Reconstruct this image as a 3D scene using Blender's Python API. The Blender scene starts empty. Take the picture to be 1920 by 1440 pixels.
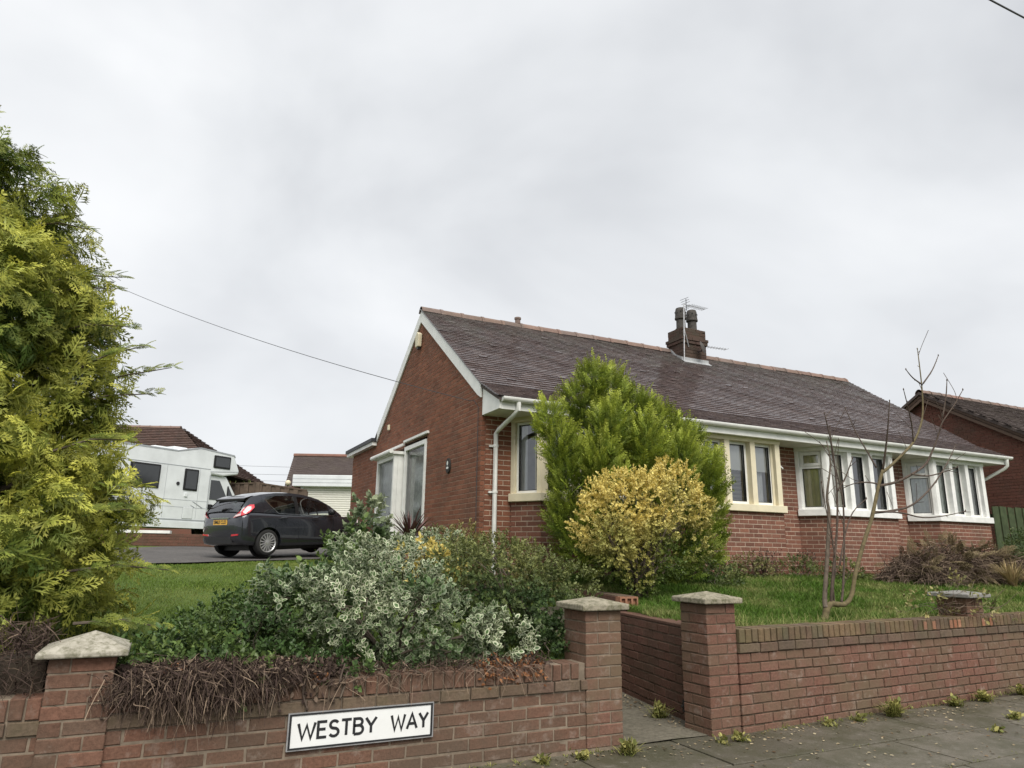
import bpy, bmesh, math, random
import numpy as np
from mathutils import Vector, Matrix, Euler

SC = bpy.context.scene
COL = SC.collection
R = math.radians
RNG = np.random.default_rng(7)
random.seed(7)

# ------------------------------------------------------------------ camera
EYE = Vector((0.0, 0.0, 1.37))
cam_data = bpy.data.cameras.new('camera')
cam_data.sensor_width = 36.0
cam_data.lens = 24.375
cam_data.clip_end = 4000.0
cam = bpy.data.objects.new('camera', cam_data)
COL.objects.link(cam)
_p, _r, _y = R(13.66), R(0.82), R(-25.9)
fw = Vector((0, math.cos(_p), math.sin(_p))); ri = Vector((1, 0, 0)); up = ri.cross(fw)
ri, up = ri * math.cos(_r) + up * math.sin(_r), up * math.cos(_r) - ri * math.sin(_r)
_rz = Matrix.Rotation(_y, 3, 'Z')
ri, up, fw = _rz @ ri, _rz @ up, _rz @ fw
m = Matrix((ri, up, -fw)).transposed().to_4x4(); m.translation = EYE
cam.matrix_world = m
SC.camera = cam

# ------------------------------------------------------------------ light
SUN_EL, SUN_AZ = R(50), R(-100)       # azimuth: direction towards the sun, measured from +X
world = bpy.data.worlds.new('World'); SC.world = world; world.use_nodes = True
nt = world.node_tree; N = nt.nodes; LK = nt.links
for n in list(N): N.remove(n)
out = N.new('ShaderNodeOutputWorld'); bg = N.new('ShaderNodeBackground')
sky = N.new('ShaderNodeTexSky'); sky.sky_type = 'NISHITA'; sky.sun_disc = False
sky.sun_elevation = SUN_EL; sky.sun_rotation = R(90) - SUN_AZ
tc = N.new('ShaderNodeTexCoord')
mp = N.new('ShaderNodeMapping'); mp.inputs['Scale'].default_value = (1.0, 1.0, 1.7)
mp.inputs['Location'].default_value = (0.35, 0.9, 0.2)
n1 = N.new('ShaderNodeTexNoise'); n1.inputs['Scale'].default_value = 1.5; n1.inputs['Detail'].default_value = 5; n1.inputs['Roughness'].default_value = 0.48; n1.inputs['Distortion'].default_value = 0.35
cr = N.new('ShaderNodeValToRGB')
cr.color_ramp.elements[0].position = 0.30; cr.color_ramp.elements[0].color = (0.56, 0.575, 0.60, 1)
cr.color_ramp.elements[1].position = 0.68; cr.color_ramp.elements[1].color = (0.86, 0.87, 0.88, 1)
e = cr.color_ramp.elements.new(0.47); e.color = (0.71, 0.725, 0.745, 1)
mul = N.new('ShaderNodeMix'); mul.data_type = 'RGBA'; mul.blend_type = 'MULTIPLY'; mul.inputs[0].default_value = 1.0
mul.inputs[7].default_value = (9.2, 9.2, 9.2, 1)
mx = N.new('ShaderNodeMix'); mx.data_type = 'RGBA'; mx.inputs[0].default_value = 0.95
LK.new(tc.outputs['Generated'], mp.inputs['Vector']); LK.new(mp.outputs['Vector'], n1.inputs['Vector'])
LK.new(n1.outputs['Fac'], cr.inputs['Fac']); LK.new(cr.outputs['Color'], mul.inputs[6])
LK.new(sky.outputs['Color'], mx.inputs[6]); LK.new(mul.outputs[2], mx.inputs[7])
LK.new(mx.outputs[2], bg.inputs['Color']); bg.inputs['Strength'].default_value = 0.0545
LK.new(bg.outputs['Background'], out.inputs['Surface'])

sun_d = bpy.data.lights.new('sun', 'SUN'); sun_d.energy = 1.5; sun_d.angle = R(40); sun_d.color = (1.0, 0.955, 0.88)
sun = bpy.data.objects.new('sun', sun_d); COL.objects.link(sun)
sun_dir = Vector((math.cos(SUN_EL) * math.cos(SUN_AZ), math.cos(SUN_EL) * math.sin(SUN_AZ), math.sin(SUN_EL)))
sun.rotation_euler = sun_dir.to_track_quat('Z', 'Y').to_euler(); sun.location = sun_dir * 60

SC.view_settings.view_transform = 'Standard'; SC.view_settings.look = 'None'
SC.view_settings.exposure = 1.28; SC.view_settings.gamma = 1.0
SC.view_settings.use_curve_mapping = False
SC.cycles.max_bounces = 6; SC.cycles.transparent_max_bounces = 12
SC.cycles.caustics_reflective = False; SC.cycles.caustics_refractive = False

# ------------------------------------------------------------------ materials
def nodes(mat):
    mat.use_nodes = True
    t = mat.node_tree
    return t, t.nodes, t.links, t.nodes['Principled BSDF']

def ramp(N, stops, interp='LINEAR'):
    c = N.new('ShaderNodeValToRGB'); c.color_ramp.interpolation = interp
    el = c.color_ramp.elements
    el[0].position, el[0].color = stops[0][0], (*stops[0][1], 1)
    el[1].position, el[1].color = stops[-1][0], (*stops[-1][1], 1)
    for p, col in stops[1:-1]:
        x = el.new(p); x.color = (*col, 1)
    return c

def noise_n(N, L, vec, scale, detail=4, rough=0.55, dist=0.0):
    n = N.new('ShaderNodeTexNoise'); n.inputs['Scale'].default_value = scale
    n.inputs['Detail'].default_value = detail; n.inputs['Roughness'].default_value = rough
    n.inputs['Distortion'].default_value = dist
    L.new(vec, n.inputs['Vector']); return n

def mixc(N, L, fac, a, b, mode='MIX'):
    x = N.new('ShaderNodeMix'); x.data_type = 'RGBA'; x.blend_type = mode
    for sock, v in ((x.inputs[0], fac), (x.inputs[6], a), (x.inputs[7], b)):
        if hasattr(v, 'links') or isinstance(v, bpy.types.NodeSocket): L.new(v, sock)
        elif isinstance(v, (int, float)): sock.default_value = v
        else: sock.default_value = (*v, 1)
    return x.outputs[2]

def math_n(N, L, op, a, b=None, c=None, clamp=False):
    x = N.new('ShaderNodeMath'); x.operation = op; x.use_clamp = clamp
    for i, v in enumerate((a, b, c)):
        if v is None: continue
        if isinstance(v, bpy.types.NodeSocket): L.new(v, x.inputs[i])
        else: x.inputs[i].default_value = v
    return x.outputs[0]

def pos_n(N): return N.new('ShaderNodeNewGeometry').outputs['Position']

def attr_n(N, name):
    a = N.new('ShaderNodeAttribute'); a.attribute_name = name; return a.outputs['Fac']

def bump_n(N, L, b, height, strength, dist=0.01):
    x = N.new('ShaderNodeBump'); x.inputs['Strength'].default_value = strength; x.inputs['Distance'].default_value = dist
    L.new(height, x.inputs['Height']); L.new(x.outputs['Normal'], b.inputs['Normal'])

def rnd_socket(N, L):
    oi = N.new('ShaderNodeObjectInfo')
    s = math_n(N, L, 'ADD', oi.outputs['Random'], attr_n(N, 'rnd'))
    return math_n(N, L, 'FRACT', s)

def plain(name, col, rough=0.6, metal=0.0, spec=0.4, var=0.12, scale=6.0, bump=0.0, bscale=60, coat=0.0):
    mat = bpy.data.materials.new(name); t, N, L, b = nodes(mat)
    p = pos_n(N); n = noise_n(N, L, p, scale, 5)
    a = tuple(c * (1 - var) for c in col); z = tuple(min(1, c * (1 + var)) for c in col)
    c = ramp(N, [(0.3, a), (0.7, z)]); L.new(n.outputs['Fac'], c.inputs['Fac'])
    L.new(c.outputs['Color'], b.inputs['Base Color'])
    b.inputs['Roughness'].default_value = rough; b.inputs['Metallic'].default_value = metal
    b.inputs['Specular IOR Level'].default_value = spec; b.inputs['Coat Weight'].default_value = coat
    if bump:
        n2 = noise_n(N, L, p, bscale, 3); bump_n(N, L, b, n2.outputs['Fac'], bump, 0.004)
    return mat

def brick_mat(name, stops, dirt=(0.10, 0.085, 0.065), dirt_amt=0.5, light=(0.34, 0.28, 0.24), light_amt=0.25, moss=0.0, d0=0.46):
    mat = bpy.data.materials.new(name); t, N, L, b = nodes(mat)
    p = pos_n(N); r = rnd_socket(N, L)
    c = ramp(N, stops, 'CONSTANT' if False else 'LINEAR'); L.new(r, c.inputs['Fac'])
    g = noise_n(N, L, p, 55, 5, 0.7)
    gr = ramp(N, [(0.3, (0.66, 0.66, 0.66)), (0.72, (1.28, 1.28, 1.28))]); L.new(g.outputs['Fac'], gr.inputs['Fac'])
    col = mixc(N, L, 1.0, c.outputs['Color'], gr.outputs['Color'], 'MULTIPLY')
    d = noise_n(N, L, p, 1.6, 6, 0.62)
    df = ramp(N, [(d0, (0, 0, 0)), (d0 + 0.24, (dirt_amt,) * 3)]); L.new(d.outputs['Fac'], df.inputs['Fac'])
    col = mixc(N, L, df.outputs['Color'], col, dirt)
    l = noise_n(N, L, p, 9.0, 5, 0.68)
    lf = ramp(N, [(0.55, (0, 0, 0)), (0.78, (light_amt,) * 3)]); L.new(l.outputs['Fac'], lf.inputs['Fac'])
    col = mixc(N, L, lf.outputs['Color'], col, light)
    if moss:
        mm = noise_n(N, L, p, 3.4, 6, 0.65)
        mf = ramp(N, [(0.42, (0, 0, 0)), (0.66, (moss,) * 3)]); L.new(mm.outputs['Fac'], mf.inputs['Fac'])
        col = mixc(N, L, mf.outputs['Color'], col, (0.115, 0.105, 0.05))
    L.new(col, b.inputs['Base Color'])
    b.inputs['Roughness'].default_value = 0.92; b.inputs['Specular IOR Level'].default_value = 0.2
    bump_n(N, L, b, g.outputs['Fac'], 0.5, 0.006)
    return mat

def leaf_mat(name, a, z, var=0.35, rough=0.5, trans=0.3, spec=0.3):
    """tint attribute: 0 -> colour a (old growth), 1 -> colour z (young tips / leaf margin / painted clump highlights); rnd attribute: leaf to leaf variation"""
    mat = bpy.data.materials.new(name); t, N, L, b = nodes(mat)
    col = mixc(N, L, attr_n(N, 'tint'), a, z)
    rr = ramp(N, [(0, (1 - var,) * 3), (1, (1 + var,) * 3)]); L.new(attr_n(N, 'rnd'), rr.inputs['Fac'])
    col = mixc(N, L, 1.0, col, rr.outputs['Color'], 'MULTIPLY')
    L.new(col, b.inputs['Base Color'])
    b.inputs['Roughness'].default_value = rough; b.inputs['Specular IOR Level'].default_value = spec
    tr = N.new('ShaderNodeBsdfTranslucent'); L.new(col, tr.inputs['Color'])
    ms = N.new('ShaderNodeMixShader'); ms.inputs[0].default_value = trans
    L.new(b.outputs[0], ms.inputs[1]); L.new(tr.outputs[0], ms.inputs[2])
    L.new(ms.outputs[0], N['Material Output'].inputs['Surface'])
    return mat

def glass_mat(name, refl=0.10, tint=(0.86, 0.9, 0.88), rough=0.015):
    mat = bpy.data.materials.new(name); t, N, L, b = nodes(mat); N.remove(b)
    tr = N.new('ShaderNodeBsdfTransparent'); tr.inputs[0].default_value = (*tint, 1)
    gl = N.new('ShaderNodeBsdfGlossy'); gl.inputs['Roughness'].default_value = rough; gl.inputs['Color'].default_value = (0.95, 0.97, 1, 1)
    f = N.new('ShaderNodeFresnel'); f.inputs['IOR'].default_value = 1.52
    s = math_n(N, L, 'MULTIPLY_ADD', f.outputs[0], 1.0, refl, clamp=True)
    ms = N.new('ShaderNodeMixShader'); L.new(s, ms.inputs[0]); L.new(tr.outputs[0], ms.inputs[1]); L.new(gl.outputs[0], ms.inputs[2])
    L.new(ms.outputs[0], N['Material Output'].inputs['Surface'])
    return mat

M = {}
M['brick_left'] = brick_mat('garden brick brown', [(0, (0.115, 0.067, 0.048)), (0.25, (0.165, 0.088, 0.06)), (0.5, (0.14, 0.084, 0.06)), (0.75, (0.185, 0.093, 0.064)), (1, (0.135, 0.088, 0.064))], dirt=(0.105, 0.08, 0.058), dirt_amt=0.7, light=(0.36, 0.31, 0.265), light_amt=0.5, d0=0.40)
M['brick_right'] = brick_mat('garden brick red', [(0, (0.15, 0.078, 0.056)), (0.3, (0.19, 0.095, 0.069)), (0.55, (0.165, 0.09, 0.066)), (0.8, (0.205, 0.105, 0.078)), (1, (0.148, 0.086, 0.062))], dirt=(0.145, 0.108, 0.07), dirt_amt=0.85, light=(0.40, 0.34, 0.29), light_amt=0.5, d0=0.40)
M['brick_path'] = brick_mat('shade-toned garden brick', [(0, (0.12, 0.062, 0.046)), (0.5, (0.155, 0.078, 0.057)), (1, (0.125, 0.07, 0.052))], dirt=(0.075, 0.055, 0.035), dirt_amt=0.6, light_amt=0.1)  # shade on the path wall's side face is put into this darker brick colour
M['brick_cope'] = brick_mat('weathered coping brick', [(0, (0.15, 0.105, 0.065)), (0.4, (0.20, 0.135, 0.08)), (0.7, (0.17, 0.10, 0.07)), (1, (0.145, 0.12, 0.075))], dirt=(0.06, 0.05, 0.04), dirt_amt=0.7, light_amt=0.2, moss=0.55)
M['brick_band'] = brick_mat('mossy band brick', [(0, (0.125, 0.092, 0.066)), (0.5, (0.155, 0.11, 0.08)), (1, (0.14, 0.088, 0.066))], dirt=(0.07, 0.058, 0.045), dirt_amt=0.6, light_amt=0.2, moss=0.3)
M['brick_house'] = brick_mat('bungalow brick', [(0, (0.165, 0.068, 0.042)), (0.25, (0.235, 0.096, 0.058)), (0.5, (0.20, 0.086, 0.055)), (0.75, (0.27, 0.113, 0.068)), (1, (0.19, 0.09, 0.06))], dirt=(0.10, 0.06, 0.045), dirt_amt=0.45, light_amt=0.12)
M['brick_front'] = brick_mat('bungalow front brick', [(0, (0.145, 0.066, 0.048)), (0.3, (0.225, 0.10, 0.07)), (0.6, (0.175, 0.08, 0.058)), (0.85, (0.255, 0.117, 0.08)), (1, (0.165, 0.084, 0.062))], dirt=(0.12, 0.075, 0.055), dirt_amt=0.4, light_amt=0.15)
M['brick_far'] = brick_mat('far house brick', [(0, (0.15, 0.068, 0.05)), (0.5, (0.195, 0.086, 0.063)), (1, (0.165, 0.078, 0.06))], light_amt=0.1)
M['brick_stack'] = brick_mat('sooty chimney brick', [(0, (0.06, 0.042, 0.036)), (0.5, (0.10, 0.062, 0.05)), (1, (0.075, 0.06, 0.048))], dirt=(0.05, 0.045, 0.03), dirt_amt=0.5, light_amt=0.1)
M['brick_orange'] = brick_mat('spalled orange brick', [(0, (0.30, 0.13, 0.075)), (1, (0.36, 0.18, 0.11))], light_amt=0.3)
M['mortar_light'] = plain('pale pointing', (0.205, 0.165, 0.125), 0.95, spec=0.1, var=0.3, scale=14, bump=0.4)
M['mortar_dark'] = plain('old dark mortar', (0.12, 0.09, 0.065), 0.95, spec=0.1, var=0.35, scale=12, bump=0.4)
M['mortar_house'] = plain('house mortar', (0.46, 0.37, 0.29), 0.95, spec=0.1, var=0.2, scale=8)
M['mortar_gable'] = plain('gable mortar', (0.27, 0.18, 0.135), 0.95, spec=0.1, var=0.3, scale=6)
M['white_upvc'] = plain('white upvc', (0.77, 0.77, 0.74), 0.4, var=0.10, scale=5)
M['white_paint'] = plain('white masonry paint', (0.78, 0.78, 0.755), 0.6, var=0.10, scale=7, bump=0.15)
M['cream_paint'] = plain('cream masonry paint', (0.70, 0.63, 0.46), 0.65, var=0.07, scale=7, bump=0.15)
M['lead'] = plain('lead flashing', (0.36, 0.37, 0.38), 0.6, var=0.2, scale=20)
M['steel'] = plain('galvanised steel', (0.45, 0.45, 0.46), 0.45, metal=0.7, var=0.2, scale=20)
M['dark_metal'] = plain('dark metal', (0.04, 0.04, 0.045), 0.5, metal=0.4)
M['rust'] = plain('rusty iron', (0.03, 0.026, 0.024), 0.8)
M['pot'] = plain('weathered clay pot', (0.075, 0.068, 0.062), 0.85, var=0.3, scale=18, bump=0.2)
M['glass'] = glass_mat('window glass', 0.09, (0.93, 0.95, 0.94))
M['glass_dull'] = glass_mat('dull side glass', 0.02, (0.93, 0.95, 0.94), 0.12)
M['inside'] = plain('room plaster', (0.55, 0.52, 0.46), 0.9)
M['curtain_yellow'] = plain('olive yellow curtain', (0.82, 0.75, 0.44), 0.9, var=0.1)
M['curtain_beige'] = plain('beige curtain', (0.78, 0.73, 0.58), 0.9, var=0.1)
M['curtain_grey'] = plain('grey curtain', (0.64, 0.64, 0.65), 0.9, var=0.1)
M['net'] = plain('net curtain', (0.84, 0.87, 0.83), 0.9, var=0.1, scale=14)
M['blind'] = plain('roller blind', (0.70, 0.70, 0.68), 0.8, var=0.03)
M['slat'] = plain('dark blind slat', (0.10, 0.095, 0.08), 0.7)
M['black'] = plain('black plastic', (0.012, 0.012, 0.013), 0.45)
M['rubber'] = plain('tyre rubber', (0.018, 0.018, 0.018), 0.85)
M['soil'] = plain('soil', (0.055, 0.042, 0.03), 0.95, var=0.4, scale=9, bump=0.6, bscale=30)
M['wood_dark'] = plain('weathered brown timber', (0.11, 0.08, 0.06), 0.9, var=0.25, scale=9)
M['wood_green'] = plain('green stained timber', (0.055, 0.075, 0.035), 0.9, var=0.3, scale=7)
M['bark'] = plain('olive bark', (0.125, 0.10, 0.05), 0.9, var=0.35, scale=22, bump=0.5, bscale=70)
M['twig'] = plain('dark twig bark', (0.085, 0.062, 0.048), 0.9, var=0.3, scale=20)
M['twig_grey'] = plain('grey brown stem', (0.12, 0.095, 0.072), 0.9, var=0.3, scale=20)
M['wire'] = plain('black cable', (0.05, 0.05, 0.055), 0.6)

def tile_mat():
    mat = bpy.data.materials.new('plain roof tile'); t, N, L, b = nodes(mat)
    p = pos_n(N); r = rnd_socket(N, L)
    c = ramp(N, [(0, (0.080, 0.058, 0.056)), (0.3, (0.112, 0.083, 0.080)), (0.6, (0.096, 0.076, 0.077)), (0.85, (0.13, 0.098, 0.093)), (1, (0.088, 0.065, 0.062))])
    L.new(r, c.inputs['Fac'])
    g = noise_n(N, L, p, 30, 4, 0.7)
    gr = ramp(N, [(0.3, (0.75,) * 3), (0.7, (1.25,) * 3)]); L.new(g.outputs['Fac'], gr.inputs['Fac'])
    col = mixc(N, L, 1.0, c.outputs['Color'], gr.outputs['Color'], 'MULTIPLY')
    sep = N.new('ShaderNodeSeparateXYZ'); L.new(p, sep.inputs[0])
    # lichen: grey growth, thicker towards the ridge
    ln = noise_n(N, L, p, 2.3, 6, 0.7)
    hgt = math_n(N, L, 'MULTIPLY_ADD', sep.outputs['Z'], 0.17, -0.92)
    lf = math_n(N, L, 'ADD', ln.outputs['Fac'], hgt)
    lr = ramp(N, [(0.46, (0, 0, 0)), (0.75, (0.6,) * 3)]); L.new(lf, lr.inputs['Fac'])
    col = mixc(N, L, lr.outputs['Color'], col, (0.145, 0.145, 0.13))
    L.new(col, b.inputs['Base Color'])          # rain-wet tiles
    b.inputs['Roughness'].default_value = 0.2; b.inputs['Specular IOR Level'].default_value = 0.5
    bump_n(N, L, b, g.outputs['Fac'], 0.08, 0.004)
    return mat
M['tile'] = tile_mat()
M['ridge'] = brick_mat('ridge tile', [(0, (0.20, 0.135, 0.115)), (0.3, (0.25, 0.17, 0.14)), (0.6, (0.17, 0.13, 0.115)), (0.9, (0.23, 0.17, 0.15)), (1, (0.30, 0.13, 0.09))], light_amt=0.5)
M['tile_far'] = brick_mat('far roof tile', [(0, (0.085, 0.055, 0.045)), (0.5, (0.125, 0.078, 0.065)), (1, (0.10, 0.07, 0.062))], light_amt=0.15)
M['tile_grey'] = brick_mat('dull roof tile', [(0, (0.085, 0.066, 0.062)), (0.5, (0.10, 0.08, 0.074)), (1, (0.092, 0.074, 0.07))], light_amt=0.12)

def cap_mat(name, a, z, moss):
    mat = bpy.data.materials.new(name); t, N, L, b = nodes(mat)
    p = pos_n(N); n = noise_n(N, L, p, 16, 6, 0.7)
    c = ramp(N, [(0.3, a), (0.7, z)]); L.new(n.outputs['Fac'], c.inputs['Fac'])
    n2 = noise_n(N, L, p, 26, 5, 0.7)
    mf = ramp(N, [(0.46, (0, 0, 0)), (0.62, (moss,) * 3)]); L.new(n2.outputs['Fac'], mf.inputs['Fac'])
    col = mixc(N, L, mf.outputs['Color'], c.outputs['Color'], (0.085, 0.085, 0.04))
    L.new(col, b.inputs['Base Color']); b.inputs['Roughness'].default_value = 0.95; b.inputs['Specular IOR Level'].default_value = 0.15
    bump_n(N, L, b, n2.outputs['Fac'], 0.7, 0.008)
    return mat
M['cap'] = cap_mat('lichened concrete', (0.20, 0.185, 0.14), (0.38, 0.34, 0.26), 0.7)
M['cap_pale'] = cap_mat('pale concrete', (0.27, 0.25, 0.20), (0.48, 0.45, 0.38), 0.6)
M['cap_grey'] = cap_mat('grey concrete', (0.22, 0.21, 0.20), (0.33, 0.32, 0.30), 0.3)

def slab_mat():
    mat = bpy.data.materials.new('pavement slab'); t, N, L, b = nodes(mat)
    p = pos_n(N); r = rnd_socket(N, L)
    c = ramp(N, [(0, (0.09, 0.081, 0.063)), (0.5, (0.14, 0.125, 0.097)), (1, (0.11, 0.098, 0.077))]); L.new(r, c.inputs['Fac'])
    g = noise_n(N, L, p, 60, 5, 0.7)
    gr = ramp(N, [(0.3, (0.7,) * 3), (0.7, (1.3,) * 3)]); L.new(g.outputs['Fac'], gr.inputs['Fac'])
    col = mixc(N, L, 1.0, c.outputs['Color'], gr.outputs['Color'], 'MULTIPLY')
    n = noise_n(N, L, p, 2.2, 7, 0.7)
    mf = ramp(N, [(0.40, (0, 0, 0)), (0.60, (0.85,) * 3)]); L.new(n.outputs['Fac'], mf.inputs['Fac'])
    col = mixc(N, L, mf.outputs['Color'], col, (0.062, 0.060, 0.034))
    n3 = noise_n(N, L, p, 9, 6, 0.75)
    lf = ramp(N, [(0.56, (0, 0, 0)), (0.70, (0.6,) * 3)]); L.new(n3.outputs['Fac'], lf.inputs['Fac'])
    col = mixc(N, L, lf.outputs['Color'], col, (0.20, 0.185, 0.155))
    L.new(col, b.inputs['Base Color']); b.inputs['Roughness'].default_value = 0.55; b.inputs['Specular IOR Level'].default_value = 0.35
    bump_n(N, L, b, g.outputs['Fac'], 0.5, 0.006)
    return mat
M['slab'] = slab_mat()

def ground_mat(name, stops, scale, bump=0.4):
    mat = bpy.data.materials.new(name); t, N, L, b = nodes(mat)
    p = pos_n(N); n = noise_n(N, L, p, scale, 7, 0.65)
    c = ramp(N, stops); L.new(n.outputs['Fac'], c.inputs['Fac'])
    n2 = noise_n(N, L, p, scale * 18, 4, 0.7)
    gr = ramp(N, [(0.3, (0.7,) * 3), (0.7, (1.3,) * 3)]); L.new(n2.outputs['Fac'], gr.inputs['Fac'])
    L.new(mixc(N, L, 1.0, c.outputs['Color'], gr.outputs['Color'], 'MULTIPLY'), b.inputs['Base Color'])
    b.inputs['Roughness'].default_value = 0.95; b.inputs['Specular IOR Level'].default_value = 0.15
    bump_n(N, L, b, n2.outputs['Fac'], bump, 0.01)
    return mat
M['lawn'] = ground_mat('lawn ground', [(0.3, (0.055, 0.09, 0.018)), (0.55, (0.085, 0.125, 0.026)), (0.75, (0.12, 0.135, 0.04))], 1.4)
M['asphalt'] = ground_mat('asphalt', [(0.3, (0.05, 0.05, 0.052)), (0.7, (0.075, 0.073, 0.07))], 0.8)
M['drive'] = ground_mat('driveway tarmac', [(0.3, (0.085, 0.08, 0.078)), (0.7, (0.125, 0.118, 0.112))], 0.9)
M['concrete'] = ground_mat('old concrete path', [(0.3, (0.10, 0.092, 0.07)), (0.6, (0.15, 0.135, 0.105)), (0.75, (0.08, 0.078, 0.05))], 1.5)
M['kerb'] = ground_mat('kerb stone', [(0.3, (0.16, 0.155, 0.14)), (0.7, (0.23, 0.22, 0.2))], 2.5)
M['grass'] = leaf_mat('grass blade', (0.088, 0.165, 0.024), (0.38, 0.35, 0.15), 0.35, 0.6, 0.3, 0.2)
M['grass_mown'] = leaf_mat('mown grass blade', (0.13, 0.20, 0.034), (0.36, 0.34, 0.12), 0.3, 0.6, 0.3, 0.2)

# ------------------------------------------------------------------ builders
def pmat(p):
    return Matrix.Translation(p.location) @ p.rotation_euler.to_matrix().to_4x4()

def link(o, parent=None, world=True):
    COL.objects.link(o)
    if parent is not None:
        o.parent = parent
        if world and parent.type == 'EMPTY':
            o.matrix_parent_inverse = pmat(parent).inverted()
    return o

def tag(o, label=None, cat=None, group=None, kind=None):
    if label: o['label'] = label
    if cat: o['category'] = cat
    if group: o['group'] = group
    if kind: o['kind'] = kind
    return o

def thing(name, label, cat, loc=(0, 0, 0), rz=0.0, group=None, kind=None):
    o = bpy.data.objects.new(name, None); o.empty_display_size = 0.2
    o.location = loc; o.rotation_euler = (0, 0, rz); COL.objects.link(o)
    return tag(o, label, cat, group, kind)

class MB:
    def __init__(s): s.v = []; s.f = []; s.r = []
    def add(s, vs, fs, rnd=None):
        k = len(s.v); s.v += [tuple(x) for x in vs]; s.f += [tuple(i + k for i in f) for f in fs]
        s.r += [random.random() if rnd is None else rnd] * len(vs)
        return s
    def frame_box(s, o, u, n, w, a, b, d0, d1, z0, z1, front_only=False):
        """box from a..b along u, d0..d1 along outward n, z0..z1 (w is the up vector)"""
        P = lambda x, y, z: (o[0] + u[0] * x + n[0] * y + w[0] * z, o[1] + u[1] * x + n[1] * y + w[1] * z, o[2] + u[2] * x + n[2] * y + w[2] * z)
        vs = [P(a, d0, z0), P(b, d0, z0), P(b, d1, z0), P(a, d1, z0), P(a, d0, z1), P(b, d0, z1), P(b, d1, z1), P(a, d1, z1)]
        fs = [(2, 3, 7, 6), (0, 3, 2, 1), (4, 5, 6, 7), (0, 4, 7, 3), (1, 2, 6, 5)]
        if not front_only: fs.append((0, 1, 5, 4))
        return s.add(vs, fs)
    def box(s, x0, x1, y0, y1, z0, z1):
        vs = [(x0, y0, z0), (x1, y0, z0), (x1, y1, z0), (x0, y1, z0), (x0, y0, z1), (x1, y0, z1), (x1, y1, z1), (x0, y1, z1)]
        return s.add(vs, [(0, 3, 2, 1), (4, 5, 6, 7), (0, 1, 5, 4), (1, 2, 6, 5), (2, 3, 7, 6), (3, 0, 4, 7)])
    def prism(s, poly, d):
        """poly: 3-D polygon, extruded along vector d"""
        n = len(poly); d = Vector(d)
        vs = [Vector(p) for p in poly] + [Vector(p) + d for p in poly]
        fs = [tuple(range(n))[::-1], tuple(range(n, 2 * n))] + [(i, (i + 1) % n, n + (i + 1) % n, n + i) for i in range(n)]
        return s.add(vs, fs)
    def tube(s, pts, rad, k=6, cap=True):
        pts = [Vector(p) for p in pts]; n = len(pts)
        if not isinstance(rad, (list, tuple)): rad = [rad] * n
        vs = []; ref = Vector((0.31, 0.52, 0.79))
        for i, p in enumerate(pts):
            t = (pts[min(i + 1, n - 1)] - pts[max(i - 1, 0)]).normalized()
            if abs(t.dot(ref)) > 0.95: ref = Vector((0.9, -0.3, 0.1))
            a = t.cross(ref).normalized(); b = t.cross(a)
            for j in range(k):
                q = 2 * math.pi * j / k
                vs.append(p + (a * math.cos(q) + b * math.sin(q)) * rad[i])
        fs = [(i * k + j, i * k + (j + 1) % k, (i + 1) * k + (j + 1) % k, (i + 1) * k + j) for i in range(n - 1) for j in range(k)]
        if cap: fs += [tuple(range(k))[::-1], tuple(range((n - 1) * k, n * k))]
        return s.add(vs, fs)
    def lathe(s, c, prof, k=16, axis='Z', cap=True):
        vs = []
        for r, h in prof:
            for j in range(k):
                q = 2 * math.pi * j / k; x, y = r * math.cos(q), r * math.sin(q)
                if axis == 'Z': vs.append((c[0] + x, c[1] + y, c[2] + h))
                elif axis == 'Y': vs.append((c[0] + x, c[1] + h, c[2] + y))
                else: vs.append((c[0] + h, c[1] + x, c[2] + y))
        n = len(prof)
        fs = [(i * k + j, i * k + (j + 1) % k, (i + 1) * k + (j + 1) % k, (i + 1) * k + j) for i in range(n - 1) for j in range(k)]
        if cap: fs += [tuple(range(k))[::-1], tuple(range((n - 1) * k, n * k))]
        return s.add(vs, fs)
    def grid(s, rows):
        """rows: list of equal-length point lists"""
        k = len(rows[0]); vs = [p for r in rows for p in r]
        return s.add(vs, [(i * k + j, i * k + j + 1, (i + 1) * k + j + 1, (i + 1) * k + j) for i in range(len(rows) - 1) for j in range(k - 1)])
    def mesh(s, name, mat, smooth=False, rnd=False, fix=True):
        me = bpy.data.meshes.new(name); me.from_pydata(s.v, [], s.f)
        if rnd:
            at = me.attributes.new('rnd', 'FLOAT', 'POINT'); at.data.foreach_set('value', s.r)
        if fix:
            bm = bmesh.new(); bm.from_mesh(me); bmesh.ops.recalc_face_normals(bm, faces=bm.faces); bm.to_mesh(me); bm.free()
        for x in (mat if isinstance(mat, (list, tuple)) else [mat]): me.materials.append(x)
        if smooth: me.polygons.foreach_set('use_smooth', [True] * len(me.polygons))
        me.update(); return me
    def build(s, name, mat, parent=None, smooth=False, rnd=False, world=True, bevel=0.0, fix=True, auto=None):
        o = bpy.data.objects.new(name, s.mesh(name, mat, smooth, rnd, fix)); link(o, parent, world)
        if bevel:
            b = o.modifiers.new('bevel', 'BEVEL'); b.width = bevel; b.segments = 2; b.limit_method = 'ANGLE'; b.angle_limit = R(40)
        if auto:
            bm = bmesh.new(); bm.from_mesh(o.data)
            for e in bm.edges:
                if len(e.link_faces) == 2 and e.calc_face_angle(0) > R(auto): e.smooth = False
            bm.to_mesh(o.data); bm.free()
        return o

Z3 = (0.0, 0.0, 1.0)

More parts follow.
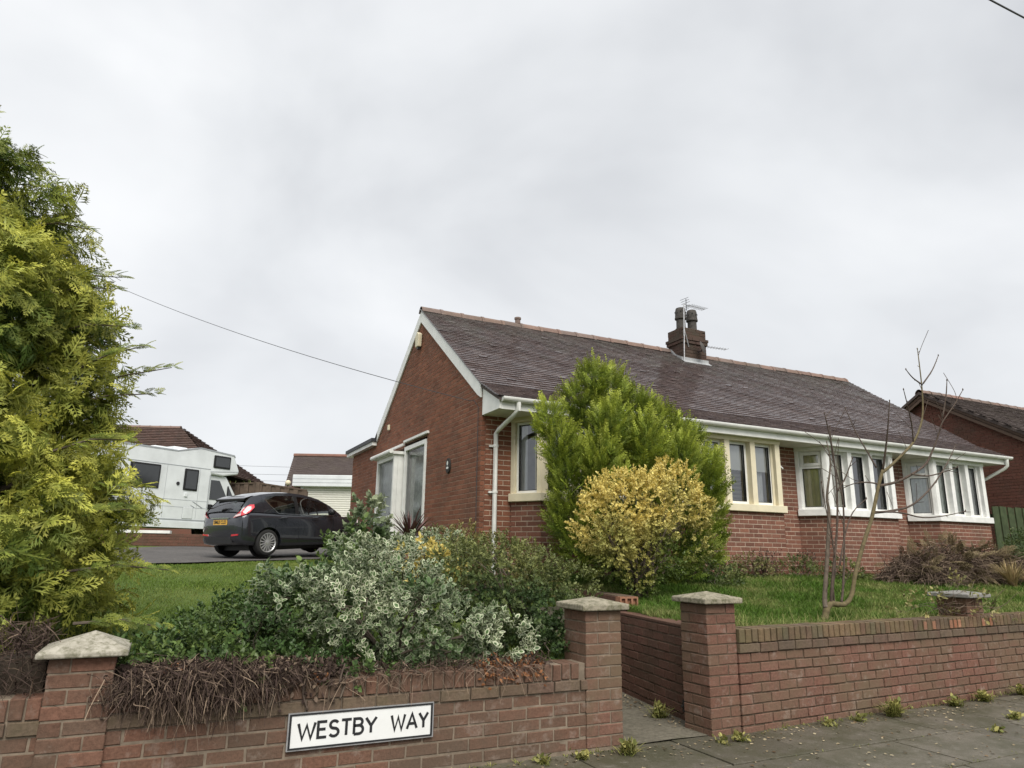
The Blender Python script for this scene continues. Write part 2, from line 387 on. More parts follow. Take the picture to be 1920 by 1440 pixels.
# foreground brick meshes: true size, chamfered face towards local -Y, slightly uneven
def brick_mesh(name, mat, lx, ly, lz, seed, ch=0.004, jit=0.0018):
    rg = random.Random(seed); J = lambda: rg.uniform(-jit, jit)
    x, y, z = lx / 2, ly / 2, lz / 2
    B = [(-x, y, -z), (x, y, -z), (x, y, z), (-x, y, z)]
    A = [(-x + J(), -y + ch, -z + J()), (x + J(), -y + ch, -z + J()), (x + J(), -y + ch, z + J()), (-x + J(), -y + ch, z + J())]
    C = [(-x + ch, -y + J(), -z + ch), (x - ch, -y + J(), -z + ch), (x - ch, -y + J(), z - ch), (-x + ch, -y + J(), z - ch)]
    fs = [(8, 9, 10, 11)] + [(4 + i, 4 + (i + 1) % 4, 8 + (i + 1) % 4, 8 + i) for i in range(4)] + [(i, (i + 1) % 4, 4 + (i + 1) % 4, 4 + i) for i in range(4)] + [(3, 2, 1, 0)]
    me = bpy.data.meshes.new(name); me.from_pydata(B + A + C, [], fs); me.materials.append(mat); me.update()
    return me

BRICKS = {}
def brick_set(key, mat, lx=0.203, ly=0.10, lz=0.067, n=5):
    BRICKS[key] = ([brick_mesh('brick', mat, lx, ly, lz, hash_i) for hash_i in range(n)], lx, ly, lz)
for key in ('brick_left', 'brick_right', 'brick_path', 'brick_house', 'brick_front', 'brick_orange'):
    brick_set(key, M[key])
brick_set('brick_band', M['brick_band'])
brick_set('brick_cope', M['brick_cope'], 0.064, 0.20, 0.104)
brick_set('brick_cope_red', M['brick_left'], 0.064, 0.20, 0.104)

def put_brick(key, c, ang, parent, ln=None, h=None, dp=None, name='brick', pinv=None):
    meshes, lx, ly, lz = BRICKS[key]
    o = bpy.data.objects.new(name, random.choice(meshes))
    o.location = c; o.rotation_euler = (0, 0, ang + random.uniform(-0.009, 0.009))
    o.scale = ((ln or lx) / lx, (dp or ly) / ly, (h or lz) / lz)
    COL.objects.link(o); o.parent = parent
    if pinv is not None: o.matrix_parent_inverse = pinv
    return o

MOD, JT, CRS = 0.214, 0.011, 0.078
def intervals(a, b, course, holes=(), mod=MOD, jt=JT, shift=0.0):
    """brick extents of one course between a and b, cut round holes"""
    segs = [(a, b)]
    for h0, h1 in holes:
        nx = []
        for s0, s1 in segs:
            if h1 <= s0 or h0 >= s1: nx.append((s0, s1)); continue
            if h0 > s0: nx.append((s0, h0))
            if h1 < s1: nx.append((h1, s1))
        segs = nx
    outp = []
    for s0, s1 in segs:
        k = math.floor((s0 - shift) / mod) - 1; off = (mod / 2 if course % 2 else 0.0) + shift
        x = k * mod + off; run = []
        while x < s1:
            l, r_ = max(x, s0), min(x + mod - jt, s1)
            if r_ > l: run.append([l, r_])
            x += mod
        if len(run) > 1 and run[0][1] - run[0][0] < 0.04: run[1][0] = run[0][0]; run.pop(0)
        if len(run) > 1 and run[-1][1] - run[-1][0] < 0.04: run[-2][1] = run[-1][1]; run.pop()
        if run: run[0][0] = s0; run[-1][1] = s1
        outp += [tuple(q) for q in run if q[1] - q[0] > 0.012]
    return outp
# ------------------------------------------------------------------ ground
def sstep(a, b, x):
    t = min(1, max(0, (x - a) / (b - a))); return t * t * (3 - 2 * t)
def lerp_tab(tab, y):
    if y <= tab[0][0]: return tab[0][1]
    for (a, za), (b, zb) in zip(tab, tab[1:]):
        if y <= b: return za + (zb - za) * (y - a) / (b - a)
    return tab[-1][1]
TL = [(4.7, 0.50), (5.2, 0.58), (7.3, 0.75), (13.2, 1.10), (16, 1.17), (20, 1.33), (24, 1.58), (60, 2.2)]
TR = [(4.7, 0.70), (9.3, 1.03), (16, 1.15), (24, 1.5), (60, 2.2)]
PSL = 0.187                                   # the path runs back at a slant
def path_l(y): return 3.22 + PSL * (y - 4.6)
def path_r(y): return 4.03 + PSL * (y - 4.6)
def hgt(x, y):
    k = sstep(2.8, 4.6, x)
    return lerp_tab(TL, y) * (1 - k) + lerp_tab(TR, y) * k + 0.015 * math.sin(x * 1.7 + y) * math.sin(y * 1.3)
def hgt_t(x, y):
    if path_l(y) - 0.14 < x < path_r(y) + 0.13 and y < 7.6:
        return -0.06
    return hgt(x, y)
xs = list(np.arange(-60, -4, 4)) + list(np.arange(-4, 3.0, 0.25)) + list(np.arange(3.0, 5.0, 0.06)) + list(np.arange(5.0, 20, 0.3)) + list(np.arange(20, 120, 6))
ys = list(np.arange(4.70, 9, 0.12)) + list(np.arange(9, 26, 0.5)) + list(np.arange(26, 180, 8))
def wskew(x, y): return max(0.0, x - 4.31) * 0.055 * max(0.0, 1 - (y - 4.7) / 4.0) if x < 40 else 0.0
g = MB(); g.grid([[(x, y + wskew(x, y) + (0.06 if y == ys[0] else 0), hgt_t(x, y)) for x in xs] for y in ys])
tag(g.build('garden_ground', M['lawn'], smooth=False), 'raised garden ground sloping up behind the front brick walls', 'ground', kind='structure')
g = MB(); g.grid([[(x, y, -0.16) for x in (-1500, -60, 60, 1500)] for y in (-1500, -60, 0, 60, 1500)])
tag(g.build('ground', M['lawn']), 'wide flat ground reaching out to the horizon', 'ground', kind='structure')
g = MB(); g.grid([[(x, y, -0.115) for x in np.arange(-60, 61, 6)] for y in (-7.5, -4, -1, 1.32)])
tag(g.build('road', M['asphalt']), 'dark asphalt road along the pavement', 'road', kind='structure')

kerb = thing('kerb', 'pale stone kerb between road and pavement', 'kerb', (4, 1.4, 0), kind='structure')
kinv = pmat(kerb).inverted()
km = MB().box(-0.45, 0.45, -0.07, 0.07, -0.16, 0.0).mesh('kerb_stone', M['kerb'])
for i in range(22):
    o = bpy.data.objects.new('kerb_stone', km); o.location = (-8 + i * 0.915, 1.40, -0.004); COL.objects.link(o)
    o.parent = kerb; o.matrix_parent_inverse = kinv

pav = thing('pavement', 'dark mossy slab pavement in front of the brick garden walls', 'pavement', (4, 3, 0), kind='structure')
pinv = pmat(pav).inverted()
MB().box(-9, 13, 1.48, 4.9, -0.15, -0.012).build('bedding', M['soil'], pav)
rows_pav = rows = [(1.48, 0.62), (2.11, 0.62), (2.74, 0.60), (3.35, 0.61), (3.97, 0.60)]
for ri_, (y0, dy) in enumerate(rows):
    x = -8.6 - 0.37 * (ri_ % 3)
    while x < 12.6:
        w = random.choice((0.61, 0.76, 0.91, 0.91))
        yb = y0 + dy - 0.012
        if ri_ == 4: yb = 4.66
        hw, hd = (w - 0.012) / 2, (yb - y0) / 2
        b = MB().box(-hw, hw, -hd, hd, -0.05, 0.0)
        o = b.build('slab', M['slab'], pav, bevel=0.005)
        o.location = (x + hw, y0 + hd, random.uniform(-0.004, 0.002))
        o.rotation_euler = (random.uniform(-0.008, 0.008), random.uniform(-0.006, 0.006), 0)
        x += w

pth = MB()
pr = []
for y in np.arange(4.62, 6.6, 0.2): pr.append([(path_l(y) - 0.2, y, 0.004), ((path_l(y) + path_r(y)) / 2, y, 0.012), (path_r(y) + 0.08, y, 0.004)])
pth.grid(pr)
path = tag(pth.build('path', M['concrete']), 'narrow worn concrete path between the two gate piers', 'path', kind='structure')
for i in range(5):
    y0 = 6.5 + i * 0.34; z1 = 0.17 + i * 0.19
    st = MB().prism([(path_l(y0) - 0.1, y0, -0.05), (path_r(y0) + 0.1, y0, -0.05), (path_r(y0 + .34) + 0.1, y0 + 0.34 if i < 4 else y0 + 1.4, -0.05), (path_l(y0 + .34) - 0.1, y0 + 0.34 if i < 4 else y0 + 1.4, -0.05)], (0, 0, z1 + 0.05))
    st.build('step', M['concrete'], path)

# driveway: strip running back to the right beside the gable
dv = MB(); dd = Vector((math.cos(R(33)), math.sin(R(33)))); dn = Vector((-dd.y, dd.x))
rw = []
for s_ in np.arange(-14, 10.1, 0.4):
    r_ = []
    for t_ in np.arange(0, 6.1, 0.6):
        p = Vector((0.0, 13.15)) + dd * s_ + dn * (t_ + 0.05 * math.sin(s_ * 2.1) * (t_ == 0))
        x = min(p.x, 4.2)
        r_.append((x, p.y, hgt(x, p.y) + 0.034))
    rw.append(r_)
dv.grid(rw)
tag(dv.build('driveway', M['drive']), 'grey tarmac driveway beside the gable end', 'driveway', kind='structure')

# ------------------------------------------------------------------ garden walls
def wall_line(name, label, p0, p1, key, mortar, courses, zb, band_c, cope, thick=0.21, recess=0.004, end0=True, shift=0.0, band_key='brick_band', cope_key='brick_cope', spall=()):
    p0 = Vector((*p0, 0)); p1 = Vector((*p1, 0)); u = (p1 - p0).normalized(); L = (p1 - p0).length
    n = Vector((u.y, -u.x, 0)); ang = math.atan2(u.y, u.x)
    w = thing(name, label, 'wall', (p0 + u * L / 2)); inv = pmat(w).inverted()
    top = zb + courses * CRS
    ctop = top + (0.112 if cope else 0)
    MB().frame_box(p0, u, n, Z3, 0.01, L - 0.01, -thick + 0.01, -recess, zb - 0.2, top).build('mortar', mortar, w)
    if cope:
        MB().frame_box(p0, u, n, Z3, 0.01, L - 0.01, -thick + 0.01, -0.008, top, ctop - 0.006).build('mortar', mortar, w)
    for c in range(courses):
        z = zb + c * CRS + CRS / 2
        isb = c in band_c
        for a, b in intervals(0.0, L, c, shift=shift):
            q = p0 + u * ((a + b) / 2) - n * (0.05 - (0.014 if isb else random.uniform(-0.003, 0.003)))
            k = band_key if isb else key
            put_brick(k, (q.x, q.y, z + random.uniform(-0.0025, 0.0025)), ang, w, ln=b - a, h=0.067 * random.uniform(0.95, 1.03), pinv=inv)
    if cope:
        x = 0.04
        while x < L - 0.03:
            q = p0 + u * x - n * (thick / 2 - 0.008)
            k = cope_key
            o = put_brick(k, (q.x, q.y, top + 0.052 + 0.004 + random.uniform(-0.003, 0.003)), ang, w, name='coping_brick', pinv=inv, dp=thick)
            if any(abs(x - s) < 0.04 for s in spall):
                qq = p0 + u * x + n * 0.006
                put_brick('brick_orange', (qq.x, qq.y, top + 0.05), ang, w, ln=0.05, h=0.075, dp=0.014, name='spalled_face', pinv=inv)
            x += 0.0745
    return w

def pier(label, cx, cy, ang, courses, zb, key, mortar, cap_key, side=0.313, cap=0.41, capt=0.042, apex=0.048, tilt=(0, 0), top_off=(0, 0)):
    w = thing('brick_pier', label, 'pier', (cx, cy, zb), ang, 'piers of the front garden walls'); inv = pmat(w).inverted()
    h = side / 2; ca, sa = math.cos(ang), math.sin(ang)
    T = lambda x, y: (cx + x * ca - y * sa, cy + x * sa + y * ca)
    top = zb + courses * CRS
    k = h - 0.005
    MB().prism([(*T(-k, -k), zb - 0.3), (*T(k, -k), zb - 0.3), (*T(k, k), zb - 0.3), (*T(-k, k), zb - 0.3)], (0, 0, top - zb + 0.3)).build('mortar', mortar, w)
    for c in range(courses):
        z = zb + c * CRS + CRS / 2
        fl = 1 if c % 2 else -1
        for q in range(4):
            a = ang + q * math.pi / 2
            lx = 0.0545 * fl; ly = -h + 0.05
            c2, s2 = math.cos(q * math.pi / 2), math.sin(q * math.pi / 2)
            x, y = T(lx * c2 - ly * s2, lx * s2 + ly * c2)
            put_brick(key, (x, y, z), a, w, ln=0.2035, pinv=inv)
    k = cap / 2
    mb = MB(); z0 = top + 0.004
    ring = lambda s, z: [(*T(x * s, y * s), z) for x, y in ((-k, -k), (k, -k), (k, k), (-k, k))]
    ap = (*T(*top_off), z0 + capt + apex)
    vs = ring(1, z0) + ring(1, z0 + capt) + [ap]
    mb.add(vs, [(3, 2, 1, 0)] + [(i, (i + 1) % 4, 4 + (i + 1) % 4, 4 + i) for i in range(4)] + [(4 + i, 4 + (i + 1) % 4, 8) for i in range(4)])
    o = mb.build('cap', M[cap_key], w, bevel=0.008)
    return w

YL = 4.60
WL = wall_line('garden_wall', 'low brown brick front wall left of the gate carrying the street sign', (-4.2, YL), (2.87, YL), 'brick_left', M['mortar_light'], 6, 0.02, (5,), True, shift=0.06, band_key='brick_band', cope_key='brick_cope_red')
ra = math.atan2(0.055, 1)
WR = wall_line('garden_wall', 'long red brick front wall right of the gate with mossy brick-on-edge coping', (4.31, 4.572), (11.2, 4.572 + 0.055 * 6.89), 'brick_right', M['mortar_dark'], 9, -0.03, (8,), True, recess=0.009, shift=0.03, spall=(2.60, 2.75, 3.02, 3.10, 3.17, 3.62, 3.77, 4.66, 4.73))
pier('red brick pier left of the gate with a lichened pyramid cap', 3.015, YL + 0.145, 0.0, 12, 0.02, 'brick_right', M['mortar_light'], 'cap')
pier('red brick pier right of the gate with a lichened pyramid cap', 4.145, 4.585 + 0.155, 0.035, 13, -0.03, 'brick_right', M['mortar_dark'], 'cap')
pier('brown brick pier under the golden conifer with a pale crooked cap', -0.317, YL + 0.13, 0.0, 10, 0.01, 'brick_left', M['mortar_light'], 'cap_pale', cap=0.43, capt=0.03, apex=0.085, top_off=(0.03, 0.03))
pier('brick pier on the right wall overgrown with bramble, flat grey cap', 7.845, 4.94, ra, 12, 0.03, 'brick_right', M['mortar_dark'], 'cap_grey', cap=0.44, capt=0.04, apex=0.03)

# wall along the right of the path, stepping up towards the house
pw0, pw1 = (path_r(6.9) + 0.02, 6.9), (path_r(4.9) + 0.02, 4.9)
WP = wall_line('path_wall', 'dark brick retaining wall along the right side of the path', pw0, pw1, 'brick_path', M['mortar_dark'], 10, -0.03, (), False, recess=0.006, shift=0.02)
u_ = Vector((pw1[0] - pw0[0], pw1[1] - pw0[1], 0)).normalized(); n_ = Vector((u_.y, -u_.x, 0))
MB().frame_box(Vector((*pw0, 0)), u_, n_, Z3, 0, 1.99, -0.215, 0.0, 0.752, 0.78).build('coping', M['brick_path'], WP, bevel=0.006)
WU = wall_line('path_wall', 'upper brick wall behind the gate ending in an orange hollow brick', (path_r(8.7) + 0.05, 8.7), (path_r(6.45) + 0.05, 6.45), 'brick_path', M['mortar_dark'], 3, 0.70, (), False, recess=0.006)
wall_line('path_wall', 'brick retaining wall along the left side of the path behind the left gate pier', (path_l(4.92) - 0.02, 4.92), (path_l(6.9) - 0.02, 6.9), 'brick_path', M['mortar_dark'], 8, -0.03, (), False, recess=0.006)
hb = MB(); hc = Vector((path_r(6.45) + 0.155, 6.42, 0.875))
for (a, b, c, d) in ((-.115, .115, -.052, -.034), (-.115, .115, .034, .052), (-.115, -.10, -.034, .034), (-.05, -.026, -.034, .034), (.026, .05, -.034, .034), (.10, .115, -.034, .034)):
    hb.box(hc.x + a, hc.x + b, hc.y - 0.03, hc.y + 0.06, hc.z + c, hc.z + d)
hb.box(hc.x - .112, hc.x + .112, hc.y + 0.0, hc.y + 0.058, hc.z - 0.05, hc.z + 0.05)
hb.build('hollow_brick', M['brick_orange'], WU)
hk = MB().box(4.02, 4.05, 4.93, 4.955, 0.11, 0.20); hk.tube([(4.0, 4.94, 0.155), (4.05, 4.94, 0.155)], 0.012)
tag(hk.build('gate_hinge', M['rust']), 'small black iron gate hinge low on the right pier', 'hinge')

# street sign ---------------------------------------------------------------
M['sign_white'] = plain('enamel white', (0.78, 0.79, 0.78), 0.3, var=0.04, scale=9)
M['sign_black'] = plain('sign black', (0.02, 0.021, 0.023), 0.4)
sg = thing('street_sign', 'white street name sign reading WESTBY WAY in black on the brown wall', 'sign', (1.238, YL - 0.03, 0.23))
sx0, sx1, sz0, sz1 = 0.803, 1.674, 0.232, 0.407
yf = YL - 0.022
MB().box(sx0, sx1, yf, YL - 0.004, sz0, sz1).build('plate', M['sign_white'], sg)
fr = MB()
for a, b, c, d in ((sx0 - 0.012, sx1 + 0.012, sz1, sz1 + 0.010), (sx0 - 0.012, sx1 + 0.012, sz0 - 0.010, sz0), (sx0 - 0.012, sx0, sz0, sz1), (sx1, sx1 + 0.012, sz0, sz1)):
    fr.box(a, b, yf - 0.004, YL - 0.003, c, d)
fr.build('frame', M['sign_black'], sg)
fr = MB()
for a, b, c, d in ((sx0 - 0.020, sx1 + 0.020, sz1 + 0.010, sz1 + 0.016), (sx0 - 0.020, sx1 + 0.020, sz0 - 0.017, sz0 - 0.010), (sx0 - 0.020, sx0 - 0.012, sz0 - 0.010, sz1 + 0.010), (sx1 + 0.012, sx1 + 0.020, sz0 - 0.010, sz1 + 0.010)):
    fr.box(a, b, yf - 0.002, YL - 0.003, c, d)
fr.build('rim', M['steel'], sg)
def arc(cx, cy, rx, ry, a0, a1, n=10):
    return [(cx + rx * math.cos(R(a0 + (a1 - a0) * i / n)), cy + ry * math.sin(R(a0 + (a1 - a0) * i / n))) for i in range(n + 1)]
GL = {'W': (1.12, [[(0.0, 1), (0.28, 0), (0.56, 0.86), (0.84, 0), (1.12, 1)]]),
      'E': (0.58, [[(0.58, 1), (0, 1), (0, 0), (0.58, 0)], [(0, 0.52), (0.5, 0.52)]]),
      'S': (0.60, [arc(0.30, 0.755, 0.27, 0.245, 25, 270) + arc(0.30, 0.26, 0.30, 0.26, 90, -155)]),
      'T': (0.68, [[(0, 1), (0.68, 1)], [(0.34, 1), (0.34, 0)]]),
      'B': (0.62, [[(0, 0), (0, 1), (0.30, 1)] + arc(0.32, 0.775, 0.24, 0.225, 90, -90) + [(0, 0.55)], [(0.3, 0.55)] + arc(0.34, 0.275, 0.28, 0.275, 90, -90) + [(0, 0)]]),
      'Y': (0.74, [[(0, 1), (0.37, 0.47), (0.74, 1)], [(0.37, 0.47), (0.37, 0)]]),
      'A': (0.82, [[(0, 0), (0.41, 1), (0.82, 0)], [(0.14, 0.34), (0.68, 0.34)]])}
def stroke(mb, pts, w, y, T):
    P = [Vector(p) for p in pts]; n = len(P); off = []
    for i in range(n):
        d0 = (P[i] - P[i - 1]).normalized() if i else (P[1] - P[0]).normalized()
        d1 = (P[i + 1] - P[i]).normalized() if i < n - 1 else d0
        b = Vector((-(d0.y + d1.y), d0.x + d1.x)); b.normalize()
        c = max(0.5, b.dot(Vector((-d0.y, d0.x)))); off.append(b * (w / 2 / c))
    vs = []
    for p, o_ in zip(P, off): vs += [T(p + o_, y), T(p - o_, y)]
    mb.add(vs, [(2 * i, 2 * i + 1, 2 * i + 3, 2 * i + 2) for i in range(n - 1)])
def lettering(word, x0, x1, zb_, hgt_, parent, mat, y, w=0.19, gap=0.20):
    tot = sum(GL[c][0] for c in word) + gap * (len(word) - 1); k = (x1 - x0) / (tot * hgt_)
    x = x0
    for c in word:
        wd, st = GL[c]; mb = MB()
        for i, s in enumerate(st):
            stroke(mb, [(a * k, b) for a, b in s], w, y - 0.0004 * i, lambda p, yy: (x + p.x * hgt_, yy, zb_ + p.y * hgt_))
        mb.build('letter', mat, parent, fix=False)
        x += (wd + gap) * hgt_ * k
lettering('WESTBY', 0.845, 1.318, 0.277, 0.086, sg, M['sign_black'], yf - 0.0015)
lettering('WAY', 1.415, 1.655, 0.277, 0.086, sg, M['sign_black'], yf - 0.0015)
# ------------------------------------------------------------------ the pair of bungalows
XG, XE, YF, YB, YK, YX = 4.24, 16.86, 9.80, 9.30, 16.0, 18.26
YR, ZR = 12.98, 6.20                      # ridge
KY, KZ = 9.77, 3.96                       # kink above the bell-cast eaves
EY, EZ = 9.08, 3.625                      # eaves edge
BKY, BKZ = 16.1, 3.98
def roof_z(y):
    if y < KY: return EZ + (KZ - EZ) * (y - EY) / (KY - EY)
    if y < YR: return KZ + (ZR - KZ) * (y - KY) / (YR - KY)
    return ZR + (BKZ - ZR) * (y - YR) / (BKY - YR)
H = thing('semi_detached_bungalow', 'red brick pair of bungalows with tiled gable roof, bay windows and central chimney', 'house', (10.5, 12.5, 1.05))
HI = pmat(H).inverted()
wall = MB()
house_bricks = []          # (centre, angle, length, key)
def brick_face(core, p0, p1, zb, zt, key, holes=(), zclip=None, course0=0, prio=1.0, depth=0.10, recess=0.0035):
    """p0->p1 in plan with outward normal (u.y,-u.x); holes: (a,b,z0,z1) along u; zclip(a)->max z"""
    p0 = Vector((*p0, 0)); p1 = Vector((*p1, 0)); u = (p1 - p0).normalized(); L = (p1 - p0).length
    n = Vector((u.y, -u.x, 0)); ang = math.atan2(u.y, u.x)
    c = 0
    zz = zb
    while zz < zt - 0.02:
        z0, z1 = zz, min(zz + CRS, zt)
        hs = [(a, b) for a, b, h0, h1 in holes if h0 < z0 + 0.04 and h1 > z0 + 0.04]
        s0, s1 = 0.0, L
        if zclip:
            ss = [x for x in np.linspace(0, L, 160) if zclip(x) > z0 + CRS * 0.5]
            if not ss: zz += CRS; c += 1; continue
            s0, s1 = min(ss), max(ss)
        segs = [(s0, s1)]
        for h0, h1 in hs:
            nx = []
            for a, b in segs:
                if h1 <= a or h0 >= b: nx.append((a, b)); continue
                if h0 > a: nx.append((a, h0))
                if h1 < b: nx.append((h1, b))
            segs = nx
        for a, b in segs: core.frame_box(p0, u, n, Z3, a + (0.008 if a == 0 else 0), b - (0.008 if b == L else 0), -depth, -recess, z0, z1)
        for a, b in intervals(s0, s1, c + course0, hs):
            q = p0 + u * ((a + b) / 2) - n * 0.035
            house_bricks.append((q.x, q.y, z0 + (z1 - z0) / 2, ang, b - a, z1 - z0 - 0.0135, key, prio))
        zz += CRS; c += 1
core_g, core_f = MB(), MB()
# gable side: runs from the back to the front so that its outward normal is -X
gy = lambda a: YX - a
def gclip(a):
    y = gy(a)
    return 3.83 if y > YK else roof_z(y) - 0.11
D0, D1, D2 = 12.36, 13.74, 15.12
brick_face(core_g, (XG, YX), (XG, YF), 0.95, 6.2, 'brick_house', holes=[(YX - D1, YX - D0, 0.9, 3.50), (YX - D2, YX - D1, 0.9, 3.46)], zclip=gclip, prio=1.0)
# front: pieces between the bays
bays = [(5.03, 6.92, 'cream'), (8.10, 10.03, 'cream'), (11.24, 13.17, 'white'), (14.46, 16.22, 'white')]
CX = 0.27
edges = [XG + 0.074]
for a, b, _ in bays: edges += [a - CX, b + CX]
edges.append(XE)
for i in range(0, len(edges), 2):
    brick_face(core_f, (edges[i], YF), (edges[i + 1], YF), 0.90, 3.52, 'brick_front' if i else 'brick_house', prio=(1.0 if i in (0, 4) else 0.4), course0=i // 2)
for k, (a, b, st) in enumerate(bays):
    pr_ = 0.0 if k == 0 else 1.1
    brick_face(core_f, (a - CX, YF), (a, YB), 0.90, 2.13, 'brick_front', prio=pr_)
    brick_face(core_f, (a, YB), (b, YB), 0.90, 2.13, 'brick_front', prio=pr_, course0=1)
    brick_face(core_f, (b, YB), (b + CX, YF), 0.90, 2.13, 'brick_front', prio=0.0)
W = core_g.build('wall', M['mortar_gable'], H); W['label'] = 'brick gable end wall'
WF = core_f.build('wall', M['mortar_house'], H); WF['label'] = 'brick front wall with bay aprons'
WB = MB().box(XE - 0.2, XE - 0.0, YF + 0.1, YK, 0.9, 3.9).box(XG + 0.1, XE - 0.2, YX - 0.2, YX - 0.02, 0.9, 3.8).prism([(XE, YF + 0.1, 3.9), (XE, YK, 3.9), (XE, YR, ZR - 0.12)], (-0.2, 0, 0)).build('wall', M['brick_far'], H); WB['label'] = 'plain back and far end walls'
# the 300 bricks that show largest are pieces of their own
def vis(b):
    d = math.dist(b[:3], (0, 0, 1.37)); return b[7] * b[4] / d / d * (1.0 if b[2] > 1.25 else 0.5)
house_bricks.sort(key=vis, reverse=True)
rest = {'brick_house': MB(), 'brick_front': MB()}
for i, (x, y, z, ang, ln, h, key, prio) in enumerate(house_bricks):
    if i < 300:
        put_brick(key, (x, y, z), ang, W if key == 'brick_house' and abs(x - XG) < 0.2 else WF, ln=ln, h=h, dp=0.07)
    else:
        ca, sa = math.cos(ang), math.sin(ang)
        j = random.uniform(-0.0015, 0.0015)
        rest[key].frame_box((x, y, z), (ca, sa, 0), (sa, -ca, 0), Z3, -ln / 2, ln / 2, -0.03, 0.035 + j, -h / 2, h / 2, front_only=True)
tag(rest['brick_house'].build('brick', M['brick_house'], W, rnd=True, fix=False), kind='stuff')
tag(rest['brick_front'].build('brick', M['brick_front'], WF, rnd=True, fix=False), kind='stuff')

# roof: slabs, then tiles -------------------------------------------------
VX0, VX1 = XG - 0.05, XE + 0.06
roof = MB()
def slab(y0, z0, y1, z1, x0=VX0 + 0.02, x1=VX1 - 0.02, t=0.05):
    roof.prism([(x0, y0, z0 - 0.02), (x1, y0, z0 - 0.02), (x1, y1, z1 - 0.02), (x0, y1, z1 - 0.02)], (0, 0, -t))
slab(EY + 0.03, roof_z(EY + 0.03), KY, KZ); slab(KY, KZ, YR, ZR); slab(YR, ZR, BKY, BKZ)
RF = roof.build('roof', M['tile_grey'], H)
GA, TW, TL_ = 0.098, 0.166, 0.16
# tile courses as (y, z) from the eaves up, following the bell-cast
seg = [((EY, EZ), (KY, KZ)), ((KY, KZ), (YR, ZR))]
cour = []
for (a, b) in seg:
    L = math.dist(a, b); nn = max(1, round(L / GA))
    for i in range(nn): cour.append((a[0] + (b[0] - a[0]) * i / nn, a[1] + (b[1] - a[1]) * i / nn, math.atan2(b[1] - a[1], b[0] - a[0])))
tm = []
for s_ in range(4):
    rg = random.Random(s_); t = 0.015
    x, l = (TW - 0.004) / 2, TL_
    v = [(-x, 0, 0), (x, 0, 0), (x, l, -0.004), (-x, l, -0.004), (-x, 0, t), (x, 0, t), (x, l, t - 0.004), (-x, l, t - 0.004)]
    v = [(a + rg.uniform(-.001, .001), b + rg.uniform(-.003, .003), c + rg.uniform(-.001, .001)) for a, b, c in v]
    me = bpy.data.meshes.new('tile'); me.from_pydata(v, [], [(4, 5, 6, 7), (0, 1, 5, 4), (1, 2, 6, 5), (3, 0, 4, 7), (0, 3, 2, 1)]); me.materials.append(M['tile']); me.update(); tm.append(me)
tl_all = []
for ci, (y, z, an) in enumerate(cour):
    x = VX0 + (TW / 2 if ci % 2 else 0)
    if ci % 2: tl_all.append((VX0 + TW / 4, y, z, an, 0.5, ci))
    while x < VX1 - TW * 0.45:
        w = min(1.0, (VX1 - x) / TW); tl_all.append((x + TW * w / 2, y, z, an, w, ci)); x += TW
def tvis(t): return -math.dist((t[0], t[1], t[2]), (0, 0, 1.37))
order = sorted(range(len(tl_all)), key=lambda i: tvis(tl_all[i]), reverse=True)
single = set(order[:300]); tmb = MB()
for i, (x, y, z, an, w, ci) in enumerate(tl_all):
    wav = 0.008 * math.sin(x * 1.3 + 0.2 * ci) * math.sin(ci * 0.21 + x * 0.4) + 0.002 * math.sin(x * 5.1 + ci)
    lift = random.uniform(0, 0.002) + (0.008 if random.random() < 0.02 else 0)
    tilt = -R(6.0) + random.uniform(-0.012, 0.012); rz = random.gauss(0, 0.006); rx = random.gauss(0, 0.007)
    loc = Vector((x, y, z + 0.008 + wav + lift))
    E_ = Euler((an + tilt, rx, rz))
    if i in single:
        o = bpy.data.objects.new('tile', random.choice(tm)); o.location = loc; o.rotation_euler = E_; o.scale = (w, 1, 1)
        COL.objects.link(o); o.parent = RF
    else:
        mm_ = Matrix.Translation(loc) @ E_.to_matrix().to_4x4() @ Matrix.Diagonal((w, 1, 1, 1))
        me = tm[i % 4]
        tmb.add([mm_ @ v.co for v in me.vertices], [(4, 5, 6, 7), (0, 1, 5, 4), (1, 2, 6, 5), (3, 0, 4, 7)])
tag(tmb.build('tile', M['tile'], RF, rnd=True, fix=False), kind='stuff')
# ridge tiles
x = VX0
rt = MB(); prof = [(-0.125, -0.085), (-0.09, -0.01), (-0.04, 0.035), (0, 0.045), (0.04, 0.035), (0.09, -0.01), (0.125, -0.085)]
rt.grid([[(xx, a * k, b * k) for a, b in prof] for xx, k in ((-0.235, 0.95), (0.17, 0.95), (0.172, 1.16), (0.235, 1.16), (0.235, 0.9))])
rm = rt.mesh('ridge_tile', M['ridge'], smooth=False)
i = 0
while x < VX1 - 0.2:
    o = bpy.data.objects.new('ridge_tile', rm); o.location = (x + 0.235, YR, ZR + 0.028 + 0.012 * math.sin(x * 0.9) + random.uniform(-0.004, 0.004)); o.rotation_euler = (0, random.uniform(-0.012, 0.012), random.uniform(-0.012, 0.012))
    COL.objects.link(o); o.parent = RF; x += 0.465; i += 1
MB().lathe((6.42, YR, ZR + 0.05), [(0.06, 0), (0.06, 0.09), (0.075, 0.10), (0.075, 0.14)], 10).build('vent', M['ridge'], RF)
# flat roof over the back extension
MB().box(XG - 0.14, XG + 6, YK - 0.05, YX + 0.35, 3.86, 3.945).build('flat_roof', M['dark_metal'], H)
MB().box(XG - 0.11, XG + 5.9, YK - 0.02, YX + 0.30, 3.775, 3.86).build('soffit', M['white_upvc'], H)

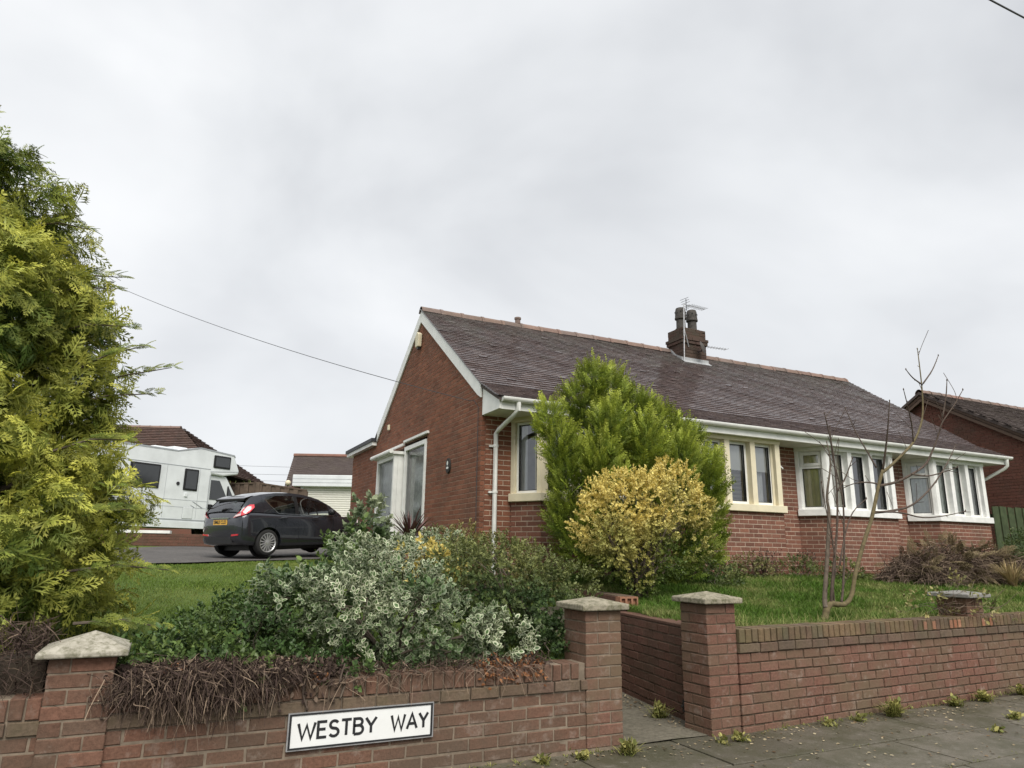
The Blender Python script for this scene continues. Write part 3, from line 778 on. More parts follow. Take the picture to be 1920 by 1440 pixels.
# bargeboards, eaves, gutters ----------------------------------------------
def board(y0, z0, y1, z1, x0, x1, d):
    return MB().prism([(x0, y0, z0), (x0, y1, z1), (x0, y1, z1 - d), (x0, y0, z0 - d)], (x1 - x0, 0, 0))
bb = MB(); x0, x1 = XG - 0.032, XG - 0.004; dn_ = 0.03
bb.prism([(x0, KY + 0.03, roof_z(KY + 0.03) - dn_), (x0, YR, ZR - dn_), (x0, YR, ZR - dn_ - 0.235), (x0, KY + 0.16, roof_z(KY + 0.16) - dn_ - 0.235), (x0, KY + 0.03, roof_z(KY + 0.03) - dn_ - 0.21)], (x1 - x0, 0, 0)).build('bargeboard', M['white_upvc'], H)
bb = MB(); zb_ = lambda y: roof_z(y) - dn_
bb.prism([(x0, YR + 0.001, ZR - dn_), (x0, YK - 0.1, zb_(YK - 0.1)), (x0, YK - 0.1, zb_(YK - 0.1) - 0.24), (x0, YR + 0.001, ZR - dn_ - 0.235)], (x1 - x0, 0, 0)).build('bargeboard', M['white_upvc'], H)
bb = MB(); x0, x1 = XE + 0.004, XE + 0.032
bb.prism([(x0, KY, KZ - dn_), (x0, YR, ZR - dn_), (x0, YR, ZR - dn_ - 0.235), (x0, KY, KZ - dn_ - 0.235)], (x1 - x0, 0, 0)).build('bargeboard', M['white_upvc'], H)
for xx in (XG + 0.006, XE - 0.03):
    MB().prism([(xx, YF - 0.003, 3.455), (xx, YF - 0.003, roof_z(YF) - 0.03), (xx, 9.16, roof_z(9.16) - 0.03), (xx, 9.16, 3.455)], (0.024, 0, 0)).build('eaves_end', M['white_upvc'], H)
MB().box(XG + 0.03, XE - 0.03, 9.165, YF + 0.02, 3.452, 3.47).build('soffit', M['white_upvc'], H)
MB().box(XG + 0.03, XE - 0.03, 9.14, 9.165, 3.445, 3.60).build('fascia', M['white_upvc'], H)
gu = MB(); pr_ = []
for q in range(0, 9):
    t = math.pi + math.pi * q / 8; pr_.append((9.085 + 0.057 * math.cos(t), 3.612 + 0.062 * math.sin(t)))
pr_ += [(y + (9.085 - y) * 0.1, z + 0.006) for y, z in pr_[::-1]]
gu.grid([[(x, y, z) for y, z in pr_ + pr_[:1]] for x in (XG + 0.02, XE + 0.10)])
gu.prism([(XG + 0.016, y, z) for y, z in pr_[:9]], (0.006, 0, 0)).prism([(XE + 0.098, y, z) for y, z in pr_[:9]], (0.006, 0, 0))
GT = gu.build('gutter', M['white_upvc'], H)
for x in np.arange(5.9, 16.5, 1.98):
    b = MB(); b.grid([[(x + dx, 9.085 + (y - 9.085) * 1.07, 3.612 + (z - 3.612) * 1.08) for y, z in pr_[:9]] for dx in (-0.04, 0.04)]); b.build('gutter_joint', M['white_upvc'], GT)
dp = MB(); dp.tube([(4.53, 9.085, 3.56), (4.53, 9.09, 3.44), (4.515, 9.16, 3.40), (4.47, 9.66, 3.22), (4.46, 9.73, 3.17), (4.46, 9.735, 1.05)], 0.036, 10)
D = dp.build('downpipe', M['white_upvc'], H, smooth=True, auto=40)
for z in (2.96, 2.25): MB().lathe((4.46, 9.735, z), [(0.046, 0), (0.046, 0.035)], 10).box(4.37, 4.46, 9.76, 9.79, z, z + 0.03).build('pipe_bracket', M['white_upvc'], D)
dp = MB(); dp.tube([(16.80, 9.085, 3.56), (16.80, 9.09, 3.42), (16.80, 9.15, 3.36), (16.62, 9.70, 3.05), (16.60, 9.74, 2.95), (16.60, 9.74, 1.05)], 0.036, 10)
dp.build('downpipe', M['white_upvc'], H, smooth=True, auto=40)

# windows ------------------------------------------------------------------
def curtain(mb, P, a, b, z0, z1, d, amp=0.02, wl=0.09):
    n = max(4, int((b - a) / 0.018)); r0, r1 = [], []
    ph = random.uniform(0, 6)
    for i in range(n + 1):
        x = a + (b - a) * i / n; o_ = d + amp * math.sin(2 * math.pi * x / wl + ph + 0.7 * math.sin(x * 23))
        r0.append(P(x, o_, z0)); r1.append(P(x, o_ + 0.006 * math.sin(x * 40), z1))
    mb.grid([r0, r1])
def light_win(p0, u, n, a, b, z0, z1, inset, mat_cur=None, top=False, style='curtain', fw_=0.05, lab=None):
    """one window light: frame > pane, curtain"""
    P = lambda x, d, z: (p0.x + u.x * x + n.x * d, p0.y + u.y * x + n.y * d, z)
    f = MB(); d0, d1 = -inset - 0.06, -inset
    bars = [(a, a + fw_, z0, z1), (b - fw_, b, z0, z1), (a + fw_, b - fw_, z0, z0 + fw_ * 1.1), (a + fw_, b - fw_, z1 - fw_, z1)]
    panes = [(a + fw_, b - fw_, z0 + fw_ * 1.1, z1 - fw_)]
    if top:
        zm = z1 - (z1 - z0) * 0.27
        bars.append((a + fw_, b - fw_, zm - 0.035, zm + 0.035)); panes = [(a + fw_, b - fw_, z0 + fw_ * 1.1, zm - 0.035), (a + fw_, b - fw_, zm + 0.035, z1 - fw_)]
    for x0, x1, q0, q1 in bars: f.frame_box(p0, u, n, Z3, x0, x1, d0, d1, q0, q1)
    if top:   # opening top light stands proud
        x0, x1, q0, q1 = panes[1]
        for r_ in ((x0 - .02, x0 + .035, q0 - .02, q1 + .02), (x1 - .035, x1 + .02, q0 - .02, q1 + .02), (x0 + .035, x1 - .035, q0 - .02, q0 + .035), (x0 + .035, x1 - .035, q1 - .035, q1 + .02)):
            f.frame_box(p0, u, n, Z3, r_[0], r_[1], d1 - 0.01, d1 + 0.018, r_[2], r_[3])
    F = f.build('window', M['white_upvc'], H, bevel=0.004)
    for x0, x1, q0, q1 in panes:
        g_ = MB(); g_.add([P(x0, d0 + .03, q0), P(x1, d0 + .03, q0), P(x1, d0 + .03, q1), P(x0, d0 + .03, q1)], [(0, 1, 2, 3)]); g_.build('pane', M['glass'], F, fix=False)
        gs = MB()
        for r_ in ((x0, x0 + .008, q0, q1), (x1 - .008, x1, q0, q1), (x0 + .008, x1 - .008, q0, q0 + .008), (x0 + .008, x1 - .008, q1 - .008, q1)): gs.frame_box(p0, u, n, Z3, r_[0], r_[1], d0 + .034, d1 + .001, r_[2], r_[3])
        gs.build('gasket', M['black'], F)
    dc = d0 - 0.012
    if style == 'curtain' and mat_cur:
        c = MB(); curtain(c, P, a + 0.01, b - 0.01, z0 - 0.05, z1 + 0.04, dc); c.build('curtain', mat_cur, F, smooth=True, fix=False)
    if style in ('blind', 'blind_slat', 'blind_cur'):
        zm = z0 + (z1 - z0) * 0.55
        c = MB(); c.frame_box(p0, u, n, Z3, a + 0.06, b - 0.06, dc - 0.004, dc, zm, z1 + 0.02); c.build('blind', M['blind'], F)
        if style == 'blind_slat':
            c = MB()
            for z in np.arange(z0 + 0.06, zm, 0.075): c.frame_box(p0, u, n, Z3, a, b, dc - 0.09, dc - 0.07, z, z + 0.045)
            c.build('blind_slat', M['slat'], F)
        else:
            c = MB(); curtain(c, P, a + 0.02, b - 0.1, z0 - 0.05, z1 + 0.04, dc - 0.09); c.build('curtain', M['curtain_grey'], F, smooth=True, fix=False)
    if style == 'half':      # one curtain drawn to the side
        c = MB(); curtain(c, P, a + 0.01, a + (b - a) * 0.4, z0 - 0.05, z1 + 0.04, dc); c.build('curtain', mat_cur, F, smooth=True, fix=False)
    return F
def offset_poly(pts, d):
    P = [Vector((x, y)) for x, y in pts]; o_ = []
    for i, p in enumerate(P):
        ns = []
        for j in (i - 1, i):
            if 0 <= j < len(P) - 1:
                t = (P[j + 1] - P[j]).normalized(); ns.append(Vector((t.y, -t.x)))
        nn = sum(ns, Vector((0, 0))); nn.normalize()
        o_.append(p + nn * (d / nn.dot(ns[0])))
    return o_
ZS0, ZS1, ZH0, ZH1 = 2.13, 2.255, 3.375, 3.452
specs = [  # per bay: cant-left style, front three, cant-right
    [('half', 'curtain_grey')] + [('curtain', 'net')] * 3 + [('curtain', 'net')],
    [('curtain', 'net'), ('blind_slat', None), ('blind_slat', None), ('blind_cur', None), ('curtain', 'net')],
    [('curtain', 'curtain_yellow'), ('curtain', 'curtain_beige'), ('none', None), ('half', 'curtain_grey'), ('curtain', 'curtain_yellow')],
    [('curtain', 'net'), ('curtain', 'net'), ('curtain', 'net'), ('curtain', 'curtain_grey'), ('curtain', 'net')]]
for k, (xa, xb, st) in enumerate(bays):
    mt = M[st + '_paint']
    pl = [(xa - CX, YF), (xa, YB), (xb, YB), (xb + CX, YF)]
    po = offset_poly(pl, 0.0); pi_ = offset_poly(pl, -0.2); ps = offset_poly(pl, 0.065); ps2 = offset_poly(pl, 0.02)
    sill, lin = MB(), MB()
    for j in range(3):
        sill.prism([(*ps[j], ZS0), (*ps[j + 1], ZS0), (*pi_[j + 1], ZS0), (*pi_[j], ZS0)], (0, 0, ZS1 - ZS0))
        lin.prism([(*ps2[j], ZH0), (*ps2[j + 1], ZH0), (*pi_[j + 1], ZH0), (*pi_[j], ZH0)], (0, 0, ZH1 - ZH0))
    sill.build('sill', mt, H, bevel=0.008); lin.build('lintel', mt, H, bevel=0.004)
    si = 0
    for j in range(3):
        a3, b3 = Vector((*pl[j], 0)), Vector((*pl[j + 1], 0)); u = (b3 - a3).normalized(); n = Vector((u.y, -u.x, 0)); L = (b3 - a3).length
        if j == 1:
            nl, mw = 3, 0.115; lw = (L - mw * 4) / 3
            for q in range(4):
                x = q * (lw + mw)
                e0 = 0.0
                m_ = MB().frame_box(a3, u, n, Z3, x, x + mw, -0.2, 0.012, ZS1 - 0.002, ZH0 + 0.002); m_.build('mullion', mt, H, bevel=0.006)
            for q in range(3):
                x = mw + q * (lw + mw); s_, c_ = specs[k][1 + q]
                light_win(a3, u, n, x, x + lw, ZS1, ZH0, 0.10, M[c_] if c_ else None, style=s_)
        else:
            mw = 0.075
            for x in (0.0, L - mw): MB().frame_box(a3, u, n, Z3, x, x + mw, -0.17, 0.008, ZS1 - 0.002, ZH0 + 0.002).build('mullion', mt, H, bevel=0.005)
            s_, c_ = specs[k][0 if j == 0 else 4]
            light_win(a3, u, n, mw, L - mw, ZS1, ZH0, 0.05, M[c_] if c_ else None, top=(st == 'white'), style=s_, fw_=0.042)
# rooms behind the glass
rm_ = MB()
rm_.box(XG + 0.3, XE - 0.3, 11.6, 11.65, 1.0, 3.45).box(XG + 0.3, XE - 0.3, 9.9, 11.6, 1.0, 1.05).box(7.5, 7.6, 9.9, 11.6, 1.05, 3.45).box(10.6, 10.7, 9.9, 11.6, 1.05, 3.45).box(13.7, 13.8, 9.9, 11.6, 1.05, 3.45)
rm_.build('room_wall', M['inside'], H)
MB().box(XG + 0.12, XE - 0.22, 9.9, YX - 0.25, 3.46, 3.50).build('ceiling', M['inside'], H)
MB().box(6.6, 6.72, 9.95, 10.5, 1.05, 3.4).box(XG + 0.75, XG + 0.85, 11.7, 16.2, 1.0, 3.46).build('inner_wall', M['inside'], H)
# small open fanlight stay on the cream bay
MB().prism([(10.10, 9.42, 3.02), (10.19, 9.38, 2.95), (10.19, 9.38, 2.97), (10.10, 9.42, 3.06)], (0, 0.03, 0)).build('window_stay', M['white_upvc'], H)

# glazed side entrance in the gable wall
p0 = Vector((XG, D2, 0)); u = Vector((0, -1, 0)); n = Vector((-1, 0, 0))
M['net_pat'] = plain('patterned net', (0.40, 0.42, 0.375), 0.9, var=0.4, scale=9)
def side_panel(a, b, z0, z1, out, cur, bars=()):
    f = MB(); fw_ = 0.085
    for x0, x1, q0, q1 in [(a, a + fw_, z0, z1), (b - fw_, b, z0, z1), (a + fw_, b - fw_, z0, z0 + fw_), (a + fw_, b - fw_, z1 - fw_, z1)] + list(bars): f.frame_box(p0, u, n, Z3, x0, x1, out - 0.08, out, q0, q1)
    F = f.build('side_window', M['white_upvc'], H, bevel=0.004)
    P = lambda x, d, z: (p0.x - d, p0.y - x, z)
    MB().add([P(a + fw_, out - .05, z0 + fw_), P(b - fw_, out - .05, z0 + fw_), P(b - fw_, out - .05, z1 - fw_), P(a + fw_, out - .05, z1 - fw_)], [(0, 1, 2, 3)]).build('pane', M['glass_dull'], F, fix=False)
    c = MB(); curtain(c, P, a + 0.03, b - 0.03, z0, z1, out - 0.15, 0.02, 0.12); c.build('curtain', cur, F, smooth=True, fix=False)
    return F
side_panel(D2 - D1 + 0.03, D2 - D0 - 0.02, 1.55, 3.44, 0.02, M['net_pat'])
side_panel(0.02, D2 - D1 - 0.05, 1.50, 3.30, 0.20, M['curtain_grey'], bars=((0.10, D2 - D1 - 0.135, 2.0, 2.07),))
MB().frame_box(p0, u, n, Z3, 0.02, 0.09, -0.05, 0.118, 1.5, 3.3).frame_box(p0, u, n, Z3, D2 - D1 - 0.12, D2 - D1 - 0.05, -0.05, 0.118, 1.5, 3.3).build('porch_post', M['white_upvc'], H)
MB().frame_box(p0, u, n, Z3, -0.05, D2 - D1 + 0.0, -0.02, 0.26, 3.302, 3.36).build('porch_roof', M['white_upvc'], H)
gg = MB(); gg.tube([(XG - 0.29, D2 + 0.12, 3.35), (XG - 0.29, D1 - 0.02, 3.35)], 0.045, 8); gg.build('porch_gutter', M['white_upvc'], H, smooth=True, auto=40)
MB().frame_box(p0, u, n, Z3, -0.08, D2 - D1 - 0.02, 0.0, 0.05, 3.485, 3.53).frame_box(p0, u, n, Z3, D2 - D1 + 0.02, D2 - D0 + 0.10, 0.0, 0.05, 3.53, 3.575).build('lintel_trim', M['white_upvc'], H)
MB().frame_box(p0, u, n, Z3, -0.5, D2 - D1 + 0.2, 0.0, 0.36, 1.36, 1.47).build('porch_sill', M['white_paint'], H)
MB().frame_box(p0, u, n, Z3, -0.4, D2 - D0 - 0.1, -0.02, 0.28, 0.9, 1.36).build('porch_base', M['brick_front'], H)

# chimney ------------------------------------------------------------------
SX0, SX1, SY0, SY1 = 10.55, 11.27, 12.46, 12.98
ck = MB().box(SX0 + 0.006, SX1 - 0.006, SY0 + 0.006, SY1 - 0.006, 5.3, 6.62)
CH = ck.build('chimney', M['mortar_dark'], H)
st = MB(); z = 5.52; c = 0
while z < 6.62:
    ex = {10: 0.03, 11: 0.045}.get(c, 0.0)
    for (q0, q1) in (((SX0 - ex, SY0 - ex), (SX1 + ex, SY0 - ex)), ((SX1 + ex, SY0 - ex), (SX1 + ex, SY1 + ex)), ((SX1 + ex, SY1 + ex), (SX0 - ex, SY1 + ex)), ((SX0 - ex, SY1 + ex), (SX0 - ex, SY0 - ex))):
        a3, b3 = Vector((*q0, 0)), Vector((*q1, 0)); u2 = (b3 - a3).normalized(); n2 = Vector((u2.y, -u2.x, 0))
        for a, b in intervals(0, (b3 - a3).length, c): st.frame_box(a3, u2, n2, Z3, a, b, -0.09, random.uniform(-0.003, 0.003), z, z + CRS - 0.010, front_only=True)
    z += CRS; c += 1
tag(st.build('brick', M['brick_stack'], CH, rnd=True, fix=False), kind='stuff')
cw = MB(); z0 = 6.60
r0 = [(SX0 + .0, SY0 + .0), (SX1 - .0, SY0 + .0), (SX1 - .0, SY1 - .0), (SX0 + .0, SY1 - .0)]; r1 = [(SX0 + .1, SY0 + .1), (SX1 - .1, SY0 + .1), (SX1 - .1, SY1 - .1), (SX0 + .1, SY1 - .1)]
cw.add([(*p, z0) for p in r0] + [(*p, z0 + 0.03) for p in r0] + [(*p, z0 + 0.13) for p in r1], [(0, 1, 5, 4), (1, 2, 6, 5), (2, 3, 7, 6), (3, 0, 4, 7), (4, 5, 9, 8), (5, 6, 10, 9), (6, 7, 11, 10), (7, 4, 8, 11), (8, 9, 10, 11)])
cw.build('flaunching', M['brick_stack'], CH)
for px in (10.75, 11.10):
    pt = MB().lathe((px, 12.72, 6.70), [(0.135, 0), (0.14, 0.03), (0.112, 0.04), (0.108, 0.26), (0.142, 0.28), (0.142, 0.32), (0.134, 0.33), (0.125, 0.5), (0.12, 0.52), (0.11, 0.56), (0.09, 0.57)], 18)
    PT = pt.build('chimney_pot', M['pot'], H, smooth=True, auto=35)
    hh = MB()
    for q in range(8):
        t = q * math.pi / 4 + 0.2; hh.lathe((px + 0.129 * math.cos(t), 12.72 + 0.129 * math.sin(t), 7.13 - 0.02 + (q % 2) * 0.03), [(0.014, 0), (0.014, 0.03)], 6)
    hh.build('pot_hole', M['black'], PT)
# stepped lead flashing and white apron at the foot of the stack
fl = MB(); zr = roof_z(SY0)
fl.prism([(SX0 - 0.05, SY0 - 0.012, zr - 0.10), (SX1 + 0.05, SY0 - 0.012, zr - 0.10), (SX1 + 0.05, SY0 - 0.012, zr + 0.10), (SX0 - 0.05, SY0 - 0.012, zr + 0.10)], (0, 0.008, 0))
fl.prism([(SX0 - 0.05, SY0 - 0.11, roof_z(SY0 - 0.11) + 0.026), (SX1 + 0.05, SY0 - 0.11, roof_z(SY0 - 0.11) + 0.026), (SX1 + 0.05, SY0 - 0.0, zr + 0.03), (SX0 - 0.05, SY0 - 0.0, zr + 0.03)], (0, 0, 0.01))
for xx in (SX0 - 0.013, SX1 + 0.003):
    fl.prism([(xx, SY0, zr - 0.05), (xx, YR, ZR - 0.05), (xx, YR, ZR + 0.06), (xx, SY0 + 0.4, zr + 0.38), (xx, SY0 + 0.25, zr + 0.22), (xx, SY0, zr + 0.10)], (0.010, 0, 0))
fl.build('flashing', M['lead'], CH)

# aerials, dish, boxes -----------------------------------------------------
def aerial(name, label, base, top, boom_dir, ln, n_el, el=0.10, stay=None):
    a = thing(name, label, 'aerial', base)
    MB().tube([base, top], 0.013, 6).build('mast', M['steel'], a)
    t = Vector(top); d = Vector(boom_dir).normalized(); s_ = Vector((0, 0, 1)).cross(d).normalized()
    MB().tube([t, t + d * ln], 0.008, 5).build('boom', M['steel'], a)
    e_ = MB()
    for i in range(n_el):
        p = t + d * (0.2 + (ln - 0.2) * i / (n_el - 1)); e_.tube([p - s_ * el, p + s_ * el], 0.006, 4)
    e_.build('element', M['steel'], a)
    r_ = MB()
    for q in (-1, 1):
        p = t + d * 0.08
        for h_ in (0.04, 0.09, 0.14): r_.tube([p - s_ * 0.13 + Vector((0, 0, q * h_)) - d * h_ * 0.4, p + s_ * 0.13 + Vector((0, 0, q * h_)) - d * h_ * 0.4], 0.006, 4)
    r_.tube([t + d * 0.08 + Vector((0, 0, 0.15)), t + d * 0.08 - Vector((0, 0, 0.15))], 0.008, 4)
    r_.build('reflector', M['dark_metal'], a)
    if stay: MB().tube([stay, Vector(base).lerp(t, 0.6)], 0.012, 6).build('stay', M['steel'], a)
aerial('tv_aerial', 'tall television aerial on a mast at the front of the chimney', (10.53, 12.40, 5.70), (10.58, 12.38, 7.24), (0.86, 0.1, 0.02), 0.72, 10, 0.11, (10.72, 12.44, 6.2))
aerial('tv_aerial', 'low television aerial pointing right from the chimney side', (11.27, 12.8, 6.36), (11.34, 12.8, 6.42), (1, 0.05, 0.05), 0.95, 9, 0.09)
ds = thing('satellite_dish', 'small dark satellite dish fixed on the front of the chimney', 'dish', (10.98, 12.42, 6.10))
dm = MB(); dr = []
for i in range(5):
    r_ = 0.16 * i / 4; dr.append([(0.05 - 0.9 * r_ * r_ * 2, r_ * math.cos(q) * 0.85, r_ * math.sin(q)) for q in np.linspace(0, 2 * math.pi, 17)])
dm.grid(dr); o = dm.build('dish', M['pot'], ds, smooth=True, world=False); o.location = (0, -0.16, 0.08); o.rotation_euler = (0, R(-15), R(-60))
MB().tube([(0, 0, 0), (0, -0.12, 0), (0, -0.16, 0.06)], 0.012, 6).build('arm', M['dark_metal'], ds, world=False)
ab = MB(); ab.prism([(XG - 0.012, 12.93, 5.40), (XG - 0.012, 13.09, 5.40), (XG - 0.012, 13.12, 5.66), (XG - 0.012, 13.01, 5.72), (XG - 0.012, 12.90, 5.66)], (-0.085, 0, 0))
a_ = thing('alarm_box', 'off-white burglar alarm box near the gable peak', 'alarm box', (XG - 0.01, 13.0, 5.42)); ab.build('cover', M['cream_paint'], a_, bevel=0.015)
MB().box(XG - 0.075, XG - 0.02, 12.96, 13.06, 5.36, 5.40).build('strobe', M['black'], a_)
tag(MB().box(XG - 0.05, XG - 0.006, 14.9, 14.99, 3.98, 4.10).build('junction_box', M['cream_paint'], bevel=0.01), 'tiny cream junction box high on the gable wall', 'junction box')
pq = thing('house_plaque', 'small dark oval number plaque on the gable wall', 'plaque', (XG - 0.01, 11.16, 2.80))
pm_ = MB(); pm_.add([(XG - 0.028, 11.16 + 0.095 * math.cos(q), 2.80 + 0.13 * math.sin(q)) for q in np.linspace(0, 2 * math.pi, 25)[:-1]] + [(XG - 0.002, 11.16 + 0.10 * math.cos(q), 2.80 + 0.135 * math.sin(q)) for q in np.linspace(0, 2 * math.pi, 25)[:-1]], [tuple(range(24))] + [(i, (i + 1) % 24, 24 + (i + 1) % 24, 24 + i) for i in range(24)])
pm_.build('plate', M['rust'], pq)
pk = MB()
for (cy, cz, ry, rz_) in ((11.165, 2.845, 0.035, 0.04), (11.165, 2.765, 0.055, 0.02)): pk.add([(XG - 0.0295, cy + ry * math.cos(q), cz + rz_ * math.sin(q)) for q in np.linspace(0, 2 * math.pi, 13)[:-1]], [tuple(range(12))])
pk.build('painted_mark', M['white_paint'], pq, fix=False)

# overhead wires -----------------------------------------------------------
def wire(name, label, a, b, sag, r_, n=14, ext=None):
    a, b = Vector(a), Vector(b); pts = []
    for i in range(n + 1):
        t = i / n; p = a.lerp(b, t); p.z -= sag * 4 * t * (1 - t); pts.append(p)
    if ext: pts += [Vector(e_) for e_ in ext]
    tag(MB().tube(pts, r_, 5).build(name, M['wire']), label, 'wire')
wire('telephone_wire', 'thin telephone wire sloping down from the left to the gable', (-3.82, 22.54, 9.50), (XG - 0.10, 10.12, 3.74), 0.29, 0.006, 20, ext=[(XG - 0.03, 10.05, 3.73), (XG - 0.02, 9.9, 3.6), (XG - 0.02, 9.88, 1.3)])
wire('overhead_wire', 'short length of overhead wire in the top right corner of the sky', (7.4, 4.0, 8.2), (14.0, 4.2, 8.9), 0.05, 0.012)

tp = thing('telegraph_pole', 'wooden telegraph pole standing behind the golden conifer where the telephone wire starts', 'pole', (-3.9, 22.6, 1.5))
MB().tube([(-3.9, 22.6, 1.2), (-3.9, 22.6, 5.5), (-3.9, 22.6, 9.75)], [0.14, 0.12, 0.10], 12).build('post', M['wood_dark'], tp, smooth=True, auto=40)
MB().box(-4.4, -3.4, 22.5, 22.58, 9.30, 9.40).build('crossarm', M['wood_dark'], tp)
for x in (-4.3, -3.82, -3.5): MB().lathe((x, 22.54, 9.40), [(0.02, 0), (0.04, 0.02), (0.03, 0.06), (0.04, 0.09), (0.02, 0.12)], 8).build('insulator', M['white_paint'], tp)
# ------------------------------------------------------------------ car
M['car_paint'] = plain('dark grey metallic paint', (0.034, 0.037, 0.046), 0.24, metal=0.5, spec=0.5, var=0.03, coat=1.0)
M['car_glass'] = glass_mat('car glass', 0.05, (0.22, 0.24, 0.24))
M['car_glass_clear'] = glass_mat('clear car glass', 0.05, (0.80, 0.86, 0.82))
M['lamp_red'] = plain('red lamp lens', (0.62, 0.028, 0.045), 0.15, spec=0.8, var=0.05, coat=1.0)
M['lamp_clear'] = plain('clear lamp lens', (0.72, 0.55, 0.56), 0.12, spec=0.8, var=0.05, coat=1.0)
M['alloy'] = plain('silver alloy', (0.62, 0.62, 0.63), 0.3, metal=0.75, var=0.04)
M['chrome'] = plain('chrome trim', (0.7, 0.7, 0.72), 0.15, metal=1.0, var=0.02)
M['plate_yellow'] = plain('yellow number plate', (0.72, 0.42, 0.06), 0.4, var=0.04)
CARS = 0.87
car = thing('car', 'dark grey five-door hatchback parked on the driveway', 'car', (1.53, 15.65, 1.235), R(30))
car.rotation_euler = (0, R(-2.8), R(30)); car.scale = (CARS,) * 3
cb = lambda mb, name, mat, par=None, **k: mb.build(name, mat, par or car, world=False, **k)
def interp(tab, x):
    xs_ = [t[0] for t in tab]
    return [float(np.interp(x, xs_, [t[i] for t in tab])) for i in range(1, len(tab[0]))]
# lower body: x, half width, z bottom, z shoulder
BT = [(-0.70, 0.60, 0.42, 0.80), (-0.685, 0.68, 0.33, 0.92), (-0.64, 0.745, 0.27, 0.99), (-0.52, 0.80, 0.24, 1.015), (-0.3, 0.835, 0.22, 1.01), (0.0, 0.85, 0.20, 0.995), (0.6, 0.86, 0.19, 0.965), (1.2, 0.86, 0.19, 0.94), (1.8, 0.855, 0.19, 0.925), (2.15, 0.85, 0.19, 0.925), (2.5, 0.84, 0.19, 0.885), (2.8, 0.815, 0.19, 0.825), (3.03, 0.755, 0.20, 0.745), (3.18, 0.66, 0.23, 0.66), (3.26, 0.50, 0.28, 0.58)]
rows = []
for x in list(np.arange(-0.70, -0.45, 0.04)) + list(np.arange(-0.42, 3.0, 0.12)) + [3.03, 3.1, 3.18, 3.23, 3.26]:
    w, zb_, zt_ = interp(BT, x); hh_ = zt_ - zb_
    half = [(0.0, zb_), (0.7 * w, zb_), (0.93 * w, zb_ + 0.03 * hh_), (0.985 * w, zb_ + 0.12 * hh_), (0.995 * w, zb_ + 0.30 * hh_), (1.0 * w, zb_ + 0.48 * hh_), (0.995 * w, zb_ + 0.66 * hh_), (0.965 * w, zb_ + 0.83 * hh_), (0.925 * w, zb_ + 0.93 * hh_), (0.85 * w, zb_ + 0.985 * hh_), (0.6 * w, zt_ + 0.012), (0.0, zt_ + 0.025)]
    rows.append([(x, -y, z) for y, z in half] + [(x, y, z) for y, z in half[-2:0:-1]])
body = MB(); k = len(rows[0])
for r_ in rows: r_.append(r_[0])
body.grid(rows)
body.add(rows[0][:-1], [tuple(range(k))]); body.add(rows[-1][:-1], [tuple(range(k))])
BO = cb(body, 'body', M['car_paint'], smooth=True)
# merge + wheel arches
bm = bmesh.new(); bm.from_mesh(BO.data); bmesh.ops.remove_doubles(bm, verts=bm.verts, dist=0.0006); bmesh.ops.recalc_face_normals(bm, faces=bm.faces); bm.to_mesh(BO.data); bm.free()
cut = MB()
for wx in (0.0, 2.49):
    cut.lathe((wx, 0, 0.30), [(0.352, -1.1), (0.352, -0.60)], 28, 'Y').lathe((wx, 0, 0.30), [(0.352, 0.60), (0.352, 1.1)], 28, 'Y')
cm = cut.mesh('cut', M['black']); co = bpy.data.objects.new('arch_cut', cm); COL.objects.link(co)
bmod = BO.modifiers.new('arch', 'BOOLEAN'); bmod.object = co; bmod.operation = 'DIFFERENCE'; bmod.solver = 'EXACT'
# evaluate in a neutral pose
_sv = (car.location.copy(), car.rotation_euler.copy(), car.scale.copy())
car.location = (0, 0, 0); car.rotation_euler = (0, 0, 0); car.scale = (1, 1, 1)
dg = bpy.context.evaluated_depsgraph_get(); dg.update()
nm = bpy.data.meshes.new_from_object(BO.evaluated_get(dg)); BO.modifiers.clear(); BO.data = nm
bpy.data.objects.remove(co)
car.location, car.rotation_euler, car.scale = _sv
for p in nm.polygons: p.use_smooth = True
bm = bmesh.new(); bm.from_mesh(nm)
for e in bm.edges:
    if len(e.link_faces) == 2 and e.calc_face_angle(0) > R(38): e.smooth = False
bm.to_mesh(nm); bm.free()
# greenhouse
EDGE = [(2.28, 0.70, 0.95), (1.95, 0.665, 1.16), (1.62, 0.62, 1.315), (1.40, 0.60, 1.375), (1.10, 0.59, 1.43), (0.70, 0.585, 1.46), (0.3, 0.58, 1.45), (-0.08, 0.57, 1.405), (-0.34, 0.56, 1.345), (-0.46, 0.585, 1.25), (-0.585, 0.62, 1.12), (-0.665, 0.66, 0.99)]
def belt(x): w, zb_, zt_ = interp(BT, x); return 0.895 * w, zt_ - 0.02
def across(i0, i1, name, mat, dz=0.0, inset=0.0, par=None):
    mb = MB(); rws = []
    for x, w, z in EDGE[i0:i1 + 1]: rws.append([(x, y * (w - inset), z + dz + 0.035 * (1 - y * y)) for y in np.linspace(-1, 1, 9)])
    mb.grid(rws); return cb(mb, name, mat, par, smooth=True, fix=False)
across(0, 3, 'windscreen', M['car_glass_clear'])
across(3, 8, 'roof', M['car_paint'])
across(8, 11, 'rear_window', M['car_glass'], inset=0.05)
sp = MB(); sp.grid([[(x, y * w, z) for y in np.linspace(-1, 1, 9)] for x, w, z in ((-0.20, 0.55, 1.398), (-0.34, 0.555, 1.365), (-0.48, 0.545, 1.318), (-0.492, 0.545, 1.30), (-0.40, 0.545, 1.292))]); cb(sp, 'spoiler', M['car_paint'], smooth=True, fix=False)
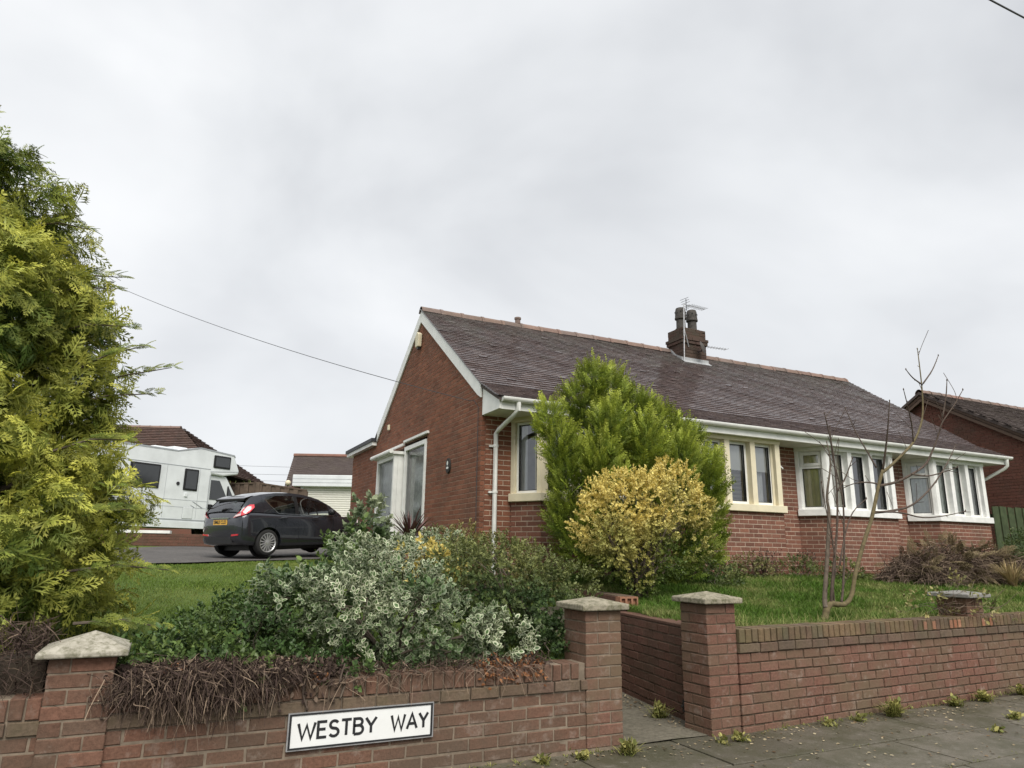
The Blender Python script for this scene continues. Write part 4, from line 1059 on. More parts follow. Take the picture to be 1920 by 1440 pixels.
MB().grid([[(-0.40, y * 0.545, 1.29) for y in (-1, 0, 1)], [(-0.498, y * 0.55, 1.308) for y in (-1, 0, 1)], [(-0.492, y * 0.545, 1.262) for y in (-1, 0, 1)]]).build('spoiler_lip', M['black'], car, world=False, fix=False)
def side_pt(s, x, t, off=0.0):
    w0, z0 = belt(x); xs_ = [e_[0] for e_ in EDGE][::-1]; ws = [e_[1] for e_ in EDGE][::-1]; zs = [e_[2] for e_ in EDGE][::-1]
    w1 = float(np.interp(x, xs_, ws)); z1 = float(np.interp(x, xs_, zs))
    bul = 0.022 * math.sin(math.pi * t)
    return (x, s * (w0 + (w1 - w0) * t + bul + off), z0 + (z1 - z0) * t + off * 0.3)
def side_patch(s, x0, x1, t0, t1, name, mat, off=0.0, nx=14, nt_=6, par=None):
    mb = MB(); mb.grid([[side_pt(s, x, t, off) for x in np.linspace(x0, x1, nx)] for t in np.linspace(t0, t1, nt_)]); return cb(mb, name, mat, par, smooth=True, fix=False)
for s in (-1, 1):
    side_patch(s, -0.66, 2.27, 0, 1, 'window_surround', M['black'], -0.012, 40) if False else None
    side_patch(s, -0.665, -0.08, 0, 1, 'rear_quarter', M['car_paint'], 0.002)
    side_patch(s, -0.08, 0.80, 0.0, 0.86, 'door_glass', M['car_glass'])
    side_patch(s, 0.80, 0.91, 0.0, 0.88, 'door_pillar', M['black'], 0.006, 3)
    side_patch(s, 0.91, 1.85, 0.0, 0.86, 'door_glass', M['car_glass_clear'])
    side_patch(s, -0.08, 1.85, 0.86, 1.0, 'roof_rail', M['car_paint'], 0.003, 30, 3)
    side_patch(s, 1.85, 2.27, 0.0, 1.0, 'door_pillar', M['car_paint'], 0.003)
    # C-pillar sweep over the rear of the glass
    mb = MB(); pts = [(-0.31, 0.0), (-0.16, 0.0), (0.02, 0.0), (-0.08, 0.45), (-0.2, 0.95), (-0.31, 0.95)]
    mb.grid([[side_pt(s, -0.09, t, 0.006), side_pt(s, 0.0 + 0.06 * (1 - t), t, 0.006), side_pt(s, 0.30 - 0.38 * t ** 0.7, t, 0.006)] for t in np.linspace(0.0, 0.9, 6)]); cb(mb, 'door_pillar', M['car_paint'], fix=False)
    MB().tube([side_pt(s, x, 0.0, 0.012) for x in np.linspace(0.30, 2.0, 18)], 0.011, 6).build('chrome_strip', M['chrome'], car, world=False)
    MB().tube([side_pt(s, -0.02, 0.72, 0.012), side_pt(s, 0.14, 0.30, 0.012), side_pt(s, 0.30, 0.0, 0.012)], 0.011, 6).build('chrome_strip', M['chrome'], car, world=False)
    for hx in (0.40, 1.35):
        w_, zt_ = belt(hx); MB().tube([(hx - 0.10, s * 0.868, 0.855), (hx - 0.05, s * 0.885, 0.862), (hx + 0.05, s * 0.885, 0.862), (hx + 0.10, s * 0.868, 0.855)], [0.012, 0.017, 0.017, 0.012], 8).build('door_handle', M['car_paint'], car, world=False)
    for dx in (0.20, 0.86, 1.95):
        MB().tube([(dx + 0.0, s * 0.853, 0.32), (dx - 0.02, s * 0.8635, 0.6), (dx, s * 0.835, 0.80), (dx + 0.02, s * 0.78, 0.93)], 0.004, 4).build('door_seam', M['black'], car, world=False)
    mr = MB(); mr.lathe((1.80, s * 0.93, 1.00), [(0.02, -0.09), (0.07, -0.06), (0.08, 0.0), (0.07, 0.06), (0.02, 0.09)], 12, 'Y'); mr.tube([(1.82, s * 0.80, 0.96), (1.81, s * 0.90, 0.97)], 0.025, 6)
    MR = cb(mr, 'door_mirror', M['black'], smooth=True)
    # tail lamp wraps round the corner
    def outer(x, f):  # point on body/pillar side near the rear
        return None
    tl = [(-0.700, 0.47, 0.865), (-0.690, 0.60, 0.895), (-0.640, 0.735, 0.92), (-0.50, 0.775, 0.98), (-0.36, 0.765, 1.10), (-0.34, 0.715, 1.17), (-0.44, 0.69, 1.165), (-0.60, 0.655, 1.06), (-0.685, 0.60, 0.97)]
    cen = (-0.60, 0.72, 1.01)
    q_ = [(x, s * y, z) for x, y, z in tl]; m_ = MB()
    m_.add(q_ + [(cen[0] - 0.02, s * (cen[1] + 0.015), cen[2])], [(i, (i + 1) % 9, 9) for i in range(9)])
    TLP = cb(m_, 'tail_lamp', M['lamp_red'], smooth=True)
    ic = [(-0.712, 0.48, 0.873), (-0.705, 0.60, 0.898), (-0.668, 0.70, 0.92), (-0.658, 0.70, 0.97), (-0.69, 0.635, 0.965), (-0.708, 0.56, 0.93)]
    m_ = MB(); m_.add([(x - 0.006, s * (y + 0.006), z) for x, y, z in ic], [tuple(range(6))]); cb(m_, 'lens', M['lamp_clear'], TLP)
    rf = MB(); rf.prism([(-0.712, s * 0.44, 0.46), (-0.70, s * 0.66, 0.475), (-0.70, s * 0.67, 0.51), (-0.712, s * 0.46, 0.50)], (0.03, 0, 0)); cb(rf, 'reflector', M['lamp_red'])
    hl = MB(); hl.prism([(2.78, s * 0.80, 0.70), (3.10, s * 0.68, 0.64), (3.16, s * 0.58, 0.68), (2.86, s * 0.70, 0.80)], (0.02, s * 0.03, 0.02)); cb(hl, 'headlight', M['lamp_clear'])
    # wheels
    for wx in (0.0, 2.49):
        ty = MB().lathe((wx, s * 0.74, 0.30), [(0.21, -0.095), (0.27, -0.10), (0.292, -0.085), (0.30, -0.05), (0.30, 0.05), (0.292, 0.085), (0.27, 0.10), (0.21, 0.095)], 32, 'Y', cap=False)
        TY = cb(ty, 'wheel', M['rubber'], smooth=True)
        rim = MB().lathe((wx, s * 0.74, 0.30), [(0.222, s * 0.098), (0.21, s * 0.10), (0.195, s * 0.08), (0.19, s * -0.05)], 32, 'Y', cap=False); rim.lathe((wx, s * 0.74, 0.30), [(0.19, s * 0.0), (0.001, s * 0.0)], 24, 'Y', cap=False)
        for q in range(15):
            t = 2 * math.pi * q / 15; c_, s2 = math.cos(t), math.sin(t)
            P_ = lambda r_, l_, d_: (wx + c_ * r_ - s2 * l_, s * (0.74 + d_), 0.30 + s2 * r_ + c_ * l_)
            rim.add([P_(.04, -.010, .085), P_(.04, .010, .085), P_(.20, .014, .088), P_(.20, -.014, .088), P_(.04, -.010, .05), P_(.04, .010, .05), P_(.20, .014, .05), P_(.20, -.014, .05)], [(0, 1, 2, 3), (0, 3, 7, 4), (1, 5, 6, 2)])
        rim.lathe((wx, s * 0.74, 0.30), [(0.055, s * 0.05), (0.055, s * 0.09), (0.03, s * 0.097), (0.001, s * 0.097)], 16, 'Y', cap=False)
        cb(rim, 'rim', M['alloy'], TY)
        MB().lathe((wx, s * 0.74, 0.30), [(0.188, s * 0.004), (0.001, s * 0.004)], 24, 'Y', cap=False).build('brake', M['black'], TY, world=False)
        MB().lathe((wx, 0, 0.30), [(0.345, s * 0.585), (0.001, s * 0.585)], 24, 'Y', cap=False).build('wheel_well', M['black'], car, world=False, fix=False)
ar = MB(); ar.box(-0.2, 2.9, -0.55, 0.55, 0.12, 0.22); cb(ar, 'underside', M['black'])
it = MB(); it.box(0.0, 1.0, -0.6, 0.6, 0.4, 0.95).box(1.9, 2.2, -0.6, 0.6, 0.6, 0.93)
for sx_, sy_ in ((0.95, -0.34), (0.95, 0.34), (0.05, -0.3), (0.05, 0.3)): it.box(sx_, sx_ + 0.14, sy_ - 0.2, sy_ + 0.2, 0.6, 1.10).box(sx_, sx_ + 0.10, sy_ - 0.11, sy_ + 0.11, 1.12, 1.28)
cb(it, 'interior', M['black'], bevel=0.03)
sw = MB(); sw.tube([(1.70 - 0.06 * math.sin(q), -0.34 + 0.17 * math.cos(q), 0.97 + 0.16 * math.sin(q)) for q in np.linspace(0, 2 * math.pi, 21)], 0.013, 6); cb(sw, 'steering_wheel', M['black'])
pl = MB(); pl.prism([(-0.712, -0.26, 0.715), (-0.712, 0.26, 0.715), (-0.704, 0.26, 0.83), (-0.704, -0.26, 0.83)], (0.02, 0, 0)); PL = cb(pl, 'number_plate', M['plate_yellow'])
fc = bpy.data.curves.new('plate_text', 'FONT'); fc.body = 'SM63 CLD'; fc.size = 0.105; fc.align_x = 'CENTER'; fc.align_y = 'CENTER'; fc.offset = 0.002
fo = bpy.data.objects.new('plate_text', fc); COL.objects.link(fo); bpy.context.view_layer.update()
tm_ = bpy.data.meshes.new_from_object(fo.evaluated_get(bpy.context.evaluated_depsgraph_get())); bpy.data.objects.remove(fo); tm_.materials.clear(); tm_.materials.append(M['black'])
to = bpy.data.objects.new('plate_lettering', tm_); COL.objects.link(to); to.parent = PL
to.matrix_basis = Matrix.Translation((-0.7145, 0, 0.7725)) @ Matrix.Rotation(R(-90), 4, 'Z') @ Matrix.Rotation(R(86), 4, 'X')
MB().box(-0.725, -0.69, -0.33, 0.33, 0.855, 0.873).build('tailgate_strip', M['chrome'], car, world=False)
wp = MB(); wp.tube([(-0.66, 0.02, 1.02), (-0.655, 0.0, 1.06)], 0.022, 8); wp.tube([(-0.66, 0.0, 1.06), (-0.66, -0.16, 1.075), (-0.65, -0.32, 1.085)], [0.018, 0.014, 0.007], 6); cb(wp, 'wiper', M['black'])
MB().prism([(-0.715, -0.50, 0.30), (-0.715, 0.50, 0.30), (-0.715, 0.40, 0.44), (-0.715, -0.40, 0.44)], (0.03, 0, 0)).build('bumper_insert', M['black'], car, world=False)
MB().tube([(-0.69, y, 0.62 + 0.004 * math.cos(y * 4)) for y in np.linspace(-0.62, 0.62, 13)], 0.008, 5).build('bumper_seam', M['black'], car, world=False)

# ------------------------------------------------------------------ motorhome
M['mh_white'] = plain('motorhome white', (0.70, 0.73, 0.74), 0.45, var=0.09, scale=2.2)
M['mh_line'] = plain('motorhome trim', (0.33, 0.35, 0.37), 0.5)
mh = thing('motorhome', 'white coachbuilt motorhome with overcab bed behind the grey car', 'motorhome', (0.286, 24.183, 1.60), R(35))
cm_ = lambda mb, name, mat, par=None, **k: mb.build(name, mat, par or mh, world=False, **k)
Wd = 2.15
def ext(poly, y0, y1): return MB().prism([(x, y0, z) for x, z in poly], (0, y1 - y0, 0))
prof = [(-4.0, 0.38), (1.06, 0.38), (1.06, 2.12), (1.5, 2.10), (2.11, 2.21), (2.13, 2.34), (1.88, 2.85), (0.56, 2.94), (-0.25, 2.75), (-2.3, 2.76), (-3.9, 2.74), (-4.05, 2.5)]
cm_(ext(prof, 0.0, Wd), 'body', M['mh_white'], bevel=0.05)
cm_(ext([(-3.9, 2.74), (-2.3, 2.76), (-0.25, 2.75), (0.56, 2.94), (1.88, 2.85), (1.93, 2.76), (1.88, 2.80), (0.56, 2.895), (-0.25, 2.705), (-3.9, 2.70)], -0.008, 0.02), 'roof_trim', M['mh_line'])
cm_(ext([(-4.0, 2.265), (1.0, 2.265), (1.0, 2.285), (-4.0, 2.285)], -0.006, 0.01), 'belt_trim', M['mh_line'])
cm_(ext([(1.0, 2.19), (2.08, 2.29), (2.08, 2.31), (1.0, 2.21)], -0.006, 0.01), 'belt_trim', M['mh_line'])
cm_(ext([(-3.6, 0.60), (1.0, 0.60), (1.0, 0.635), (-3.6, 0.635)], -0.008, 0.01), 'skirt_trim', M['mh_line'])
cm_(ext([(-3.5, 0.37), (1.02, 0.37), (1.02, 0.56), (-3.5, 0.56)], -0.02, 0.01), 'skirt', M['mh_white'])
cm_(ext([(0.99, 0.7), (1.01, 0.7), (1.01, 2.1), (0.99, 2.1)], -0.006, 0.01), 'panel_seam', M['mh_line'])
for z in (1.0, 1.22): cm_(ext([(-3.9, z), (0.98, z), (0.98, z + 0.01), (-3.9, z + 0.01)], -0.004, 0.01), 'panel_seam', M['mh_line'])
for x in (-2.1, -0.55, 0.62): cm_(ext([(x, 0.66), (x + 0.008, 0.66), (x + 0.008, 2.25), (x, 2.25)], -0.003, 0.01), 'panel_seam', M['mh_line'])
def mwin(x0, x1, z0, z1, nm='side_window'):
    f = cm_(MB().box(x0, x1, -0.03, 0.02, z0, z1), nm, M['black'], bevel=0.03)
    g_ = plain('smoked glass', (0.03, 0.033, 0.036), 0.08, spec=0.7) if 'smoke' not in M else M['smoke']; M['smoke'] = g_
    cm_(MB().box(x0 + 0.06, x1 - 0.06, -0.037, -0.028, z0 + 0.06, z1 - 0.06), 'pane', g_, f)
mwin(-1.75, -0.77, 1.51, 2.23); mwin(0.06, 0.57, 1.53, 2.21); mwin(1.08, 1.74, 2.34, 2.76); mwin(-3.4, -2.3, 1.51, 2.2)
cm_(MB().box(0.15, 0.50, -0.012, 0.01, 0.66, 1.02), 'hatch', M['mh_white'], bevel=0.01)
cm_(MB().box(0.145, 0.505, -0.006, 0.01, 0.655, 1.025), 'hatch_seam', M['mh_line'])
cm_(MB().lathe((-0.13, -0.01, 1.72), [(0.055, -0.01), (0.055, 0.02)], 14, 'Y'), 'vent', M['dark_metal'])
cm_(MB().box(0.13, 0.24, -0.03, 0.01, 1.33, 1.45), 'socket', M['mh_white'], bevel=0.01)
cm_(MB().prism([(0.45, -0.008, 1.20), (0.50, -0.008, 1.20), (0.86, -0.008, 1.02), (0.80, -0.008, 1.02)], (0, 0.01, 0)).prism([(0.40, -0.008, 1.08), (0.44, -0.008, 1.08), (0.56, -0.008, 1.02), (0.52, -0.008, 1.02)], (0, 0.01, 0)), 'decal', M['mh_line'])
cm_(MB().box(-0.8, -0.2, 0.4, 1.0, 2.72, 2.86).box(0.0, 0.5, 0.6, 1.1, 2.8, 2.95), 'roof_light', M['mh_white'], bevel=0.03)
cab = [(1.06, 0.40), (3.25, 0.40), (3.32, 0.75), (3.1, 1.08), (2.35, 1.28), (1.72, 2.12), (1.06, 2.12)]
CAB = cm_(ext(cab, 0.10, Wd - 0.10), 'cab', M['mh_white'], bevel=0.05)
cm_(ext([(1.14, 1.32), (1.80, 1.32), (1.80, 1.42), (1.46, 1.95), (1.14, 1.95)], 0.085, 0.12), 'cab_window', M['smoke'], CAB)
cm_(ext([(1.84, 1.32), (2.16, 1.30), (1.86, 1.75), (1.84, 1.78)], 0.085, 0.12), 'cab_window', M['smoke'], CAB)
cm_(ext([(1.80, 1.30), (1.84, 1.30), (1.84, 1.80), (1.80, 1.80)], 0.08, 0.12), 'window_bar', M['black'], CAB)
cm_(MB().prism([(2.33, 0.18, 1.31), (2.33, Wd - 0.18, 1.31), (1.77, Wd - 0.18, 2.06), (1.77, 0.18, 2.06)], (0.02, 0, 0.015)), 'windscreen', M['smoke'], CAB)
cm_(MB().box(1.10, 1.28, 0.06, 0.12, 1.0, 1.16), 'door_lock', M['black'], CAB, bevel=0.02)
cm_(MB().box(1.06, 1.5, 0.12, 0.9, 2.0, 2.125), 'cab_shadow_gap', M['mh_line'], CAB)
for wx, wy in ((-1.9, 0.16), (2.55, 0.22), (-1.9, Wd - 0.16), (2.55, Wd - 0.22)):
    w_ = cm_(MB().lathe((wx, wy, 0.34), [(0.20, -0.10), (0.31, -0.09), (0.34, -0.05), (0.34, 0.05), (0.31, 0.09), (0.20, 0.10)], 24, 'Y'), 'wheel', M['rubber'], smooth=True, auto=40)
    cm_(MB().lathe((wx, wy - 0.105, 0.34), [(0.18, 0), (0.14, -0.02), (0.05, -0.015), (0.001, -0.02)], 18, 'Y'), 'hub_cap', M['mh_white'], w_)
    cm_(MB().lathe((wx, -0.012 if wy < 1 else Wd + 0.01, 0.40), [(0.40, -0.003), (0.40, 0.003)], 24, 'Y'), 'wheel_arch', M['black'])

# low wall behind the drive
lw_ = thing('low_brick_wall', 'low dark brick wall at the back of the driveway with a white coping board', 'wall', (0.0, 20.9, 1.3))
u2 = Vector((math.cos(R(-10)), math.sin(R(-10)), 0)); n2 = Vector((u2.y, -u2.x, 0)); o2 = Vector((-6.5, 22.1, 0))
MB().frame_box(o2, u2, n2, Z3, 0, 8.8, -0.2, 0.0, 1.0, 1.73).build('mortar', M['mortar_dark'], lw_)
lb = MB()
for c in range(9):
    for a, b in intervals(0, 8.8, c): lb.frame_box(o2, u2, n2, Z3, a, b, -0.05, 0.008, 1.03 + c * CRS, 1.03 + c * CRS + 0.067, front_only=True)
tag(lb.build('brick', M['brick_path'], lw_, rnd=True, fix=False), kind='stuff')
MB().frame_box(o2, u2, n2, Z3, 2.5, 6.72, -0.24, 0.03, 1.735, 1.81).build('coping_board', M['white_paint'], lw_)

# ------------------------------------------------------------------ far buildings
def tiled(mb, A, B, C_, D, rows_, cols, t=0.03, up_=0.05):
    """rows of overlapping tiles on the quad A-B (eaves) to D-C (ridge)"""
    A, B, C_, D = map(Vector, (A, B, C_, D)); nrm = (B - A).cross(D - A).normalized()
    if nrm.z < 0: nrm = -nrm
    for i in range(rows_):
        a0, b0 = A.lerp(D, i / rows_), B.lerp(C_, i / rows_); a1, b1 = A.lerp(D, min(1, (i + 1.2) / rows_)), B.lerp(C_, min(1, (i + 1.2) / rows_))
        for j in range(cols):
            s0, s1 = (j + 0.5 * (i % 2)) / cols, (j + 1 + 0.5 * (i % 2) - 0.03) / cols
            s1 = min(s1, 1.0)
            if s0 >= 1: continue
            p = [a0.lerp(b0, s0) + nrm * (t + random.uniform(0, .01)), a0.lerp(b0, s1) + nrm * (t + random.uniform(0, .01)), a1.lerp(b1, s1) + nrm * 0.004, a1.lerp(b1, s0) + nrm * 0.004]
            q = [a0.lerp(b0, s0) - nrm * 0.01, a0.lerp(b0, s1) - nrm * 0.01]
            mb.add(p + q, [(0, 1, 2, 3), (4, 5, 1, 0)])
def far_bricks(mb, p0, p1, z0, z1, clip=None):
    p0, p1 = Vector((*p0, 0)), Vector((*p1, 0)); u = (p1 - p0).normalized(); n = Vector((u.y, -u.x, 0)); L = (p1 - p0).length
    c = 0; z = z0
    while z < z1:
        s0, s1 = 0, L
        if clip:
            ss = [x for x in np.linspace(0, L, 120) if clip(x) > z + 0.05]
            if not ss: break
            s0, s1 = min(ss), max(ss)
        for a, b in intervals(s0, s1, c): mb.frame_box(p0, u, n, Z3, a, b, -0.02, 0.012 + random.uniform(-.002, .002), z, z + 0.066, front_only=True)
        z += CRS; c += 1
# neighbour to the right: gable towards us
nb = thing('brick_bungalow', 'neighbouring brick bungalow with gable roof beyond the green fence', 'house', (23, 11.6, 1.1))
NX, NYR, NZR, SLP = 19.0, 12.18, 5.96, 0.60
def nroof(y): return NZR - SLP * abs(y - NYR)
cw_ = MB().prism([(NX, 7.0, 0.9), (NX, 16.6, 0.9), (NX, 16.6, nroof(16.6) - 0.15), (NX, NYR, NZR - 0.15), (NX, 7.0, nroof(7.0) - 0.15)], (9, 0, 0)); WN = cw_.build('wall', M['mortar_gable'], nb)
nbk = MB(); far_bricks(nbk, (NX, 16.6), (NX, 7.0), 1.0, 6.0, lambda a: nroof(16.6 - a) - 0.15); tag(nbk.build('brick', M['brick_far'], WN, rnd=True, fix=False), kind='stuff')
nr = MB(); nr.prism([(NX - 0.25, 6.5, nroof(6.5)), (NX - 0.25, NYR, NZR), (NX - 0.25, NYR, NZR - 0.08), (NX - 0.25, 6.5, nroof(6.5) - 0.08)], (9.5, 0, 0)).prism([(NX - 0.25, NYR, NZR), (NX - 0.25, 17, nroof(17)), (NX - 0.25, 17, nroof(17) - 0.08), (NX - 0.25, NYR, NZR - 0.08)], (9.5, 0, 0)); RN = nr.build('roof', M['tile_grey'], nb)
nt2 = MB(); tiled(nt2, (NX - 0.28, 6.5, nroof(6.5)), (NX + 9, 6.5, nroof(6.5)), (NX + 9, NYR, NZR), (NX - 0.28, NYR, NZR), 40, 34); tag(nt2.build('tile', M['tile_grey'], RN, rnd=True, fix=False), kind='stuff')
for i in range(20):
    o = bpy.data.objects.new('ridge_tile', rm); o.location = (NX - 0.02 + i * 0.465, NYR, NZR + 0.03); COL.objects.link(o); o.parent = RN
bgm = plain('brown bargeboard', (0.12, 0.078, 0.055), 0.7)
MB().prism([(NX - 0.20, 6.6, nroof(6.6) - 0.085), (NX - 0.20, NYR, NZR - 0.085), (NX - 0.20, NYR, NZR - 0.27), (NX - 0.20, 6.6, nroof(6.6) - 0.27)], (0.03, 0, 0)).build('bargeboard', bgm, nb)
MB().prism([(NX - 0.20, NYR + 0.002, NZR - 0.085), (NX - 0.20, 16.9, nroof(16.9) - 0.085), (NX - 0.20, 16.9, nroof(16.9) - 0.27), (NX - 0.20, NYR + 0.002, NZR - 0.27)], (0.03, 0, 0)).build('bargeboard', bgm, nb)
MB().prism([(NX - 0.20, 6.6, nroof(6.6) - 0.16), (NX - 0.20, NYR, NZR - 0.16), (NX - 0.20, 16.9, nroof(16.9) - 0.16), (NX - 0.20, 16.9, nroof(16.9) - 0.18), (NX - 0.20, NYR, NZR - 0.18), (NX - 0.20, 6.6, nroof(6.6) - 0.18)], (0.22, 0, 0)).build('verge_soffit', bgm, nb)
# green fence between
gf = thing('board_fence', 'dark green board fence between the two houses', 'fence', (18.0, 9.6, 1.1)); gi = pmat(gf).inverted()
gm = MB().box(-0.07, 0.07, -0.012, 0.012, 0, 1.55).mesh('board', M['wood_green'])
for i in range(14):
    o = bpy.data.objects.new('board', gm); o.location = (16.95 + i * 0.148, 9.6 + (i % 2) * 0.03, 1.0 + random.uniform(-0.01, 0.01)); o.rotation_euler = (0, random.uniform(-.008, .008), 0); COL.objects.link(o); o.parent = gf; o.matrix_parent_inverse = gi
MB().box(18.40, 18.50, 9.56, 9.66, 1.0, 2.64).build('post', M['wood_green'], gf)
MB().box(16.9, 18.95, 9.66, 9.70, 1.3, 1.38).box(16.9, 18.95, 9.66, 9.70, 2.3, 2.38).build('rail', M['wood_green'], gf)

# garage with roller door
ga = thing('garage', 'brick garage with white roller shutter door behind the car', 'garage', (5.6, 27.4, 1.7), R(-26)); cg = lambda mb, name, mat, par=None, **k: mb.build(name, mat, par or ga, world=False, **k)
cg(MB().box(-1.55, 2.4, 0.0, 5.0, -0.3, 2.15), 'wall', M['brick_far'])
cg(MB().box(-1.45, 2.5, -0.32, 0.0, 2.03, 2.47), 'shutter_box', M['mh_white'], bevel=0.02)
for z in (2.17, 2.31): cg(MB().box(-1.44, 2.49, -0.326, -0.31, z, z + 0.012), 'box_seam', M['mh_line'])
M['shutter'] = plain('shutter cream white', (0.74, 0.73, 0.66), 0.5, var=0.04)
for i in range(24):
    z = 0.02 + i * 0.085; cg(MB().prism([(-1.05, -0.06, z), (-1.05, -0.085, z + 0.02), (-1.05, -0.085, z + 0.066), (-1.05, -0.06, z + 0.081)], (3.2, 0, 0)), 'shutter_slat', M['shutter'])
cg(MB().box(-1.05, 2.15, -0.06, -0.02, 0, 2.05), 'shutter_back', M['mh_line'])
cg(MB().box(-1.17, -1.05, -0.11, -0.0, -0.1, 2.03).box(2.15, 2.27, -0.11, 0.0, -0.1, 2.03), 'door_frame', M['mh_white'])
gl_ = thing('globe_lamp', 'small round white globe lamp left of the garage door', 'lamp', (4.05, 28.05, 3.75))
gb = MB().lathe((0, 0, 0.12), [(0.001, -0.11), (0.06, -0.09), (0.10, -0.04), (0.11, 0.0), (0.10, 0.05), (0.06, 0.09), (0.001, 0.11)], 14); gb.build('globe', M['cream_paint'], gl_, smooth=True, world=False)
MB().tube([(0, 0, 0.02), (0, 0, -0.1), (0.12, 0.1, -0.1)], 0.02, 6).build('bracket', M['dark_metal'], gl_, world=False)
# house with brown roof behind the garage
hb_ = thing('brown_roofed_house', 'house with a plain brown tiled gable roof behind the garage', 'house', (9, 34, 1.8))
A_, B_ = Vector((4.25, 30.9, 3.60)), Vector((12.5, 27.0, 3.60)); D_, C_2 = Vector((5.20, 34.9, 5.78)), Vector((13.6, 30.9, 5.78))
mb = MB(); mb.prism([A_, B_, C_2, D_], (0, 0, -0.10)); bk_ = (D_ - A_); bk_ = Vector((bk_.x * 0.9, bk_.y * 0.9, -bk_.z)); mb.prism([D_, C_2, C_2 + bk_, D_ + bk_], (0, 0, -0.10)); RB = mb.build('roof', M['tile_grey'], hb_)
mb = MB(); tiled(mb, A_, B_, C_2, D_, 34, 40, t=0.02); tag(mb.build('tile', M['tile_grey'], RB, rnd=True, fix=False), kind='stuff')
MB().prism([A_ - Vector((0, 0, .12)), D_ - Vector((0, 0, .12)), D_ + bk_ - Vector((0, 0, .12)), D_ + bk_ - Vector((0, 0, 2.4)), A_ - Vector((0, 0, 2.4))], (B_ - A_) * 0.98).build('wall', M['brick_far'], hb_)
MB().tube([D_ + Vector((0, 0, .05)), C_2 + Vector((0, 0, .05))], 0.09, 6).build('ridge', M['ridge'], hb_)
# hipped bungalow roof behind the motorhome
hp = thing('hipped_bungalow', 'bungalow with a hipped brown tiled roof rising behind the motorhome', 'house', (-5, 37, 1.8))
u3 = Vector((math.cos(R(-24)), math.sin(R(-24)), 0)); v3 = Vector((-u3.y, u3.x, 0)); c3 = Vector((0.12, 35.2, 6.74))
R1 = c3; R0 = c3 - u3 * 7; E1 = c3 + u3 * 3.2 - v3 * 3.6 + Vector((0, 0, -2.35)); E0 = R0 - u3 * 3.2 - v3 * 3.6 + Vector((0, 0, -2.35)); E2 = E1 + v3 * 7.2; E3 = E0 + v3 * 7.2
mb = MB(); mb.add([R0, R1, E0, E1, E2, E3], [(2, 3, 1, 0), (3, 4, 1), (4, 5, 0, 1), (5, 2, 0)]); RH = mb.build('roof', M['tile_far'], hp)
mb = MB(); tiled(mb, E0 + Vector((0, 0, .03)), E1 + Vector((0, 0, .03)), R1 + Vector((0, 0, .03)), R0 + Vector((0, 0, .03)), 24, 44, t=0.05); tiled(mb, E1 + Vector((0, 0, .03)), E2 + Vector((0, 0, .03)), R1 + Vector((0, 0, .03)), R1 + Vector((0, 0, .031)), 24, 20, t=0.05); tag(mb.build('tile', M['tile_far'], RH, rnd=True, fix=False), kind='stuff')
for i in range(15):
    o = bpy.data.objects.new('ridge_tile', rm); q = R1 - u3 * (0.25 + i * 0.465) + Vector((0, 0, 0.06)); o.location = q; o.rotation_euler = (0, 0, R(-24)); COL.objects.link(o); o.parent = RH
k_ = 0.45
MB().prism([E0 + u3 * k_ + v3 * k_ - Vector((0, 0, .1)), E1 - u3 * k_ + v3 * k_ - Vector((0, 0, .1)), E2 - u3 * k_ - v3 * k_ - Vector((0, 0, .1)), E3 + u3 * k_ - v3 * k_ - Vector((0, 0, .1))], (0, 0, -3)).build('wall', M['brick_far'], hp)
# brown timber fence
bf = thing('timber_fence', 'weathered brown timber fence between motorhome and garage', 'fence', (2.7, 25.6, 1.6)); bi = pmat(bf).inverted()
bmh = MB().box(-0.079, 0.079, -0.012, 0.012, 0, 2.0).mesh('board', M['wood_dark'])
def frun(a, b, zt0, zt1):
    a, b = Vector(a), Vector(b); L = (b - a).length; n_b = int(L / 0.15); ang = math.atan2(b.y - a.y, b.x - a.x)
    for i in range(n_b):
        t = (i + 0.5) / n_b; p = a.lerp(b, t); o = bpy.data.objects.new('board', bmh); o.location = (p.x + 0.026 * (i % 2), p.y + 0.026 * (i % 2), zt0 + (zt1 - zt0) * t - 2.0 + random.uniform(-.015, .01)); o.rotation_euler = (0, 0, ang); COL.objects.link(o); o.parent = bf; o.matrix_parent_inverse = bi
    MB().prism([(a.x + .05, a.y + .06, 1.6), (b.x + .05, b.y + .06, 1.6), (b.x + .05, b.y + .06, zt1 - 0.02), (a.x + .05, a.y + .06, zt0 - 0.02)], (0.01, 0.02, 0)).build('backing', M['wood_dark'], bf)
    MB().tube([(a.x, a.y, zt0 + 0.01), (b.x, b.y, zt1 + 0.01)], 0.035, 4).build('capping', M['wood_dark'], bf)
frun((0.9, 26.5, 0), (2.68, 25.56, 0), 3.50, 3.58); frun((2.68, 25.56, 0), (4.3, 25.2, 0), 3.58, 3.38)
MB().box(2.62, 2.74, 25.5, 25.62, 1.6, 3.62).build('post', M['wood_dark'], bf)
for i_, (za, zb2) in enumerate(((4.9, 4.85), (4.4, 4.42), (4.05, 4.0))):
    wire('power_line', ('upper', 'middle', 'lower')[i_] + ' of three faint power lines in the gap right of the motorhome', (0, 46, za + 1.4), (12, 40, zb2 + 1.3), 0.1, 0.008, 6)
